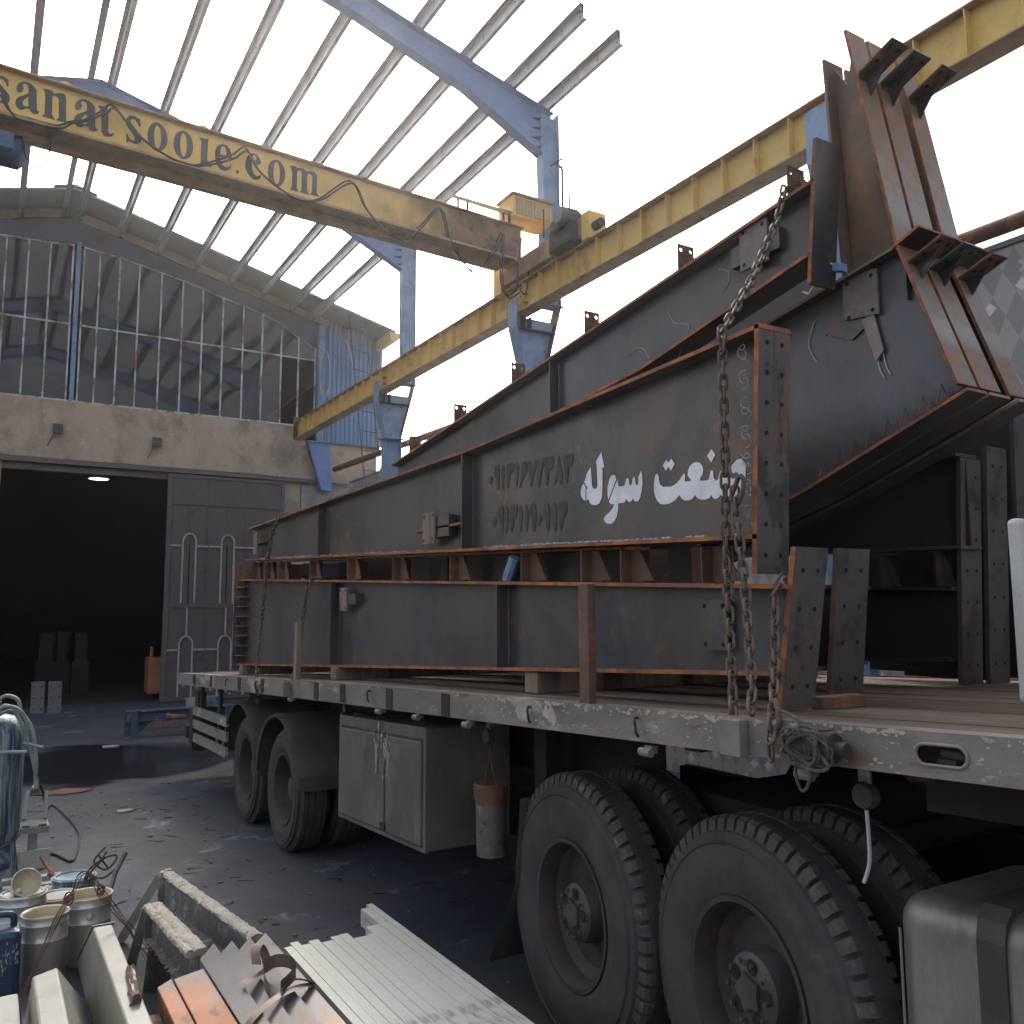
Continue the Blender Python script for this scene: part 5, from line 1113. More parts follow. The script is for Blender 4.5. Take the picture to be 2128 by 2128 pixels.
# rear side guard bars and corner
for z0, dy in ((0.80, 0), (0.65, 0.03), (0.5, 0.06)):
    part('guard_bar', 'deck_steel', tr, lambda b: b.hexa([(2.15, 9.12, z0 + 0.02), (2.18, 9.12, z0 + 0.02), (2.18, 10.75 - dy, z0 - 0.01), (2.15, 10.75 - dy, z0 - 0.01)], [(2.15, 9.12, z0 + 0.115), (2.18, 9.12, z0 + 0.115), (2.18, 10.75 - dy, z0 + 0.085), (2.15, 10.75 - dy, z0 + 0.085)]))
for y in (9.6, 10.5):
    part('guard_post', 'chassis', tr, lambda b: b.box(2.185, 2.22, y - 0.03, y + 0.03, 0.5, 1.2))
part('rear_bumper', 'chassis', tr, lambda b: (b.box(2.2, 4.6, 11.3, 11.4, 0.45, 0.6), b.box(2.3, 2.4, 11.2, 11.38, 0.3, 1.0), b.box(2.22, 2.5, 11.1, 11.28, 0.32, 0.82)), bevel=0.01)
part('tow_ball', 'rust_dark', tr, lambda b: b.tube([(2.2, 11.35, 0.7), (2.05, 11.42, 0.7), (1.99, 11.45, 0.7)], [0.03, 0.03, 0.05], 10), smooth=True)
# tool box
def tbz(y): return 1.295 - 0.043 * (y - 4.57)
TBY0, TBY1 = 4.57, 5.96
def tbb(b, x0, x1, y0, y1, z0, z1):
    b.hexa([(x0, y0, tbz(y0) + z0), (x1, y0, tbz(y0) + z0), (x1, y1, tbz(y1) + z0), (x0, y1, tbz(y1) + z0)], [(x0, y0, tbz(y0) + z1), (x1, y0, tbz(y0) + z1), (x1, y1, tbz(y1) + z1), (x0, y1, tbz(y1) + z1)])
tbx = part('tool_box', 'toolbox', tr, lambda b: tbb(b, 2.21, 2.75, TBY0, TBY1, -0.68, 0.0), bevel=0.006)
part('box_frame', 'toolbox', tbx, lambda b: (tbb(b, 2.19, 2.212, TBY0 - 0.005, TBY0 + 0.03, -0.685, 0.005), tbb(b, 2.19, 2.212, TBY1 - 0.03, TBY1 + 0.005, -0.685, 0.005), tbb(b, 2.19, 2.212, TBY0 + 0.031, TBY1 - 0.031, -0.06, 0.005), tbb(b, 2.19, 2.212, TBY0 + 0.031, TBY1 - 0.031, -0.685, -0.66)))
for a, c in ((TBY0 + 0.045, 5.12), (5.15, TBY1 - 0.045)):
    d_ = part('box_door', 'toolbox', tbx, lambda b: tbb(b, 2.178, 2.208, a, c, -0.655, -0.075), bevel=0.008)
part('door_catch', 'rim', tbx, lambda b: tbb(b, 2.165, 2.177, 5.1, 5.17, -0.64, -0.6))
def blot(b, x, y, z, r, k, sy_=1.0, sz_=1.0):
    q = [(x, y + r * sy_ * rnd.uniform(0.45, 1.2) * math.cos(6.2832 * i / k), z + r * sz_ * rnd.uniform(0.45, 1.2) * math.sin(6.2832 * i / k)) for i in range(k)]
    b.add(q, [tuple(range(k))])
def splash(parent, x, spots_):
    b = MB()
    for y, z, r, n, spread, drip in spots_:
        for i in range(n):
            yy, zz = rnd.gauss(y, spread), rnd.gauss(z, spread * 1.3)
            rr = r * rnd.uniform(0.25, 1.0)
            blot(b, x - 0.0006 - 0.0002 * i, yy, zz, rr, rnd.randint(6, 9), 0.55, 1.0)
            if rnd.random() < drip:
                blot(b, x - 0.0005 - 0.0002 * i, yy, zz - rr * 2.0, rr * 0.8, 7, 0.3, 2.4)
    o = b.build('paint_splash', 'chip_white', parent)
    o['kind'] = 'stuff'
splash(tbx, 2.176, [(5.24, 1.12, 0.03, 16, 0.05, 0.5), (5.08, 1.10, 0.026, 16, 0.035, 0.7), (5.4, 1.16, 0.018, 10, 0.06, 0.3), (5.06, 0.98, 0.014, 10, 0.03, 0.8), (5.18, 1.02, 0.02, 6, 0.03, 0.6), (4.8, 0.85, 0.006, 10, 0.15, 0.2), (5.6, 0.9, 0.005, 10, 0.18, 0.2)])
b = MB()
for i in range(520):
    y = rnd.choice([rnd.uniform(0.9, 11.4), rnd.uniform(1.0, 4.2), rnd.gauss(2.2, 0.35), rnd.gauss(1.4, 0.12), rnd.gauss(3.3, 0.25)])
    if not 0.6 < y < 11.4 or abs(y - sc_y) < 0.1:
        continue
    h_ = dz(y) - dz(0.6)
    top_ = rnd.random() < 0.55
    z = dz(y) - (abs(rnd.gauss(0, 0.008)) if top_ else rnd.uniform(0.01, 0.112))
    r_ = rnd.uniform(0.0015, 0.006) * (1.6 if top_ else 1.0)
    blot(b, XD0 - 0.0006 - 0.000002 * i, y, z, r_, rnd.randint(5, 8), rnd.uniform(0.8, 2.6), rnd.uniform(0.6, 1.2))
for y0_, w0_ in ((3.42, 0.11), (3.2, 0.07)):
    for i in range(5):
        blot(b, XD0 - 0.002 - 0.0002 * i, y0_ + rnd.uniform(-0.03, 0.03), dz(y0_) - 0.06 + rnd.uniform(-0.02, 0.02), w0_ * 0.55, 11, 0.8, 0.75)
o = b.build('chipped_paint', 'chip_white', tr)
o['kind'] = 'stuff'
# lamps and flap
for y, z, l in ((1.74, 1.40, 0), (4.02, 1.31, 0), (6.15, 1.20, 0), (8.45, 1.13, 0)):
    sl = part('side_lamp', 'rim', tr, lambda b: b.lathe([(0.001, 0), (0.035, 0.0), (0.042, 0.015), (0.04, 0.035), (0.001, 0.045)], (2.27, y, z), 'X', 16), smooth=True)
    part('lamp_strip', 'deck_steel', sl, lambda b: b.box(2.285, 2.295, y - 0.02, y + 0.02, z + 0.03, dz(y) - 0.13))
part('lamp_lead', 'wire', tr, lambda b: b.tube(smooth_path([(2.29, 1.74, 1.36), (2.3, 1.745, 1.28), (2.31, 1.755, 1.2), (2.3, 1.77, 1.14)]), 0.006, 5))
part('mud_flap', 'flap', tr, lambda b: b.add([(2.35, 3.81, 1.02), (2.8, 3.81, 1.02), (2.8, 4.12, 0.16), (2.35, 4.13, 0.14), (2.35, 3.86, 0.6), (2.8, 3.86, 0.6), (2.36, 3.823, 1.02), (2.8, 3.823, 1.02), (2.8, 4.133, 0.16), (2.36, 4.143, 0.14), (2.36, 3.873, 0.6), (2.8, 3.873, 0.6)], [(0, 1, 5, 4), (4, 5, 2, 3), (6, 10, 11, 7), (10, 9, 8, 11), (0, 4, 10, 6), (4, 3, 9, 10)]))
part('landing_leg', 'chassis', tr, lambda b: (b.box(2.7, 2.82, 4.1, 4.22, 0.35, 1.35), b.box(2.6, 2.9, 4.05, 4.27, 0.3, 0.35)))
part('front_headboard', 'pale_panel', tr, lambda b: b.box(2.79, 4.5, 1.5, 1.545, 1.66, 2.24), bevel=0.015)
if False: part('headboard_post', 'chassis', tr, lambda b: b.box(2.86, 2.93, 1.549, 1.6, 1.63, 2.2))

# stakes
def stake(y, w, h, lab, m):
    b = MB()
    z0 = dz(y) - 0.001
    b.box(XD0 + 0.028, XD0 + 0.028 + w * 0.6, y - w / 2, y + w / 2, z0, z0 + h)
    tag(b.build('stake_post', m, bevel=0.004), lab, 'post', 'stakes in the deck side rail')
stake(2.985, 0.068, 0.50, 'taller brown stake post in the deck rail, in front of the lower beam', 'rust_dark')
stake(6.93, 0.07, 0.455, 'shorter timber stake post near the trailer wheels', 'post_wood')

# ================================================================ tractor
tk = thing('truck_tractor', (3.4, 2.2, 0), 'truck tractor with big lugged tyres and silver fuel tank under the flatbed', 'truck')
W1, W2 = (2.33, 3.385, 0.592), (2.285, 2.275, 0.65)
tyre_wheel(tk, *W1, 0.615, 0.22, 0.96, 0.315, True, 1, yaw=R(-5))
tyre_wheel(tk, *W2, 0.58, 0.215, 0.98, 0.30, True, 1, yaw=R(-7))
tyre_wheel(tk, W1[0] + 0.34, W1[1] - 0.02, W1[2], 0.615, 0.22, 0.96, 0.315, True, 1, yaw=R(-5), hubcap=False)
tyre_wheel(tk, W2[0] + 0.33, W2[1] - 0.06, W2[2], 0.58, 0.215, 0.98, 0.30, True, 1, yaw=R(-7), hubcap=False)
for y, z, r_ in ((W1[1], 0.592, 0.615), (W2[1], 0.655, 0.58)):
    tyre_wheel(tk, 4.55, y, r_ - 0.01, r_, 0.30, 0.90, 0.3, False, -1, hubcap=False)
    part('axle', 'chassis', tk, lambda b: b.cyl((2.6, y, z), 0.1, 1.8, 'X', 16))
for x in (3.0, 3.8):
    part('chassis_beam', 'chassis', tk, lambda b: b.box(x - 0.04, x + 0.04, -0.4, 4.2, 0.75, 1.0))
part('fifth_wheel', 'chassis', tk, lambda b: b.box(2.9, 3.9, 2.2, 3.2, 1.0, 1.12), bevel=0.02)
part('cab_rear_guard', 'chassis', tk, lambda b: b.box(2.75, 4.3, 0.9, 1.0, 0.7, 1.5))
part('quarter_guard', 'chassis', tk, lambda b: b.prism([(2.7, 1.66, 1.04), (2.7, 1.5, 1.16), (2.7, 1.2, 1.24), (2.7, 1.2, 1.225), (2.7, 1.5, 1.145), (2.7, 1.65, 1.025)], (0.3, 0, 0)))
ft = part('fuel_tank', 'tank_metal', tk, lambda b: b.prism([(2.27, y, z) for y, z in [(1.665, 0.45), (1.665, 1.155), (0.1, 1.225), (0.1, 0.42)]], (0.62, 0, 0)), smooth=False)
bv = ft.modifiers.new('bevel', 'BEVEL')
bv.width = 0.085
bv.segments = 6
bv.limit_method = 'ANGLE'
for p_ in ft.data.polygons: p_.use_smooth = True
part('tank_seam', 'tank_metal', ft, lambda b: b.tube([(2.266, 1.63, 0.55), (2.264, 1.63, 1.06)], 0.004, 6))
for y in (1.405, 0.75):
    st = part('tank_strap', 'strap', ft, lambda b: b.prism([(2.262, y, 0.48), (2.262, y, 1.10), (2.275, y, 1.15), (2.31, y, 1.182), (2.36, y, 1.19), (2.87, y, 1.19), (2.87, y, 1.175), (2.37, y, 1.175), (2.32, y, 1.16), (2.285, y, 1.12), (2.275, y, 1.08), (2.275, y, 0.48)], (0, -0.075, 0)))

# ================================================================ steel members on the trailer
def holes(parent, o, u, v, pts, r=0.012, name='bolt_hole'):
    o, u, v = Vector(o), Vector(u), Vector(v)
    un, vn = u.normalized(), v.normalized()
    for a, c in pts:
        b = MB()
        ctr = o + u * a + v * c
        b.add([tuple(ctr + un * r * math.cos(t * 0.6283) + vn * r * math.sin(t * 0.6283)) for t in range(10)], [tuple(range(10))])
        b.build(name, 'hole', parent)
BEAMG = 'tapered steel members loaded on the trailer'
def beam(name, lab, x0, x1, top, bot, tf=0.0165, web='mill', fl=('mill', 'rust'), base=None):
    xm = (x0 + x1) / 2
    t_ = thing(name, (xm, (top[0][0] + top[-1][0]) / 2, min(z for _, z in bot)), lab, 'steel beam', BEAMG)
    ti = [(y, z - tf * 0.9) for y, z in top]
    bi = [(y, z + tf * 0.9) for y, z in bot]
    part('web', web, t_, lambda b: b.prism(yz(xm - 0.006, ti + bi[::-1]), (0.012, 0, 0)))
    part('top_flange', list(fl), t_, lambda b: strip_yz(b, top, x0, x1, tf))
    part('bottom_flange', list(fl), t_, lambda b: strip_yz(b, bot, x0, x1, -tf))
    return t_
def stiff(t_, x0, xm, y, z0, z1, m='mill_blue', weld=True):
    part('stiffener', m, t_, lambda b: b.box(x0 + 0.004, xm - 0.0065, y - 0.005, y + 0.005, z0, z1))
    if weld:
        part('weld_bead', 'plate_pink', t_, lambda b: b.box(xm - 0.0105, xm - 0.0068, y - 0.0115, y - 0.0055, z0 + 0.02, z1 - 0.02))
def eplate(t_, x0, x1, yt, zt, yb, zb, th=0.022, m='plate', hole_rows=6, name='end_plate', edge='rust'):
    p_ = part(name, [m, edge], t_, lambda b: b.add([(x0, yt, zt), (x1, yt, zt), (x1, yt + th, zt), (x0, yt + th, zt), (x0, yb, zb), (x1, yb, zb), (x1, yb + th, zb), (x0, yb + th, zb)], [(0, 1, 5, 4), (2, 3, 7, 6), (0, 3, 2, 1), (4, 5, 6, 7), (0, 4, 7, 3), (1, 2, 6, 5)], [0, 0, 1, 1, 1, 0]))
    if hole_rows:
        n = Vector((0, zt - zb, yb - yt)).normalized() * -0.002
        n = Vector((0, -0.002, 0))
        holes(p_, Vector((x0, yt, zt)) + n, (x1 - x0, 0, 0), (0, yb - yt, zb - zt), [(a, c) for a in (0.27, 0.73) for c in [(i + 0.6) / (hole_rows + 0.2) for i in range(hole_rows)]], 0.0095)
    return p_

# front pair: lower beam and the lettered beam above it
X0, X1, XM = 2.38, 2.55, 2.465
T1 = [(9.73, 2.331), (2.085, 2.043)]
B1 = [(9.70, 1.399), (2.145, 1.725)]
def lin(p, y): return p[0][1] + (p[1][1] - p[0][1]) * (y - p[0][0]) / (p[1][0] - p[0][0])
m1 = beam('tapered_beam', 'front lower tapered steel beam on the deck, under the lettered beam', X0, X1, T1, B1, web='mill_blue')
eplate(m1, 2.395, 2.565, 2.052, 2.172, 2.148, 1.604, hole_rows=4)
eplate(m1, 2.34, 2.58, 9.74, 2.47, 9.75, 1.36, hole_rows=8)
for i in range(8):
    z = 1.5 + i * 0.105
    part('rib', 'mill_light', m1, lambda b: b.box(2.36, XM - 0.008, 9.55, 9.735, z, z + 0.008))
for y in (4.10, 6.75):
    stiff(m1, X0, XM, y, lin(B1, y) + 0.015, lin(T1, y) - 0.015)
def side_plate(t_, x, y0, y1, z0, z1, m, hs=True, name='brace_plate', ty=0.0):
    p_ = part(name, [m], t_, lambda b: b.hexa([(x, y0, z0), (x + 0.012, y0, z0), (x + 0.012, y1, z0 + ty), (x, y1, z0 + ty)], [(x, y0, z1), (x + 0.012, y0, z1), (x + 0.012, y1, z1 + ty), (x, y1, z1 + ty)]))
    if hs:
        w_, h_ = y1 - y0, z1 - z0
        holes(p_, (x - 0.002, y0, z0), (0, w_, 0), (0, 0, h_), [(0.15, 0.12), (0.85, 0.12), (0.15, 0.88), (0.85, 0.88)], 0.010)
    return p_
side_plate(m1, 2.425, 2.42, 2.56, 1.80, 1.995, 'mill_blue')
part('brace_bracket', 'mill', m1, lambda b: b.box(2.437, XM - 0.008, 2.47, 2.52, 1.85, 1.95))
side_plate(m1, 2.39, 6.42, 6.56, 1.97, 2.15, 'plate_pink')
part('brace_bracket', 'mill', m1, lambda b: b.box(2.402, XM - 0.008, 6.25, 6.5, 2.02, 2.1))
T2 = [(9.40, 2.866), (4.372, 2.909), (2.165, 3.003)]
B2 = [(9.50, 2.522), (2.215, 2.211)]
CLIPY = [9.3, 8.8, 8.31, 7.38, 6.45, 5.57, 4.7, 3.88, 3.34, 3.04, 2.53]
for y in CLIPY:
    zt = lin(T1, y)
    zc = lin(B2, y) - 0.016
    part('purlin_clip', 'rust_dark', m1, lambda b: b.box(2.41, 2.53, y, y + 0.008, zt + 0.002, zc - 0.004))
    part('clip_gusset', 'rust_dark', m1, lambda b: b.prism([(XM, y - 0.001, zt + 0.002), (XM, y - 0.15, zt + 0.006), (XM, y - 0.06, zc - 0.006), (XM, y - 0.001, zc - 0.006)], (0.008, 0, 0)))
m2 = beam('tapered_beam', 'front upper tapered beam with white and black stencilled writing on its web', X0, X1, T2, B2)
eplate(m2, 2.38, 2.548, 2.165, 3.006, 2.222, 2.085, hole_rows=8)
for y in (4.505, 7.1):
    zt = T2[0][1] + (T2[1][1] - T2[0][1]) * (y - 9.4) / (4.372 - 9.4)
    stiff(m2, X0, XM, y, lin(B2, y) + 0.015, zt - 0.016)
side_plate(m2, 2.385, 4.87, 5.04, 2.385, 2.585, 'post_wood', name='splice_plate')
part('splice_arm', 'rust', m2, lambda b: b.box(2.40, 2.452, 4.52, 5.2, 2.475, 2.487))
part('splice_arm', 'mill', m2, lambda b: b.box(2.40, 2.452, 4.7, 4.95, 2.42, 2.55))
side_plate(m2, 2.385, 9.05, 9.17, 2.57, 2.80, 'post_wood', hs=False, name='splice_plate')
part('splice_arm', 'rust', m2, lambda b: b.box(2.40, 2.452, 8.85, 9.3, 2.68, 2.692))
for r in PERSIAN:
    part('white_lettering', 'white_spray', m2, lambda b: b.flat([[(2.4565, y, z) for y, z in r]]))
for r in DIGITS:
    part('black_numeral', 'stencil', m2, lambda b: b.flat([[(2.4565, y, z) for y, z in r]]))
# weld wire curls along the end plate and spatter along the flange
for i in range(7):
    z = 2.93 - i * 0.105
    for q in range(2):
        ph, rr = rnd.uniform(0, 6), rnd.uniform(0.008, 0.018)
        c = [(2.425 + rnd.uniform(-0.006, 0.006), 2.285 + 0.012 * q + rr * math.cos(t * 0.8 + ph) * (1 + 0.12 * t * 0.3), z + rr * 1.1 * math.sin(t * 0.8 + ph) + 0.004 * t * (1 if q else -1)) for t in range(10)]
        part('tie_wire', 'wire', m2, lambda b: b.tube(smooth_path(c, 3), 0.0018, 4))
sp = MB()
for i in range(260):
    y = rnd.choice([rnd.uniform(2.3, 4.3), rnd.uniform(2.9, 4.2), rnd.uniform(5.2, 9)])
    s_ = rnd.uniform(0.003, 0.012)
    z = lin(B2, y) + 0.015
    sp.box(2.385 + rnd.random() * 0.06, 2.387 + rnd.random() * 0.06 + s_, y, y + s_ * 1.5, z, z + s_)
o = sp.build('weld_spatter', 'wire', m2)
o['kind'] = 'stuff'
part('blue_tube', 'blue_pale', m1, lambda b: b.tube([(2.43, 4.06, 2.125), (2.43, 3.98, 2.245)], 0.03, 8))
# second and further rows behind
XS = [2.80, 3.32, 3.88]
labs = [('second lower tapered beam, its end plate leaning right of the front one', 'third lower tapered beam deep on the deck', 'farthest lower tapered beam at the far deck edge')]
for i, x in enumerate(XS):
    ye = (2.3, 2.6, 2.45)[i]
    t_ = beam('tapered_beam', labs[0][i], x, x + 0.17, [T1[0], (ye - 0.03, lin(T1, ye))], [B1[0], (ye, lin(B1, ye))], web='mill_shaded', fl=('mill', 'rust_dark') if i == 0 else ('mill_shaded', 'mill_shaded'))  # rows behind: shade under the knee frames is put into the steel colours
    if i == 0:
        eplate(t_, 2.80, 2.99, 2.195, 2.19, 2.265, 1.603, hole_rows=4, edge='rust_dark', m='plate_dark')
        for y in CLIPY[:-1]:
            zt = lin(T1, y)
            part('purlin_clip', 'rust_dark', t_, lambda b: b.box(x + 0.03, x + 0.15, y, y + 0.008, zt + 0.002, zt + 0.17))
    if i == 2:
        eplate(t_, 3.92, 4.085, 2.36, 2.67, 2.42, 1.60, hole_rows=7, m='plate_dark', edge='mill')
t_ = beam('tapered_beam', 'second upper tapered beam hidden behind the lettered one', 2.80, 2.97, [(9.4, 2.80), (3.5, 2.86)], [(9.5, 2.522), (3.5, 2.27)])
t_ = beam('tapered_beam', 'dark farthest upper beam resting at the far deck edge', 3.88, 4.05, [(9.4, 2.86), (2.36, 2.69)], [(9.5, 2.46), (2.36, 2.235)], web='mill_shaded', fl=('mill_shaded', 'mill_blue'))
for y in (3.3, 2.8, 2.5):
    part('purlin_clip', 'mill', t_, lambda b: (b.box(3.9, 4.03, y, y + 0.01, 2.05, 2.23), b.prism([(3.96, y - 0.001, 2.06), (3.96, y - 0.06, 2.06), (3.96, y - 0.001, 2.22)], (0.008, 0, 0))))
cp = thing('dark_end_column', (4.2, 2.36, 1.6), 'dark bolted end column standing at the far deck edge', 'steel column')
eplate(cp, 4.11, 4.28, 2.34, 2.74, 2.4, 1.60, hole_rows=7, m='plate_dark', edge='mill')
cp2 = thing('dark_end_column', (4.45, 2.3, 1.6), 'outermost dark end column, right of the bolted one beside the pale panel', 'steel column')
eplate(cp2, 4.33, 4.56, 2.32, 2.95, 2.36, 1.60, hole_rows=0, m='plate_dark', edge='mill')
part('column_web', 'mill_shaded', cp2, lambda b: b.box(4.44, 4.45, 2.39, 3.3, 1.61, 2.94))
part('column_web', 'mill_shaded', cp, lambda b: b.box(4.18, 4.19, 2.43, 2.9, 1.61, 2.7))

t_ = beam('sloping_rafter', 'second sloping rafter, dark in the gap under the first one', 3.86, 4.0, [(8.5, 3.42), (3.05, 4.08)], [(8.5, 2.89), (3.05, 3.2)], web='mill_shaded', fl=('mill_shaded', 'mill_shaded'))
dk = thing('packing_channel', (3.12, 6, 2.2), 'dark steel channel packed between the lower and the lettered beams', 'channel')
part('channel_web', 'mill', dk, lambda b: b.prism([(3.05, y, z) for y, z in [(9.3, lin(T1, 9.3) - 0.01), (3.0, lin(T1, 3.0) - 0.01), (3.0, lin(B2, 3.0) + 0.02), (9.3, lin(B2, 9.3) + 0.02)]], (0.012, 0, 0)))
part('blue_wrap', 'redcloth', dk, lambda b: b.hexa([(2.72, 8.6, 2.30), (2.79, 8.6, 2.30), (2.79, 7.5, 2.26), (2.72, 7.5, 2.26)], [(2.72, 8.6, 2.46), (2.79, 8.6, 2.46), (2.79, 7.5, 2.42), (2.72, 7.5, 2.42)]), bevel=0.02)
# sloping rafter on top of the front rows
T3 = [(6.95, 3.245), (2.372, 3.822)]
B3 = [(6.95, 2.93), (3.561, 3.255), (2.41, 3.485)]
m3 = beam('sloping_rafter', 'rafter sloping up over the lettered beam, drilled clips on its top flange', 2.98, 3.13, T3, B3, web='mill_blue')
eplate(m3, 2.98, 3.14, 2.345, 3.995, 2.41, 3.36, th=0.02, hole_rows=0, m='mill')
part('splice_stiffener', 'mill', m3, lambda b: b.box(2.986, 3.048, 4.45, 4.46, 3.16, 3.54))
part('weld_bead', 'plate_pink', m3, lambda b: b.box(3.043, 3.0485, 4.43, 4.44, 3.2, 3.52))
side_plate(m3, 3.0, 2.66, 2.83, 3.56, 3.765, 'plate_pink')
part('splice_arm', 'mill', m3, lambda b: b.box(3.013, 3.047, 2.6, 2.9, 3.6, 3.7))
for y in (3.25, 4.08, 4.93, 5.78, 6.6, 2.52):
    zt = lin(T3, y)
    cl = part('purlin_clip', 'rust_dark', m3, lambda b: b.holed([[(2.995, y, zt + 0.003), (3.105, y, zt - 0.012), (3.105, y, zt + 0.15), (2.995, y, zt + 0.15)]] + [[(xx + 0.011 * math.cos(t * 0.785), y, zz + 0.011 * math.sin(t * 0.785)) for t in range(8)] for xx in (3.017, 3.083) for zz in (zt + 0.12,)], (0, 0.008, 0)))
    part('clip_gusset', 'rust_dark', m3, lambda b: b.prism([(3.052, y - 0.001, zt + 0.004), (3.052, y - 0.09, zt + 0.012), (3.052, y - 0.001, zt + 0.13)], (0.008, 0, 0)))
# chalk strokes and curled wire on the rafter web
for pts in ([(4.0, 3.5), (3.95, 3.42), (3.85, 3.38), (3.86, 3.33), (3.93, 3.22)], [(4.35, 3.34), (4.25, 3.36), (4.2, 3.34), (4.16, 3.28)], [(3.62, 3.6), (3.55, 3.56), (3.56, 3.5), (3.6, 3.47)]):
    part('chalk_line', 'wire', m3, lambda b: b.tube(smooth_path([(3.0465, y - 0.6, z + 0.05) for y, z in pts], 4), 0.0022, 4))

# knee frames: three leaning heads side by side
KOUT = [(2.345, 4.57), (2.149, 3.473), (1.928, 2.825)]
kl = ['nearest of the three leaning rusty knee frames, drilled square plate on its web', 'middle of the three leaning knee frames', 'far right of the three leaning knee frames']
for i, (dx, kw) in enumerate(((0.0, 0.13), (0.153, 0.142), (0.362, 0.128))):
    x0, x1 = 3.2 + dx, 3.2 + dx + kw
    xm = (x0 + x1) / 2
    dyy = 0.0
    k = thing('knee_frame', (xm, 2.5, 2.1), kl[i], 'steel knee', 'leaning knee frames on the trailer')
    part('knee_web', 'mill_blue' if i == 0 else 'mill', k, lambda b: b.prism(yz(xm - 0.006, [(6.4, 2.74), (2.84, 3.345), (2.14, 3.468), (1.932, 2.822), (2.711, 2.51), (3.6, 2.26), (6.4, 2.36)]), (0.012, 0, 0)))
    part('stub_web', 'mill_brown', k, lambda b: b.prism(yz(xm - 0.006, [(2.445, 4.46), (2.40, 4.38), (2.385, 4.35), (2.37, 4.40), (2.355, 4.47), (2.15, 3.478), (2.40, 3.435)]), (0.012, 0, 0)))
    part('left_flange', ['mill_brown', 'mill_brown'], k, lambda b: strip_yz(b, [(2.455, 4.50), (2.405, 3.44)], x0, x1, 0.013))
    part('outer_flange', ['mill_light', 'rust'], k, lambda b: strip_yz(b, KOUT, x0, x1, -0.014))
    part('cap_stiffener', ['mill', 'mill_light' if i == 0 else 'rust'], k, lambda b: strip_yz(b, [(6.4, 2.76), (2.84, 3.357), (2.155, 3.48)], x0, x1, 0.013))
    part('sill_flange', ['mill', 'rust' if i == 0 else 'mill_light'], k, lambda b: strip_yz(b, [(6.4, 2.345), (3.6, 2.245), (2.711, 2.499), (1.882, 2.806)], x0, x1, 0.014))
    part('splice_plate', ['mill_shaded', 'rust'], k, lambda b: b.prism([(x0 - 0.004, 2.158, 3.468), (x1 + 0.02, 2.158, 3.468), (x1 + 0.02, 2.035, 3.515), (x0 - 0.004, 2.035, 3.515)], (0, 0.004, 0.012), 0, 1))
    for yy, zz, tilt in ((2.285, 4.335, 0.25), (2.12, 3.385, 0.3)):
        u = Vector((0, -0.95, 0.30 + tilt * 0.2)).normalized()
        n = Vector((0, u.z, -u.y))
        a = Vector((x0 + 0.012, yy, zz))
        w_ = Vector((kw - 0.018, 0, 0))
        L_ = 0.185
        cl = part('girt_clip', 'rust_dark' if i != 1 else 'mill', k, lambda b: b.prism([a, a + w_, a + w_ + u * L_, a + u * L_], n * 0.009))
        holes(cl, a - n * 0.001, w_, u * L_, [(0.22, 0.82), (0.75, 0.82), (0.25, 0.42)], 0.011)
        part('clip_gusset', 'mill', k, lambda b: b.prism([Vector((xm, yy - 0.002, zz)) - n * 0.001, Vector((xm, yy, zz)) + u * 0.13 - n * 0.001, Vector((xm, yy + 0.012, zz - 0.13))], (0.008, 0, 0)))
        c2_ = part('clip_face', 'mill', k, lambda b: b.prism([a - Vector((0, 0, 0.002)), a + w_ - Vector((0, 0, 0.002)), a + w_ * 0.75 + Vector((0, 0.016, -0.14)), a + w_ * 0.25 + Vector((0, 0.016, -0.14))], (0, -0.004, 0)))
    if i == 0:
        side_plate(k, 3.235, 2.27, 2.445, 3.225, 3.43, 'plate_pink', ty=0.02)
        part('splice_arm', 'rust', k, lambda b: b.prism(yz(3.25, [(2.56, 3.22), (2.42, 3.275), (2.42, 3.265), (2.56, 3.21)]), (0.018, 0, 0)))
        part('splice_arm', 'mill', k, lambda b: b.prism(yz(3.248, [(2.55, 3.21), (2.35, 3.30), (2.33, 3.20), (2.42, 3.15)]), (0.012, 0, 0)))
        part('hanging_strip', 'mill_light', k, lambda b: b.prism(yz(3.24, [(2.36, 3.22), (2.30, 3.24), (2.26, 3.06), (2.30, 3.02)]), (0.008, 0, 0)))
        for q in ([(2.62, 3.30), (2.66, 3.2), (2.63, 3.12), (2.61, 3.1)], [(2.3, 3.03), (2.29, 2.98), (2.27, 2.94)], [(2.27, 3.05), (2.26, 2.99), (2.24, 2.95)]):
            part('weld_curl', 'wire', k, lambda b: b.tube(smooth_path([(3.252, y, z) for y, z in q], 4), 0.0025, 4))
        part('weld_bead', 'plate_pink', k, lambda b: b.tube(yz(3.267, [(2.70, 3.2), (2.66, 2.9), (2.63, 2.56)]), 0.003, 4))
        for q in range(8):
            yy = 2.58 - q * 0.083
            zz = 2.506 + (2.711 - yy) * 0.367
            part('tooth_stiffener', 'rust_dark', k, lambda b: (b.tube([(3.21, yy + 0.018, zz), (3.225, yy, zz + 0.08), (3.24, yy - 0.02, zz)], 0.006, 5)))
# blue Z purlin scrap poking from behind the rafter plate
zb = thing('purlin_offcut', (3.1, 2.3, 3.3), 'blue Z purlin offcut with white bent edge between rafter and knee frame', 'offcut')
part('offcut_body', 'white_spray', zb, lambda b: b.prism([(3.10, 2.555, 3.395), (3.10, 2.525, 3.375), (3.10, 2.415, 3.475), (3.10, 2.395, 3.47), (3.10, 2.395, 3.464), (3.10, 2.412, 3.468), (3.10, 2.525, 3.365), (3.10, 2.560, 3.39)], (0.012, 0, 0)))
part('offcut_end', 'blue_pale', zb, lambda b: b.prism([(3.113, 2.41, 3.475), (3.113, 2.36, 3.462), (3.113, 2.36, 3.425), (3.113, 2.41, 3.44)], (0.05, 0, 0)))

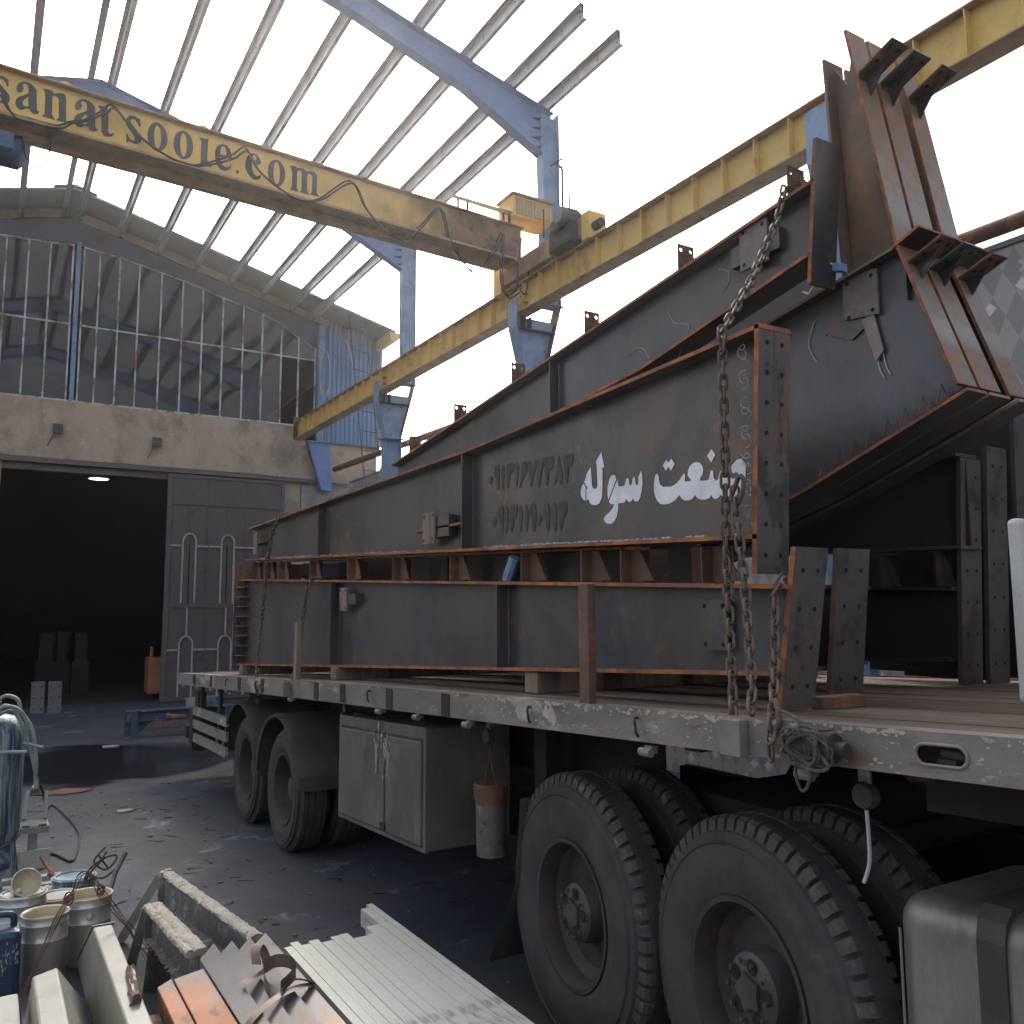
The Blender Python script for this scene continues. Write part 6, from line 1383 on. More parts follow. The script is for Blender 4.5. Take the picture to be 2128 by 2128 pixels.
# timber bearers
for y, lab in ((9.45, 'rear timber bearer under the steel beams'), (6.6, 'middle timber bearer under the steel beams, in shadow'), (3.78, 'short timber bearer end showing under the front lower beam')):
    b = MB()
    z = dz(y)
    x_ = 2.36 if y != 3.78 else 2.40
    b.hexa([(x_, y - 0.06, z), (4.5, y - 0.06, z), (4.5, y + 0.06, z), (x_, y + 0.06, z)], [(x_, y - 0.06, lin(B1, y) - 0.002), (4.5, y - 0.06, lin(B1, y) - 0.002), (4.5, y + 0.06, lin(B1, y) - 0.002), (x_, y + 0.06, lin(B1, y) - 0.002)])
    tag(b.build('timber_bearer', 'post_wood', bevel=0.006), lab, 'timber', 'timber bearers on the deck')
tag(MB().box(2.56, 2.79, 2.1, 2.16, 1.6, 1.645).build('flat_timber', 'rust_dark', bevel=0.004), 'flat brown packing piece between the two leaning end plates on the deck', 'timber')

# ================================================================ chains
def link_mesh():
    b = MB()
    L_, W_, r_ = 0.030, 0.0145, 0.0062
    pts = [(W_ * math.cos(R(a)), 0, L_ * 0.62 + W_ * math.sin(R(a))) for a in range(0, 181, 30)] + [(W_ * math.cos(R(a)), 0, -L_ * 0.62 + W_ * math.sin(R(a))) for a in range(180, 361, 30)]
    b.tube(pts, r_, 6, closed=True)
    o = b.build('link', 'chain', None, smooth=True)
    me = o.data
    bpy.data.objects.remove(o)
    return me
LINK = link_mesh()
def chain(name, lab, pts, hook=None):
    pts = [Vector(p) for p in pts]
    t_ = thing(name, tuple(pts[-1]), lab, 'chain', 'load chains over the steel members')
    dist = [0]
    for a, c in zip(pts[:-1], pts[1:]):
        dist.append(dist[-1] + (c - a).length)
    pitch = 0.0475
    n = int(dist[-1] / pitch)
    for i in range(n):
        d = (i + 0.5) * pitch
        j = max(k for k in range(len(pts) - 1) if dist[k] <= d)
        f = (d - dist[j]) / max(1e-6, dist[j + 1] - dist[j])
        p = pts[j].lerp(pts[j + 1], f)
        q = (pts[j + 1] - pts[j]).normalized()
        rot = q.to_track_quat('Z', 'Y') @ Matrix.Rotation(R(90 * (i % 2) + rnd.uniform(-14, 14) + 30), 3, 'Z').to_quaternion()
        o = bpy.data.objects.new('link', LINK)
        COL.objects.link(o)
        o.parent = t_
        o.location = p - pts[-1]
        o.rotation_mode = 'QUATERNION'
        o.rotation_quaternion = rot
    if hook:
        part('hook', 'chain', t_, lambda b: b.tube(smooth_path(hook, 4), 0.009, 7), smooth=True)
    return t_
chain('load_chain', 'long brown chain from the rafter top down to the deck rail, left of the pair', [(3.03, 2.50, 3.85), (2.975, 2.53, 3.835), (2.86, 2.48, 3.63), (2.6, 2.40, 3.28), (2.365, 2.335, 3.02), (2.36, 2.335, 2.8), (2.355, 2.335, 2.5), (2.345, 2.335, 2.2), (2.2, 2.18, 1.66), (2.115, 2.105, 1.55), (2.112, 2.1, 1.47)])
chain('load_chain', 'second brown chain hooked to the first, right of the pair', [(2.34, 2.275, 2.40), (2.33, 2.26, 2.3), (2.3, 2.2, 2.0), (2.2, 2.09, 1.7), (2.11, 2.02, 1.6)], hook=[(2.34, 2.30, 2.36), (2.335, 2.27, 2.40), (2.33, 2.24, 2.44), (2.33, 2.22, 2.42), (2.335, 2.24, 2.36), (2.34, 2.28, 2.33)])
chain('load_chain', 'short brown chain from the lower beam flange to the rail, rightmost', [(2.46, 2.1, 2.075), (2.40, 2.12, 2.06), (2.36, 2.12, 2.02), (2.3, 2.08, 1.8), (2.15, 1.96, 1.62), (2.10, 1.93, 1.56), (2.10, 1.93, 1.46)], hook=[(2.15, 1.965, 1.66), (2.13, 1.93, 1.67), (2.12, 1.91, 1.62), (2.12, 1.925, 1.58)])
chain('load_chain', 'rear brown chain over the thin end of the lettered beam', [(2.5, 8.05, 2.90), (2.37, 8.2, 2.885), (2.345, 8.36, 2.7), (2.34, 8.5, 2.35), (2.33, 8.57, 1.9), (2.2, 8.2, 1.45), (2.105, 7.85, 1.25)])
chain('load_chain', 'thin brown chain hanging by the short timber stake', [(2.45, 7.15, 2.25), (2.365, 7.2, 2.24), (2.345, 7.22, 2.2), (2.30, 7.24, 1.8), (2.2, 7.05, 1.5), (2.10, 6.85, 1.3)])

# rope coil on the rail winch
rc_ = thing('rope_coil', (2.09, 1.76, 1.57), 'grey dirty rope coil hung over the winch on the deck rail', 'rope')
part('winch_drum', 'rim', rc_, lambda b: b.lathe([(0.001, -0.11), (0.02, -0.11), (0.02, -0.07), (0.042, -0.068), (0.042, -0.05), (0.022, -0.045), (0.022, 0.08), (0.04, 0.083), (0.04, 0.095), (0.001, 0.1)], (2.095, 1.755, 1.56), 'Y', 18), smooth=True)
for i in range(11):
    yy = 1.70 + i * 0.0115
    part('rope_turn', 'rope', rc_, lambda b: b.tube([(2.095 + 0.034 * math.cos(t * 0.449), yy + 0.004 * math.sin(t * 0.449 + i), 1.56 + 0.034 * math.sin(t * 0.449)) for t in range(14)], 0.0068, 6, closed=True), smooth=True)
for i in range(13):
    ry, rz = rnd.uniform(0.05, 0.088), rnd.uniform(0.026, 0.046)
    oy, oz, ph, tl = rnd.uniform(-0.012, 0.022), rnd.uniform(-0.02, 0.012), rnd.uniform(0, 6), rnd.uniform(-0.35, 0.5)
    pts = []
    for t in range(26):
        a = t * 0.24166
        u, v = ry * math.cos(a) + 0.006 * math.sin(3 * a + i), rz * math.sin(a) + 0.005 * math.sin(2 * a + ph)
        if v < 0:
            v *= 1.25
        pts.append((2.058 + 0.016 * math.sin(a + ph) - 0.002 * (i % 4), 1.748 + oy + u * math.cos(tl) - v * math.sin(tl), 1.562 + oz + u * math.sin(tl) + v * math.cos(tl)))
    part('rope_loop', 'rope', rc_, lambda b: b.tube(pts, rnd.uniform(0.004, 0.0056), 6, closed=True), smooth=True)
part('rope_tail', 'rope', rc_, lambda b: b.tube(smooth_path([(2.06, 1.80, 1.52), (2.06, 1.80, 1.47), (2.06, 1.785, 1.435), (2.06, 1.765, 1.44), (2.06, 1.74, 1.49), (2.06, 1.72, 1.53)], 5), 0.005, 6), smooth=True)
part('rope_tail', 'rope', rc_, lambda b: b.tube(smooth_path([(2.12, 1.90, 1.645), (2.1, 1.85, 1.64), (2.07, 1.80, 1.635), (2.07, 1.74, 1.61), (2.06, 1.66, 1.62)], 5), 0.0055, 6), smooth=True)

# hanging paint bucket under the deck
pb = thing('hanging_bucket', (2.4, 4.19, 0.67), 'grimy pale plastic bucket with orange lid hanging under the trailer', 'bucket')
part('bucket_body', 'pale_bucket', pb, lambda b: b.lathe([(0.001, 0), (0.078, 0), (0.084, 0.30), (0.001, 0.30)], (2.4, 4.19, 0.66), 'Z', 28), smooth=True)
part('bucket_lid', 'orange_lid', pb, lambda b: b.lathe([(0.001, 0.30), (0.093, 0.30), (0.095, 0.37), (0.09, 0.376), (0.001, 0.376)], (2.4, 4.19, 0.66), 'Z', 28), smooth=True)
part('orange_band', 'orange_lid', pb, lambda b: (b.lathe([(0.0845, 0.27), (0.0855, 0.298)], (2.4, 4.19, 0.66), 'Z', 28)))
part('bail', 'rust_wire', pb, lambda b: b.tube([(2.4, 4.27, 1.0), (2.4, 4.21, 1.15), (2.4, 4.2, 1.32), (2.4, 4.19, 1.15), (2.4, 4.11, 1.0)], 0.004, 5))
# ================================================================ foreground: profiles, trestles, cans
CG = 'pale cream box profiles laid side by side'
SX = [(1.29, 1.325, 4.20), (1.329, 1.366, 4.24), (1.37, 1.408, 4.185), (1.412, 1.455, 4.215), (1.46, 1.515, 4.165), (1.519, 1.557, 4.21), (1.561, 1.604, 4.215), (1.608, 1.68, 4.135), (1.684, 1.712, 4.15), (1.716, 1.787, 4.255), (1.791, 1.838, 4.51), (1.842, 1.873, 4.56)]
on_ = ['leftmost pale cream profile, next to the grey steel profiles', 'second pale cream profile from the left', 'third pale cream profile from the left, slightly set back', 'fourth pale cream profile from the left, with the sharp dark joint beside it', 'fifth pale cream profile from the left', 'sixth pale cream profile, reaching further than its left neighbour', 'seventh pale cream profile from the left', 'wide eighth pale cream profile with set back end', 'narrow ninth pale cream profile in the notch', 'tenth pale cream profile, scuffed grey on top', 'pale cream profile second from the right, long end jutting out', 'rightmost pale cream profile, reaching farthest towards the truck']
for (a, c, ye), lab in zip(SX, on_):
    z1 = 0.40 + rnd.uniform(-0.002, 0.001)
    a, c = a - 0.001, c + 0.001
    t_ = thing('cream_profile', ((a + c) / 2, 2.6, 0.30), lab, 'steel profile', CG)
    w_ = 0.003
    zb = 0.315
    part('profile_shell', 'cream_white', t_, lambda b: (b.box(a, c, 0.8, ye, z1 - w_, z1), b.box(a, a + w_, 0.8, ye, zb, z1 - w_), b.box(c - w_, c, 0.8, ye, zb, z1 - w_), b.box(a + w_, c - w_, 0.8, ye, zb, zb + w_)))
bear = []
for i, (y, lab) in enumerate(((3.95, 'far timber sleeper under the cream profiles'), (2.0, 'near timber sleeper under the cream profiles'))):
    tag(MB().box(0.66, 1.9, y - 0.06, y + 0.06, 0.0, 0.312).build('timber_sleeper', 'post_wood', bevel=0.006), lab, 'timber', 'timber sleepers under the profiles')

GG = 'grey folded steel profiles strapped together'
GX = [(0.925, 1.0, 4.27), (1.003, 1.08, 4.26), (1.083, 1.163, 4.255), (1.166, 1.245, 4.29)]
gl = ['leftmost grey folded profile under the curled strap', 'second grey folded profile from the left', 'third grey folded profile from the left', 'rightmost grey folded profile, beside the cream profiles']
for (a, c, ye), lab in zip(GX, gl):
    t_ = thing('grey_profile', ((a + c) / 2, 2.6, 0.3), lab, 'steel profile', GG)
    zl, zr = 0.398, 0.43
    if a > 1.1:
        zr = 0.425
    part('top_face', 'zinc', t_, lambda b: b.prism([(a, ye, zl), (c, ye + 0.07, zr), (c, ye + 0.07, zr - 0.004), (a, ye, zl - 0.004)], (0, -3.4, 0)))
    part('side_face', 'zinc', t_, lambda b: b.prism([(a, ye, zl - 0.004), (a + 0.004, ye, zl - 0.003), (a + 0.004, ye, 0.316), (a, ye, 0.316)], (0, -3.4, 0)))
    part('fold_face', 'zinc', t_, lambda b: b.prism([(c - 0.004, ye + 0.066, zr - 0.0045), (c, ye + 0.07, zr - 0.0045), (c, ye + 0.07, 0.33), (c - 0.004, ye + 0.066, 0.33)], (0, -3.4, 0)))
sb = thing('strapping_band', (1.1, 3.75, 0.43), 'curled brown strapping band lying on the grey profiles', 'strap')
def band(name, path, w, m='strap_steel'):
    b = MB()
    path = smooth_path(path, 5)
    w = Vector(w)
    vs = []
    for p in path:
        vs += [p - w, p + w]
    b.add(vs, [(2 * i, 2 * i + 1, 2 * i + 3, 2 * i + 2) for i in range(len(path) - 1)])
    return b.build(name, m, sb, normals=False, smooth=True)
band('band', [(0.918, 3.44, 0.33), (0.925, 3.47, 0.405), (0.97, 3.50, 0.432), (1.05, 3.56, 0.447), (1.15, 3.61, 0.452), (1.22, 3.64, 0.44), (1.252, 3.66, 0.42), (1.258, 3.66, 0.34)], (0.0, 0.022, 0.0))
band('band_tail', [(0.99, 3.76, 0.455), (1.05, 3.81, 0.455), (1.105, 3.84, 0.457), (1.115, 3.87, 0.475), (1.105, 3.9, 0.52), (1.085, 3.9, 0.545), (1.065, 3.87, 0.53), (1.06, 3.83, 0.49)], (0.012, -0.03, 0.006))
band('band_tail', [(1.06, 3.62, 0.455), (1.055, 3.68, 0.47), (1.07, 3.75, 0.5), (1.12, 3.76, 0.515), (1.17, 3.73, 0.51), (1.185, 3.69, 0.485), (1.14, 3.66, 0.465), (1.10, 3.62, 0.46), (1.09, 3.56, 0.455)], (0.0, 0.0, 0.026))
band('band_tail', [(1.10, 3.60, 0.462), (1.15, 3.66, 0.462), (1.2, 3.665, 0.458), (1.255, 3.66, 0.43)], (0.006, 0.02, -0.012))

og = 'orange primed steel bars'
for a, c, ya, yc, lab, tp in ((0.708, 0.775, 4.05, 4.11, 'left orange and cream primed steel bar between box beam and grey profiles', 0), (0.782, 0.915, 4.10, 4.15, 'right wider orange primed steel bar beside the grey profiles', 1)):
    t_ = thing('primed_bar', ((a + c) / 2, 2.5, 0.3), lab, 'steel bar', og)
    part('bar_top', 'orange_primer', t_, lambda b: b.prism([(a, ya, 0.4), (c, yc, 0.4), (c, yc, 0.385), (a, ya, 0.385)], (0, -3.3, 0)), bevel=0.003)
    part('bar_side', 'rust_dark', t_, lambda b: b.prism([(a + 0.002, ya - 0.003, 0.383), (a + 0.012, ya - 0.003, 0.383), (a + 0.012, ya - 0.003, 0.314), (a + 0.002, ya - 0.003, 0.314)], (0, -3.29, 0)))

bb = thing('cream_box_beam', (0.6, 3, 0), 'tall cream painted box beam with slanted end, a grey lump on top', 'box beam', 'cream box beams in the foreground')
part('beam_body', ['cream', 'cream_grey'], bb, lambda b: b.prism(yz(0.553, [(4.96, 0.4), (5.66, 0.004), (0.8, 0.004), (0.8, 0.4)]), (0.088, 0, 0)), bevel=0.008)
part('end_lip', 'cream', bb, lambda b: b.prism([(0.549, 4.975, 0.403), (0.655, 4.975, 0.403), (0.655, 5.665, 0.008), (0.549, 5.665, 0.008)], (0, 0.006, 0.003)))
bb2 = thing('cream_ridge_beam', (0.38, 3, 0), 'cream painted beam with sloping side and slanted end at the lower left', 'box beam', 'cream box beams in the foreground')
part('beam_body', 'cream', bb2, lambda b: b.hexa([(0.262, 0.8, 0.004), (0.545, 0.8, 0.004), (0.542, 5.13, 0.004), (0.262, 4.9, 0.004)], [(0.262, 0.8, 0.4), (0.362, 0.8, 0.4), (0.366, 4.51, 0.4), (0.266, 4.45, 0.4)]), bevel=0.01)
pbx = MB().box(0.06, 0.222, 0.9, 4.58, 0.004, 0.3)
tag(pbx.build('pale_grey_beam', 'cream_grey', bevel=0.01), 'low pale grey beam at the bottom left corner, left of the sloping cream beam', 'box beam')
lump = MB()
lv = []
for i in range(9):
    yy = 3.92 + i * 0.042
    for k in range(7):
        a = math.pi * k / 6
        lv.append((0.607 + 0.003 * i + (0.021 + rnd.uniform(-0.005, 0.005)) * math.cos(a), yy + rnd.uniform(-0.008, 0.008), 0.402 + (0.04 + rnd.uniform(-0.014, 0.01)) * math.sin(a)))
lump.add(lv, [(i * 7 + k, i * 7 + k + 1, (i + 1) * 7 + k + 1, (i + 1) * 7 + k) for i in range(8) for k in range(6)] + [tuple(range(6, -1, -1)), tuple(range(56, 63))])
tag(lump.build('scrap_lump', 'strap_steel'), 'crumpled grey brown metal lump lying on the cream box beam', 'scrap')

# paint crusted trestles
def crusty(b, p0, p1, w, t, amp, n=46, m=9):
    p0, p1 = Vector(p0), Vector(p1)
    d = (p1 - p0)
    s = d.cross(Vector((0, 0, 1))).normalized()
    rows = []
    for i in range(n + 1):
        c = p0 + d * i / n
        row = []
        for k in range(m):
            a = 2 * math.pi * k / m
            rr = 1 + amp * (rnd.random() - 0.4)
            row.append(c + s * (w * math.cos(a) * rr) + Vector((0, 0, t * math.sin(a) * rr)))
        rows.append(row)
    vs = [p for r_ in rows for p in r_]
    fs = [(i * m + k, i * m + (k + 1) % m, (i + 1) * m + (k + 1) % m, (i + 1) * m + k) for i in range(n) for k in range(m)] + [tuple(range(m)), tuple(range(n * m, n * m + m))]
    b.add(vs, fs)
for (p0, p1, foot, lab) in (((1.04, 5.78, 0.385), (1.222, 4.43, 0.385), (0.80, 5.87, 0.0), 'far paint crusted trestle beam with flat bar leg, right of the cans'), ((0.88, 5.2, 0.385), (0.955, 4.39, 0.385), (0.815, 5.48, 0.0), 'near paint crusted trestle beam with twin thick crusts')):
    p0, p1 = Vector(p0), Vector(p1)
    t_ = thing('paint_trestle', tuple((p0 + p1) / 2 - Vector((0, 0, 0.34))), lab, 'trestle', 'paint crusted trestles')
    d = (p1 - p0).normalized()
    s = d.cross(Vector((0, 0, 1))).normalized()
    dn = Vector((0, 0, -0.17))
    part('top_crust', 'crust', t_, lambda b: crusty(b, p0, p1, 0.037, 0.018, 0.3, 60, 12), smooth=True)
    if foot[0] == 0.815:
        part('second_crust', 'crust', t_, lambda b: crusty(b, p0 + s * 0.045 + Vector((0, -0.04, 0.012)), p1 + s * 0.05, 0.022, 0.02, 0.35, 60, 10), smooth=True)
    else:
        part('crust_drip', 'crust', t_, lambda b: crusty(b, p0 + Vector((-0.045, -0.01, 0.004)), p0 + Vector((0.02, 0.015, 0.012)), 0.02, 0.014, 0.6, 8), smooth=True)
    part('trestle_web', 'crust_grey', t_, lambda b: b.prism([p0 + Vector((0, 0, -0.016)), p1 + Vector((0, 0, -0.016)), p1 + dn, p0 + dn], s * 0.012))
    part('bottom_flange', 'crust_grey', t_, lambda b: crusty(b, p0 + dn, p1 + dn, 0.05, 0.012, 0.5), smooth=True)
    part('end_plate', 'crust_grey', t_, lambda b: b.prism([p0 - d * 0.004 + s * 0.045 + Vector((0, 0, -0.02)), p0 - d * 0.004 - s * 0.045 + Vector((0, 0, -0.02)), p0 - d * 0.004 - s * 0.045 + dn, p0 - d * 0.004 + s * 0.045 + dn], -d * 0.008))
    f0, f1 = p0 - d * 0.03 + Vector((-0.03, 0, -0.015)), Vector(foot)
    ld_ = (f1 - f0).normalized()
    lw = Vector((-ld_.z, 0, ld_.x)).normalized() * 0.026
    part('leg', 'cream_grey', t_, lambda b: b.prism([f0 + lw, f0 - lw, f1 - lw, f1 + lw], (0, 0.012, 0)))
    for e in (0.12, 0.75):
        q = p0.lerp(p1, e)
        part('leg', 'crust_grey', t_, lambda b: b.prism([q + s * 0.05 + dn, q - s * 0.05 + dn, Vector((q.x, q.y, 0)) - s * 0.07, Vector((q.x, q.y, 0)) + s * 0.07], d * 0.012))

# paint cans
def can(x, y, r, h, lab, inner, lid=None, m='can', lugs=True):
    t_ = thing('paint_can', (x, y, 0), lab, 'paint can', 'paint cans on the ground')
    prof = [(0.001, 0.004), (r - 0.004, 0.004), (r, 0.01), (r, h * 0.62), (r + 0.004, h * 0.635), (r, h * 0.65), (r, h * 0.86), (r + 0.004, h * 0.875), (r, h * 0.89), (r, h - 0.012), (r + 0.007, h - 0.008), (r + 0.007, h), (r - 0.002, h), (r - 0.004, h - 0.01), (r - 0.004, h * 0.3 if not lid else h - 0.006), (0.001, h * 0.3 if not lid else h - 0.006)]
    part('can_body', m, t_, lambda b: b.lathe(prof, (x, y, 0), 'Z', 40), smooth=True)
    if not lid:
        part('paint', inner, t_, lambda b: b.disc((x, y, h * 0.86), r - 0.005, 'Z', 36))
        part('inner_coat', inner, t_, lambda b: b.lathe([(r - 0.0055, h * 0.3), (r - 0.0055, h - 0.004), (r + 0.006, h + 0.0015)], (x, y, 0), 'Z', 40), smooth=True)
    else:
        part('lid', lid, t_, lambda b: b.lathe([(0.001, h - 0.003), (r * 0.8, h - 0.003), (r * 0.84, h + 0.006), (r * 0.93, h + 0.006), (r * 0.95, h - 0.002)], (x, y, 0), 'Z', 36), smooth=True)
    if lugs:
        part('bail_ear', 'can', t_, lambda b: b.lathe([(0.001, -0.012), (0.012, -0.01), (0.018, 0.0)], (x + 0.0, y - r - 0.002, h * 0.74), 'Y', 12), smooth=True)
    return t_
can(0.378, 5.54, 0.114, 0.345, 'open paint can nearest the viewer, cream inside', 'can_paint', lugs=False)
can(0.603, 5.70, 0.124, 0.36, 'open shiny paint can with rusty wires over it, cream inside', 'can_paint')
can(0.282, 5.92, 0.122, 0.36, 'paint can at the left with a cream bowl resting on it', 'can_paint', lid='can')
can(0.485, 6.10, 0.118, 0.27, 'lower tin can with flat lid behind the open cans', 'can_paint', lid='can', lugs=False)
can(0.585, 6.36, 0.125, 0.30, 'blue splashed can with glossy lid behind the open cans', 'can_paint', lid='blue_lid', m='tank_blue', lugs=False)
bw = thing('paint_bowl', (0.28, 5.9, 0.37), 'round cream coated bowl tilted on top of the left paint can', 'bowl')
ax_ = Vector((0.12, -0.86, 0.42)).normalized()
bu = ax_.cross(Vector((0, 0, 1))).normalized()
bv_ = bu.cross(ax_)
cb_ = Vector((0.295, 5.86, 0.432))
def bowl(b, r, off):
    n = 28
    vs, fs = [], []
    prof = [(r * math.sin(R(8 + 82 * i / 8)), -r * 0.8 * math.cos(R(8 + 82 * i / 8))) for i in range(9)]
    for q, h in prof:
        for j in range(n):
            a = 2 * math.pi * j / n
            vs.append(cb_ + ax_ * (h + off) + bu * (q * math.cos(a)) + bv_ * (q * math.sin(a)))
    for i in range(8):
        for j in range(n):
            fs.append((i * n + j, i * n + (j + 1) % n, (i + 1) * n + (j + 1) % n, (i + 1) * n + j))
    fs.append(tuple(range(n)))
    b.add(vs, fs)
part('bowl_outside', 'can', bw, lambda b: bowl(b, 0.076, 0.0), smooth=True)
part('bowl_inside', 'can_paint', bw, lambda b: bowl(b, 0.073, 0.003), smooth=True)
part('bowl_rim', 'can', bw, lambda b: b.tube([cb_ + bu * (0.0755 * math.cos(a * 0.224)) + bv_ * (0.0755 * math.sin(a * 0.224)) for a in range(28)], 0.004, 6, closed=True), smooth=True)
part('spout', 'can', bw, lambda b: b.tube([cb_ - ax_ * 0.04 + Vector((-0.03, 0.0, -0.03)), cb_ + Vector((-0.068, 0.02, -0.062))], [0.032, 0.02], 12), smooth=True)
jc = thing('jerrycan', (0.18, 5.42, 0), 'blue plastic jerrycan splashed with cream paint at the left edge', 'jerrycan')
part('can_body', 'blue_plastic', jc, lambda b: b.box(0.06, 0.262, 5.33, 5.5, 0.004, 0.34), bevel=0.035)
part('grip', 'blue_plastic', jc, lambda b: b.tube(smooth_path([(0.225, 5.42, 0.335), (0.222, 5.42, 0.385), (0.19, 5.42, 0.40), (0.13, 5.42, 0.395), (0.11, 5.42, 0.34)], 5), 0.017, 10), smooth=True)

jb = MB()
for i in range(70):
    xx, zz = rnd.uniform(0.08, 0.25), rnd.gauss(0.2, 0.035)
    q = []
    k = rnd.randint(6, 8)
    rr = rnd.uniform(0.002, 0.008)
    jb.add([(xx + rr * 0.6 * rnd.uniform(0.5, 1.2) * math.cos(6.283 * t / k), 5.3292 - 0.0001 * i * 0.1, zz + rr * 1.8 * rnd.uniform(0.5, 1.2) * math.sin(6.283 * t / k)) for t in range(k)], [tuple(range(k))])
jb.build('paint_splash', 'cream', jc)['kind'] = 'stuff'
# rusty tie wires looping over the cans
tw = thing('tie_wires', (0.55, 4.95, 0.0), 'bundle of rusty tie wires arching from the cans over the trestles', 'wire')
WL = [(0.248, 4.85, 0.03), (0.241, 4.86, 0.118), (0.259, 4.88, 0.196), (0.292, 4.9, 0.25), (0.336, 4.9, 0.347), (0.391, 4.9, 0.484), (0.429, 4.9, 0.567), (0.453, 4.9, 0.604), (0.467, 4.9, 0.661), (0.488, 4.9, 0.688), (0.509, 4.9, 0.685), (0.533, 4.9, 0.651), (0.58, 4.9, 0.574), (0.627, 4.9, 0.511), (0.669, 4.9, 0.448), (0.721, 4.9, 0.387), (0.77, 4.88, 0.308), (0.823, 4.85, 0.233), (0.858, 4.83, 0.12)]
for k in range(6):
    ph = rnd.random() * 6
    sc_ = 0.006 + 0.012 * rnd.random()
    part('wire_strand', 'rust_wire', tw, lambda b: b.tube(smooth_path([(x + sc_ * math.sin(i * 0.5 + ph) * (0.2 if 5 < i < 8 else 1) + (0.008 * (k - 3) if i > 11 else 0), y + sc_ * math.cos(i * 0.6 + ph), z + 0.5 * sc_ * math.sin(i * 0.9 + k)) for i, (x, y, z) in enumerate(WL)], 3), 0.0017, 4))
part('wire_knot', 'rust_wire', tw, lambda b: [b.tube([(0.432 + 0.02 * math.cos(t * 0.5 + k), 4.9 + 0.02 * math.sin(t * 0.5), 0.575 + 0.025 * math.sin(t * 0.5 + k * 2)) for t in range(13)], 0.004, 5) for k in range(4)])
part('wire_knot', 'rust_wire', tw, lambda b: [b.tube([(0.574 + 0.016 * math.cos(t * 0.5 + k), 4.9 + 0.016 * math.sin(t * 0.5), 0.592 + 0.02 * math.sin(t * 0.5 + k * 2)) for t in range(13)], 0.004, 5) for k in range(4)])
# stirring rods and pipe
sr = thing('bent_rods', (0.7, 6.1, 0.3), 'tangle of bent dark rods rising behind the blue can', 'rods')
for pts in ([(0.731, 6.1, 0.514), (0.684, 6.1, 0.468), (0.67, 6.1, 0.43), (0.721, 6.1, 0.382), (0.759, 6.1, 0.388), (0.796, 6.1, 0.435), (0.785, 6.1, 0.457), (0.729, 6.1, 0.45), (0.65, 6.12, 0.393), (0.63, 6.2, 0.31)], [(0.735, 6.08, 0.49), (0.70, 6.09, 0.43), (0.66, 6.1, 0.385), (0.64, 6.2, 0.31)], [(0.689, 6.11, 0.473), (0.754, 6.11, 0.377)], [(0.64, 6.15, 0.35), (0.712, 6.05, 0.344), (0.765, 6.05, 0.37), (0.781, 6.05, 0.385)]):
    part('rod', 'rope', sr, lambda b: b.tube(smooth_path(pts, 4), 0.0068, 6), smooth=True)
tag(MB().tube([(0.84, 6.05, 0.475), (0.776, 5.99, 0.375), (0.705, 5.82, 0.2), (0.69, 5.8, 0.02)], 0.014, 10).build('stirring_pipe', 'motor_grey', smooth=True), 'dark pipe leaning out of the cans, right of the bent rods', 'pipe')
r2_ = thing('rod_bundle', (0.55, 6.9, 0), 'crossed rusty rods on the ground between the steel stand and blue can', 'rods')
for pts in ([(0.45, 7.3, 0.22), (0.62, 6.75, 0.02)], [(0.474, 6.9, 0.2), (0.56, 6.9, 0.13), (0.63, 6.8, 0.02)], [(0.43, 6.95, 0.06), (0.6, 6.7, 0.05)]):
    part('rod', 'rust_dark', r2_, lambda b: b.tube(pts, 0.014, 7))
part('sack', 'hose', r2_, lambda b: crusty(b, (0.45, 6.95, 0.06), (0.58, 6.85, 0.05), 0.05, 0.05, 0.4, 10))
for (xa, xb, y, lab) in ((0.22, 0.6, 7.45, 'farther pale batten on the ground behind the left can'), (0.22, 0.54, 7.24, 'nearer pale batten on the ground behind the left can')):
    tag(MB().hexa([(xa, y, 0.002), (xb, y - 0.02, 0.002), (xb, y + 0.05, 0.002), (xa, y + 0.07, 0.002)], [(xa, y, 0.05), (xb, y - 0.02, 0.05), (xb, y + 0.05, 0.05), (xa, y + 0.07, 0.05)]).build('batten', 'cream_grey', bevel=0.004), lab, 'batten', 'pale battens on the ground')

# spray tank with hoses
st_ = thing('spray_tank', (0.1, 7.45, 0), 'upright blue spray tank streaked with pale paint at the left edge', 'tank')
part('tank_shell', 'tank_blue', st_, lambda b: b.lathe([(0.001, 0.3), (0.15, 0.31), (0.205, 0.36), (0.215, 0.42), (0.215, 1.08), (0.2, 1.16), (0.15, 1.215), (0.06, 1.24), (0.001, 1.24)], (0.1, 7.45, 0), 'Z', 40), smooth=True)
for a in (0.3, 2.2, 4.3):
    part('leg', 'tank_blue', st_, lambda b: b.tube([(0.1 + 0.17 * math.cos(a), 7.45 + 0.17 * math.sin(a), 0.4), (0.1 + 0.22 * math.cos(a), 7.45 + 0.22 * math.sin(a), 0.0)], 0.02, 8))
part('valve', 'motor_grey', st_, lambda b: (b.cyl((0.12, 7.4, 1.24), 0.03, 0.09, 'Z', 12), b.cyl((0.1, 7.3, 1.29), 0.012, 0.14, 'X', 8)))
part('pipe_bar', 'hose', st_, lambda b: (b.tube([(0.05, 7.2, 1.0), (0.316, 7.15, 0.99)], 0.012, 8), b.tube([(0.3, 7.3, 1.03), (0.415, 7.1, 1.018)], 0.011, 8)))
part('side_tube', 'hose', st_, lambda b: b.tube([(0.17, 7.2, 0.98), (0.17, 7.2, 0.62), (0.165, 7.2, 0.40)], [0.012, 0.012, 0.02], 8))
hs = thing('spray_hoses', (0.2, 7.25, 0.8), 'grey green spray hoses draped over the blue tank', 'hose')
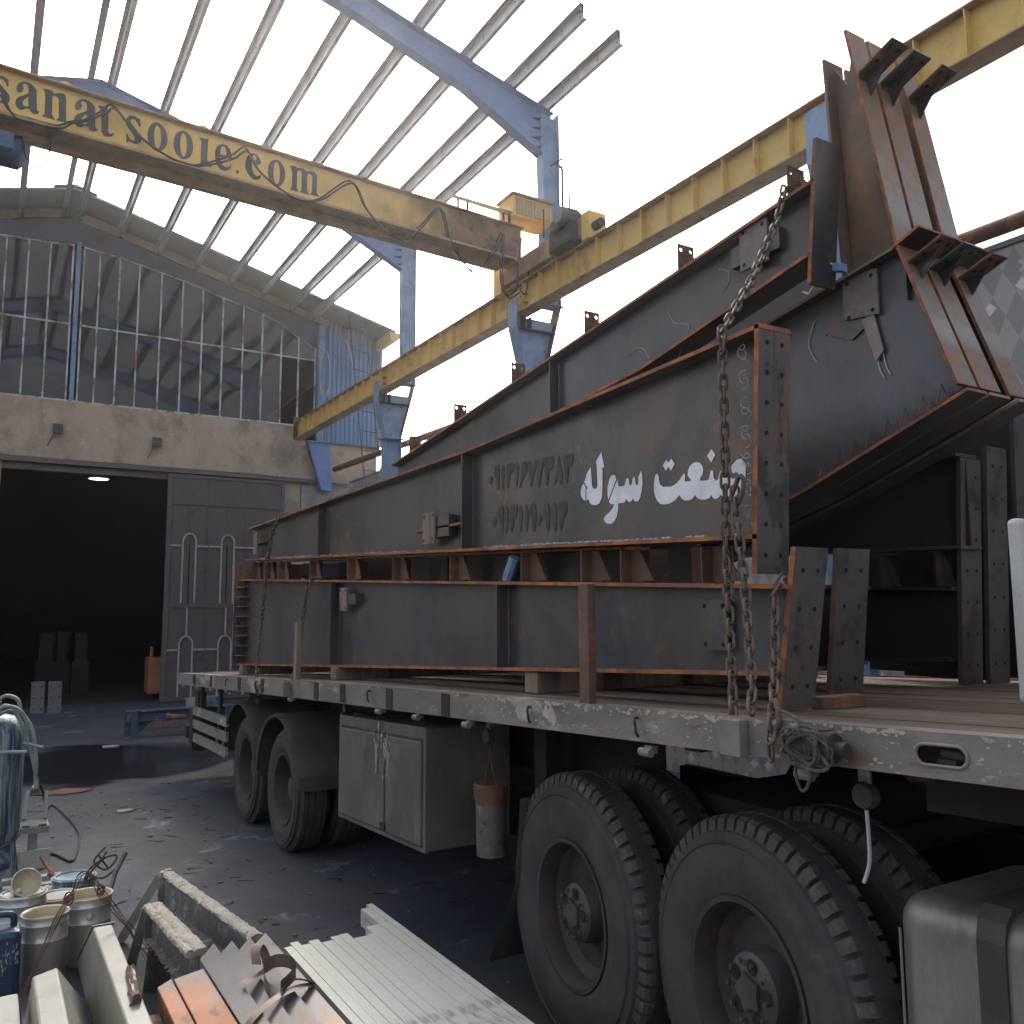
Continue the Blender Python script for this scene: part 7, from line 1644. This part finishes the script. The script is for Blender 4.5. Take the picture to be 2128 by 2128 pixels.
for k, pts in enumerate(([(0.06, 7.3, 1.30), (0.134, 7.3, 1.357), (0.184, 7.3, 1.375), (0.248, 7.3, 1.339), (0.267, 7.3, 1.25)], [(0.05, 7.2, 1.2), (0.137, 7.2, 1.291), (0.17, 7.2, 1.315), (0.237, 7.2, 1.285), (0.308, 7.2, 1.205), (0.348, 7.2, 1.12), (0.37, 7.2, 1.0), (0.382, 7.2, 0.873), (0.381, 7.2, 0.787), (0.396, 7.25, 0.7), (0.41, 7.9, 0.62), (0.42, 8.15, 0.545)], [(0.08, 7.25, 1.17), (0.14, 7.25, 1.25), (0.215, 7.25, 1.27), (0.275, 7.25, 1.18), (0.323, 7.25, 1.055), (0.355, 7.25, 0.937), (0.382, 7.25, 0.814), (0.41, 7.5, 0.73), (0.43, 7.9, 0.62), (0.45, 8.15, 0.54)], [(0.02, 7.22, 1.15), (0.1, 7.2, 1.27), (0.2, 7.19, 1.31), (0.29, 7.2, 1.24), (0.32, 7.22, 1.1)])):
    part('hose', 'hose', hs, lambda b: b.tube(smooth_path(pts, 5), 0.0135 if k < 2 else 0.011, 8), smooth=True)
gh = smooth_path([(0.42, 7.4, 0.72), (0.5, 8.2, 0.5), (0.62, 9.7, 0.1), (0.71, 10.3, 0.012), (0.78, 9.81, 0.012), (0.84, 9.08, 0.012), (0.82, 8.58, 0.012), (0.72, 7.95, 0.012), (0.66, 8.04, 0.012), (0.61, 8.21, 0.012), (0.52, 8.26, 0.012)], 6)
tag(MB().tube(gh, 0.011, 7).build('ground_hose', 'cable', smooth=True), 'dark hose curving in a loop on the bluish ground right of the steel stand', 'hose')
tf_ = thing('tank_plinth', (0.15, 8.4, 0), 'dark blue steel plinth on the ground by the spray tank', 'plinth')
part('plinth_top', 'navy', tf_, lambda b: b.prism([(-0.2, 8.0, 0.2), (0.30, 7.95, 0.2), (0.42, 8.5, 0.2), (0.0, 8.9, 0.2)], (0, 0, 0.03)))
part('plinth_leg', 'navy', tf_, lambda b: b.box(0.15, 0.28, 8.0, 8.2, 0, 0.197))
part('plinth_leg', 'navy', tf_, lambda b: b.box(-0.1, 0.0, 8.1, 8.3, 0, 0.197))
# cream steel stand with tray
sn = thing('steel_stand', (0.43, 8.0, 0), 'cream painted steel stand with tilted open frame and lip on a post', 'stand')
part('post', 'cream_grey', sn, lambda b: b.box(0.395, 0.46, 7.98, 8.05, 0, 0.26))
part('base_plate', 'cream_grey', sn, lambda b: b.hexa([(0.34, 7.86, 0.004), (0.55, 7.86, 0.004), (0.55, 7.9, 0.004), (0.34, 7.9, 0.004)], [(0.34, 7.93, 0.13), (0.55, 7.93, 0.13), (0.55, 7.95, 0.13), (0.34, 7.95, 0.13)]))
q0, q1, q2, q3 = Vector((0.345, 8.0, 0.35)), Vector((0.523, 8.0, 0.342)), Vector((0.529, 8.16, 0.525)), Vector((0.373, 8.16, 0.54))
tn = Vector((0, -0.75, 0.66)) * 0.022
part('frame_side', 'cream', sn, lambda b: (b.prism([q0, q0 + Vector((0.03, 0, 0)), q3 + Vector((0.026, 0, 0)), q3], tn), b.prism([q1, q1 - Vector((0.03, 0, 0)), q2 - Vector((0.026, 0, 0)), q2], tn)))
part('frame_bar', 'cream', sn, lambda b: (b.prism([q0.lerp(q3, 0.26) + Vector((0.03, 0, 0)), q1.lerp(q2, 0.26) - Vector((0.03, 0, 0)), q1.lerp(q2, 0.36) - Vector((0.03, 0, 0)), q0.lerp(q3, 0.36) + Vector((0.03, 0, 0))], tn * 0.6), b.prism([q3 + Vector((0.027, 0, -0.01)), q2 + Vector((-0.027, 0, -0.01)), q2 + Vector((-0.027, 0, -0.035)), q3 + Vector((0.027, 0, -0.035))], tn)))
part('tray_back', 'cream', sn, lambda b: b.prism([q0 + Vector((0, -0.003, 0)), q1 + Vector((0, -0.003, 0)), Vector((0.535, 7.93, 0.305)), Vector((0.325, 7.93, 0.31))], (0, -0.004, 0.004)))
part('tray_lip', 'cream', sn, lambda b: b.prism([(0.318, 7.915, 0.262), (0.54, 7.915, 0.26), (0.54, 7.915, 0.302), (0.32, 7.915, 0.305)], (0, 0.012, 0)))
part('tray_clip', 'motor_grey', sn, lambda b: (b.tube([(0.345, 7.925, 0.318), (0.40, 7.925, 0.316)], 0.008, 6), b.tube([(0.46, 7.925, 0.316), (0.515, 7.925, 0.32)], 0.008, 6)))
# ================================================================ thin scattering volume, added for a lens flare veil and lifted blacks
hz = MB().box(-9, 13, -12, 50, -1.0, 12.5).build('flare_veil', [], None)
hz['kind'] = 'stuff'
hz['label'] = 'thin misty volume added over the yard for a lens flare veil'
hm = bpy.data.materials.new('flare_veil_volume')
hm.use_nodes = True
hm.node_tree.nodes.clear()
ho_ = hm.node_tree.nodes.new('ShaderNodeOutputMaterial')
hv = hm.node_tree.nodes.new('ShaderNodeVolumePrincipled')
hv.inputs['Color'].default_value = (0.95, 0.94, 0.93, 1)
hv.inputs['Density'].default_value = 0.0011
hv.inputs['Anisotropy'].default_value = 0.88
hm.node_tree.links.new(hv.outputs[0], ho_.inputs['Volume'])
hz.data.materials.append(hm)
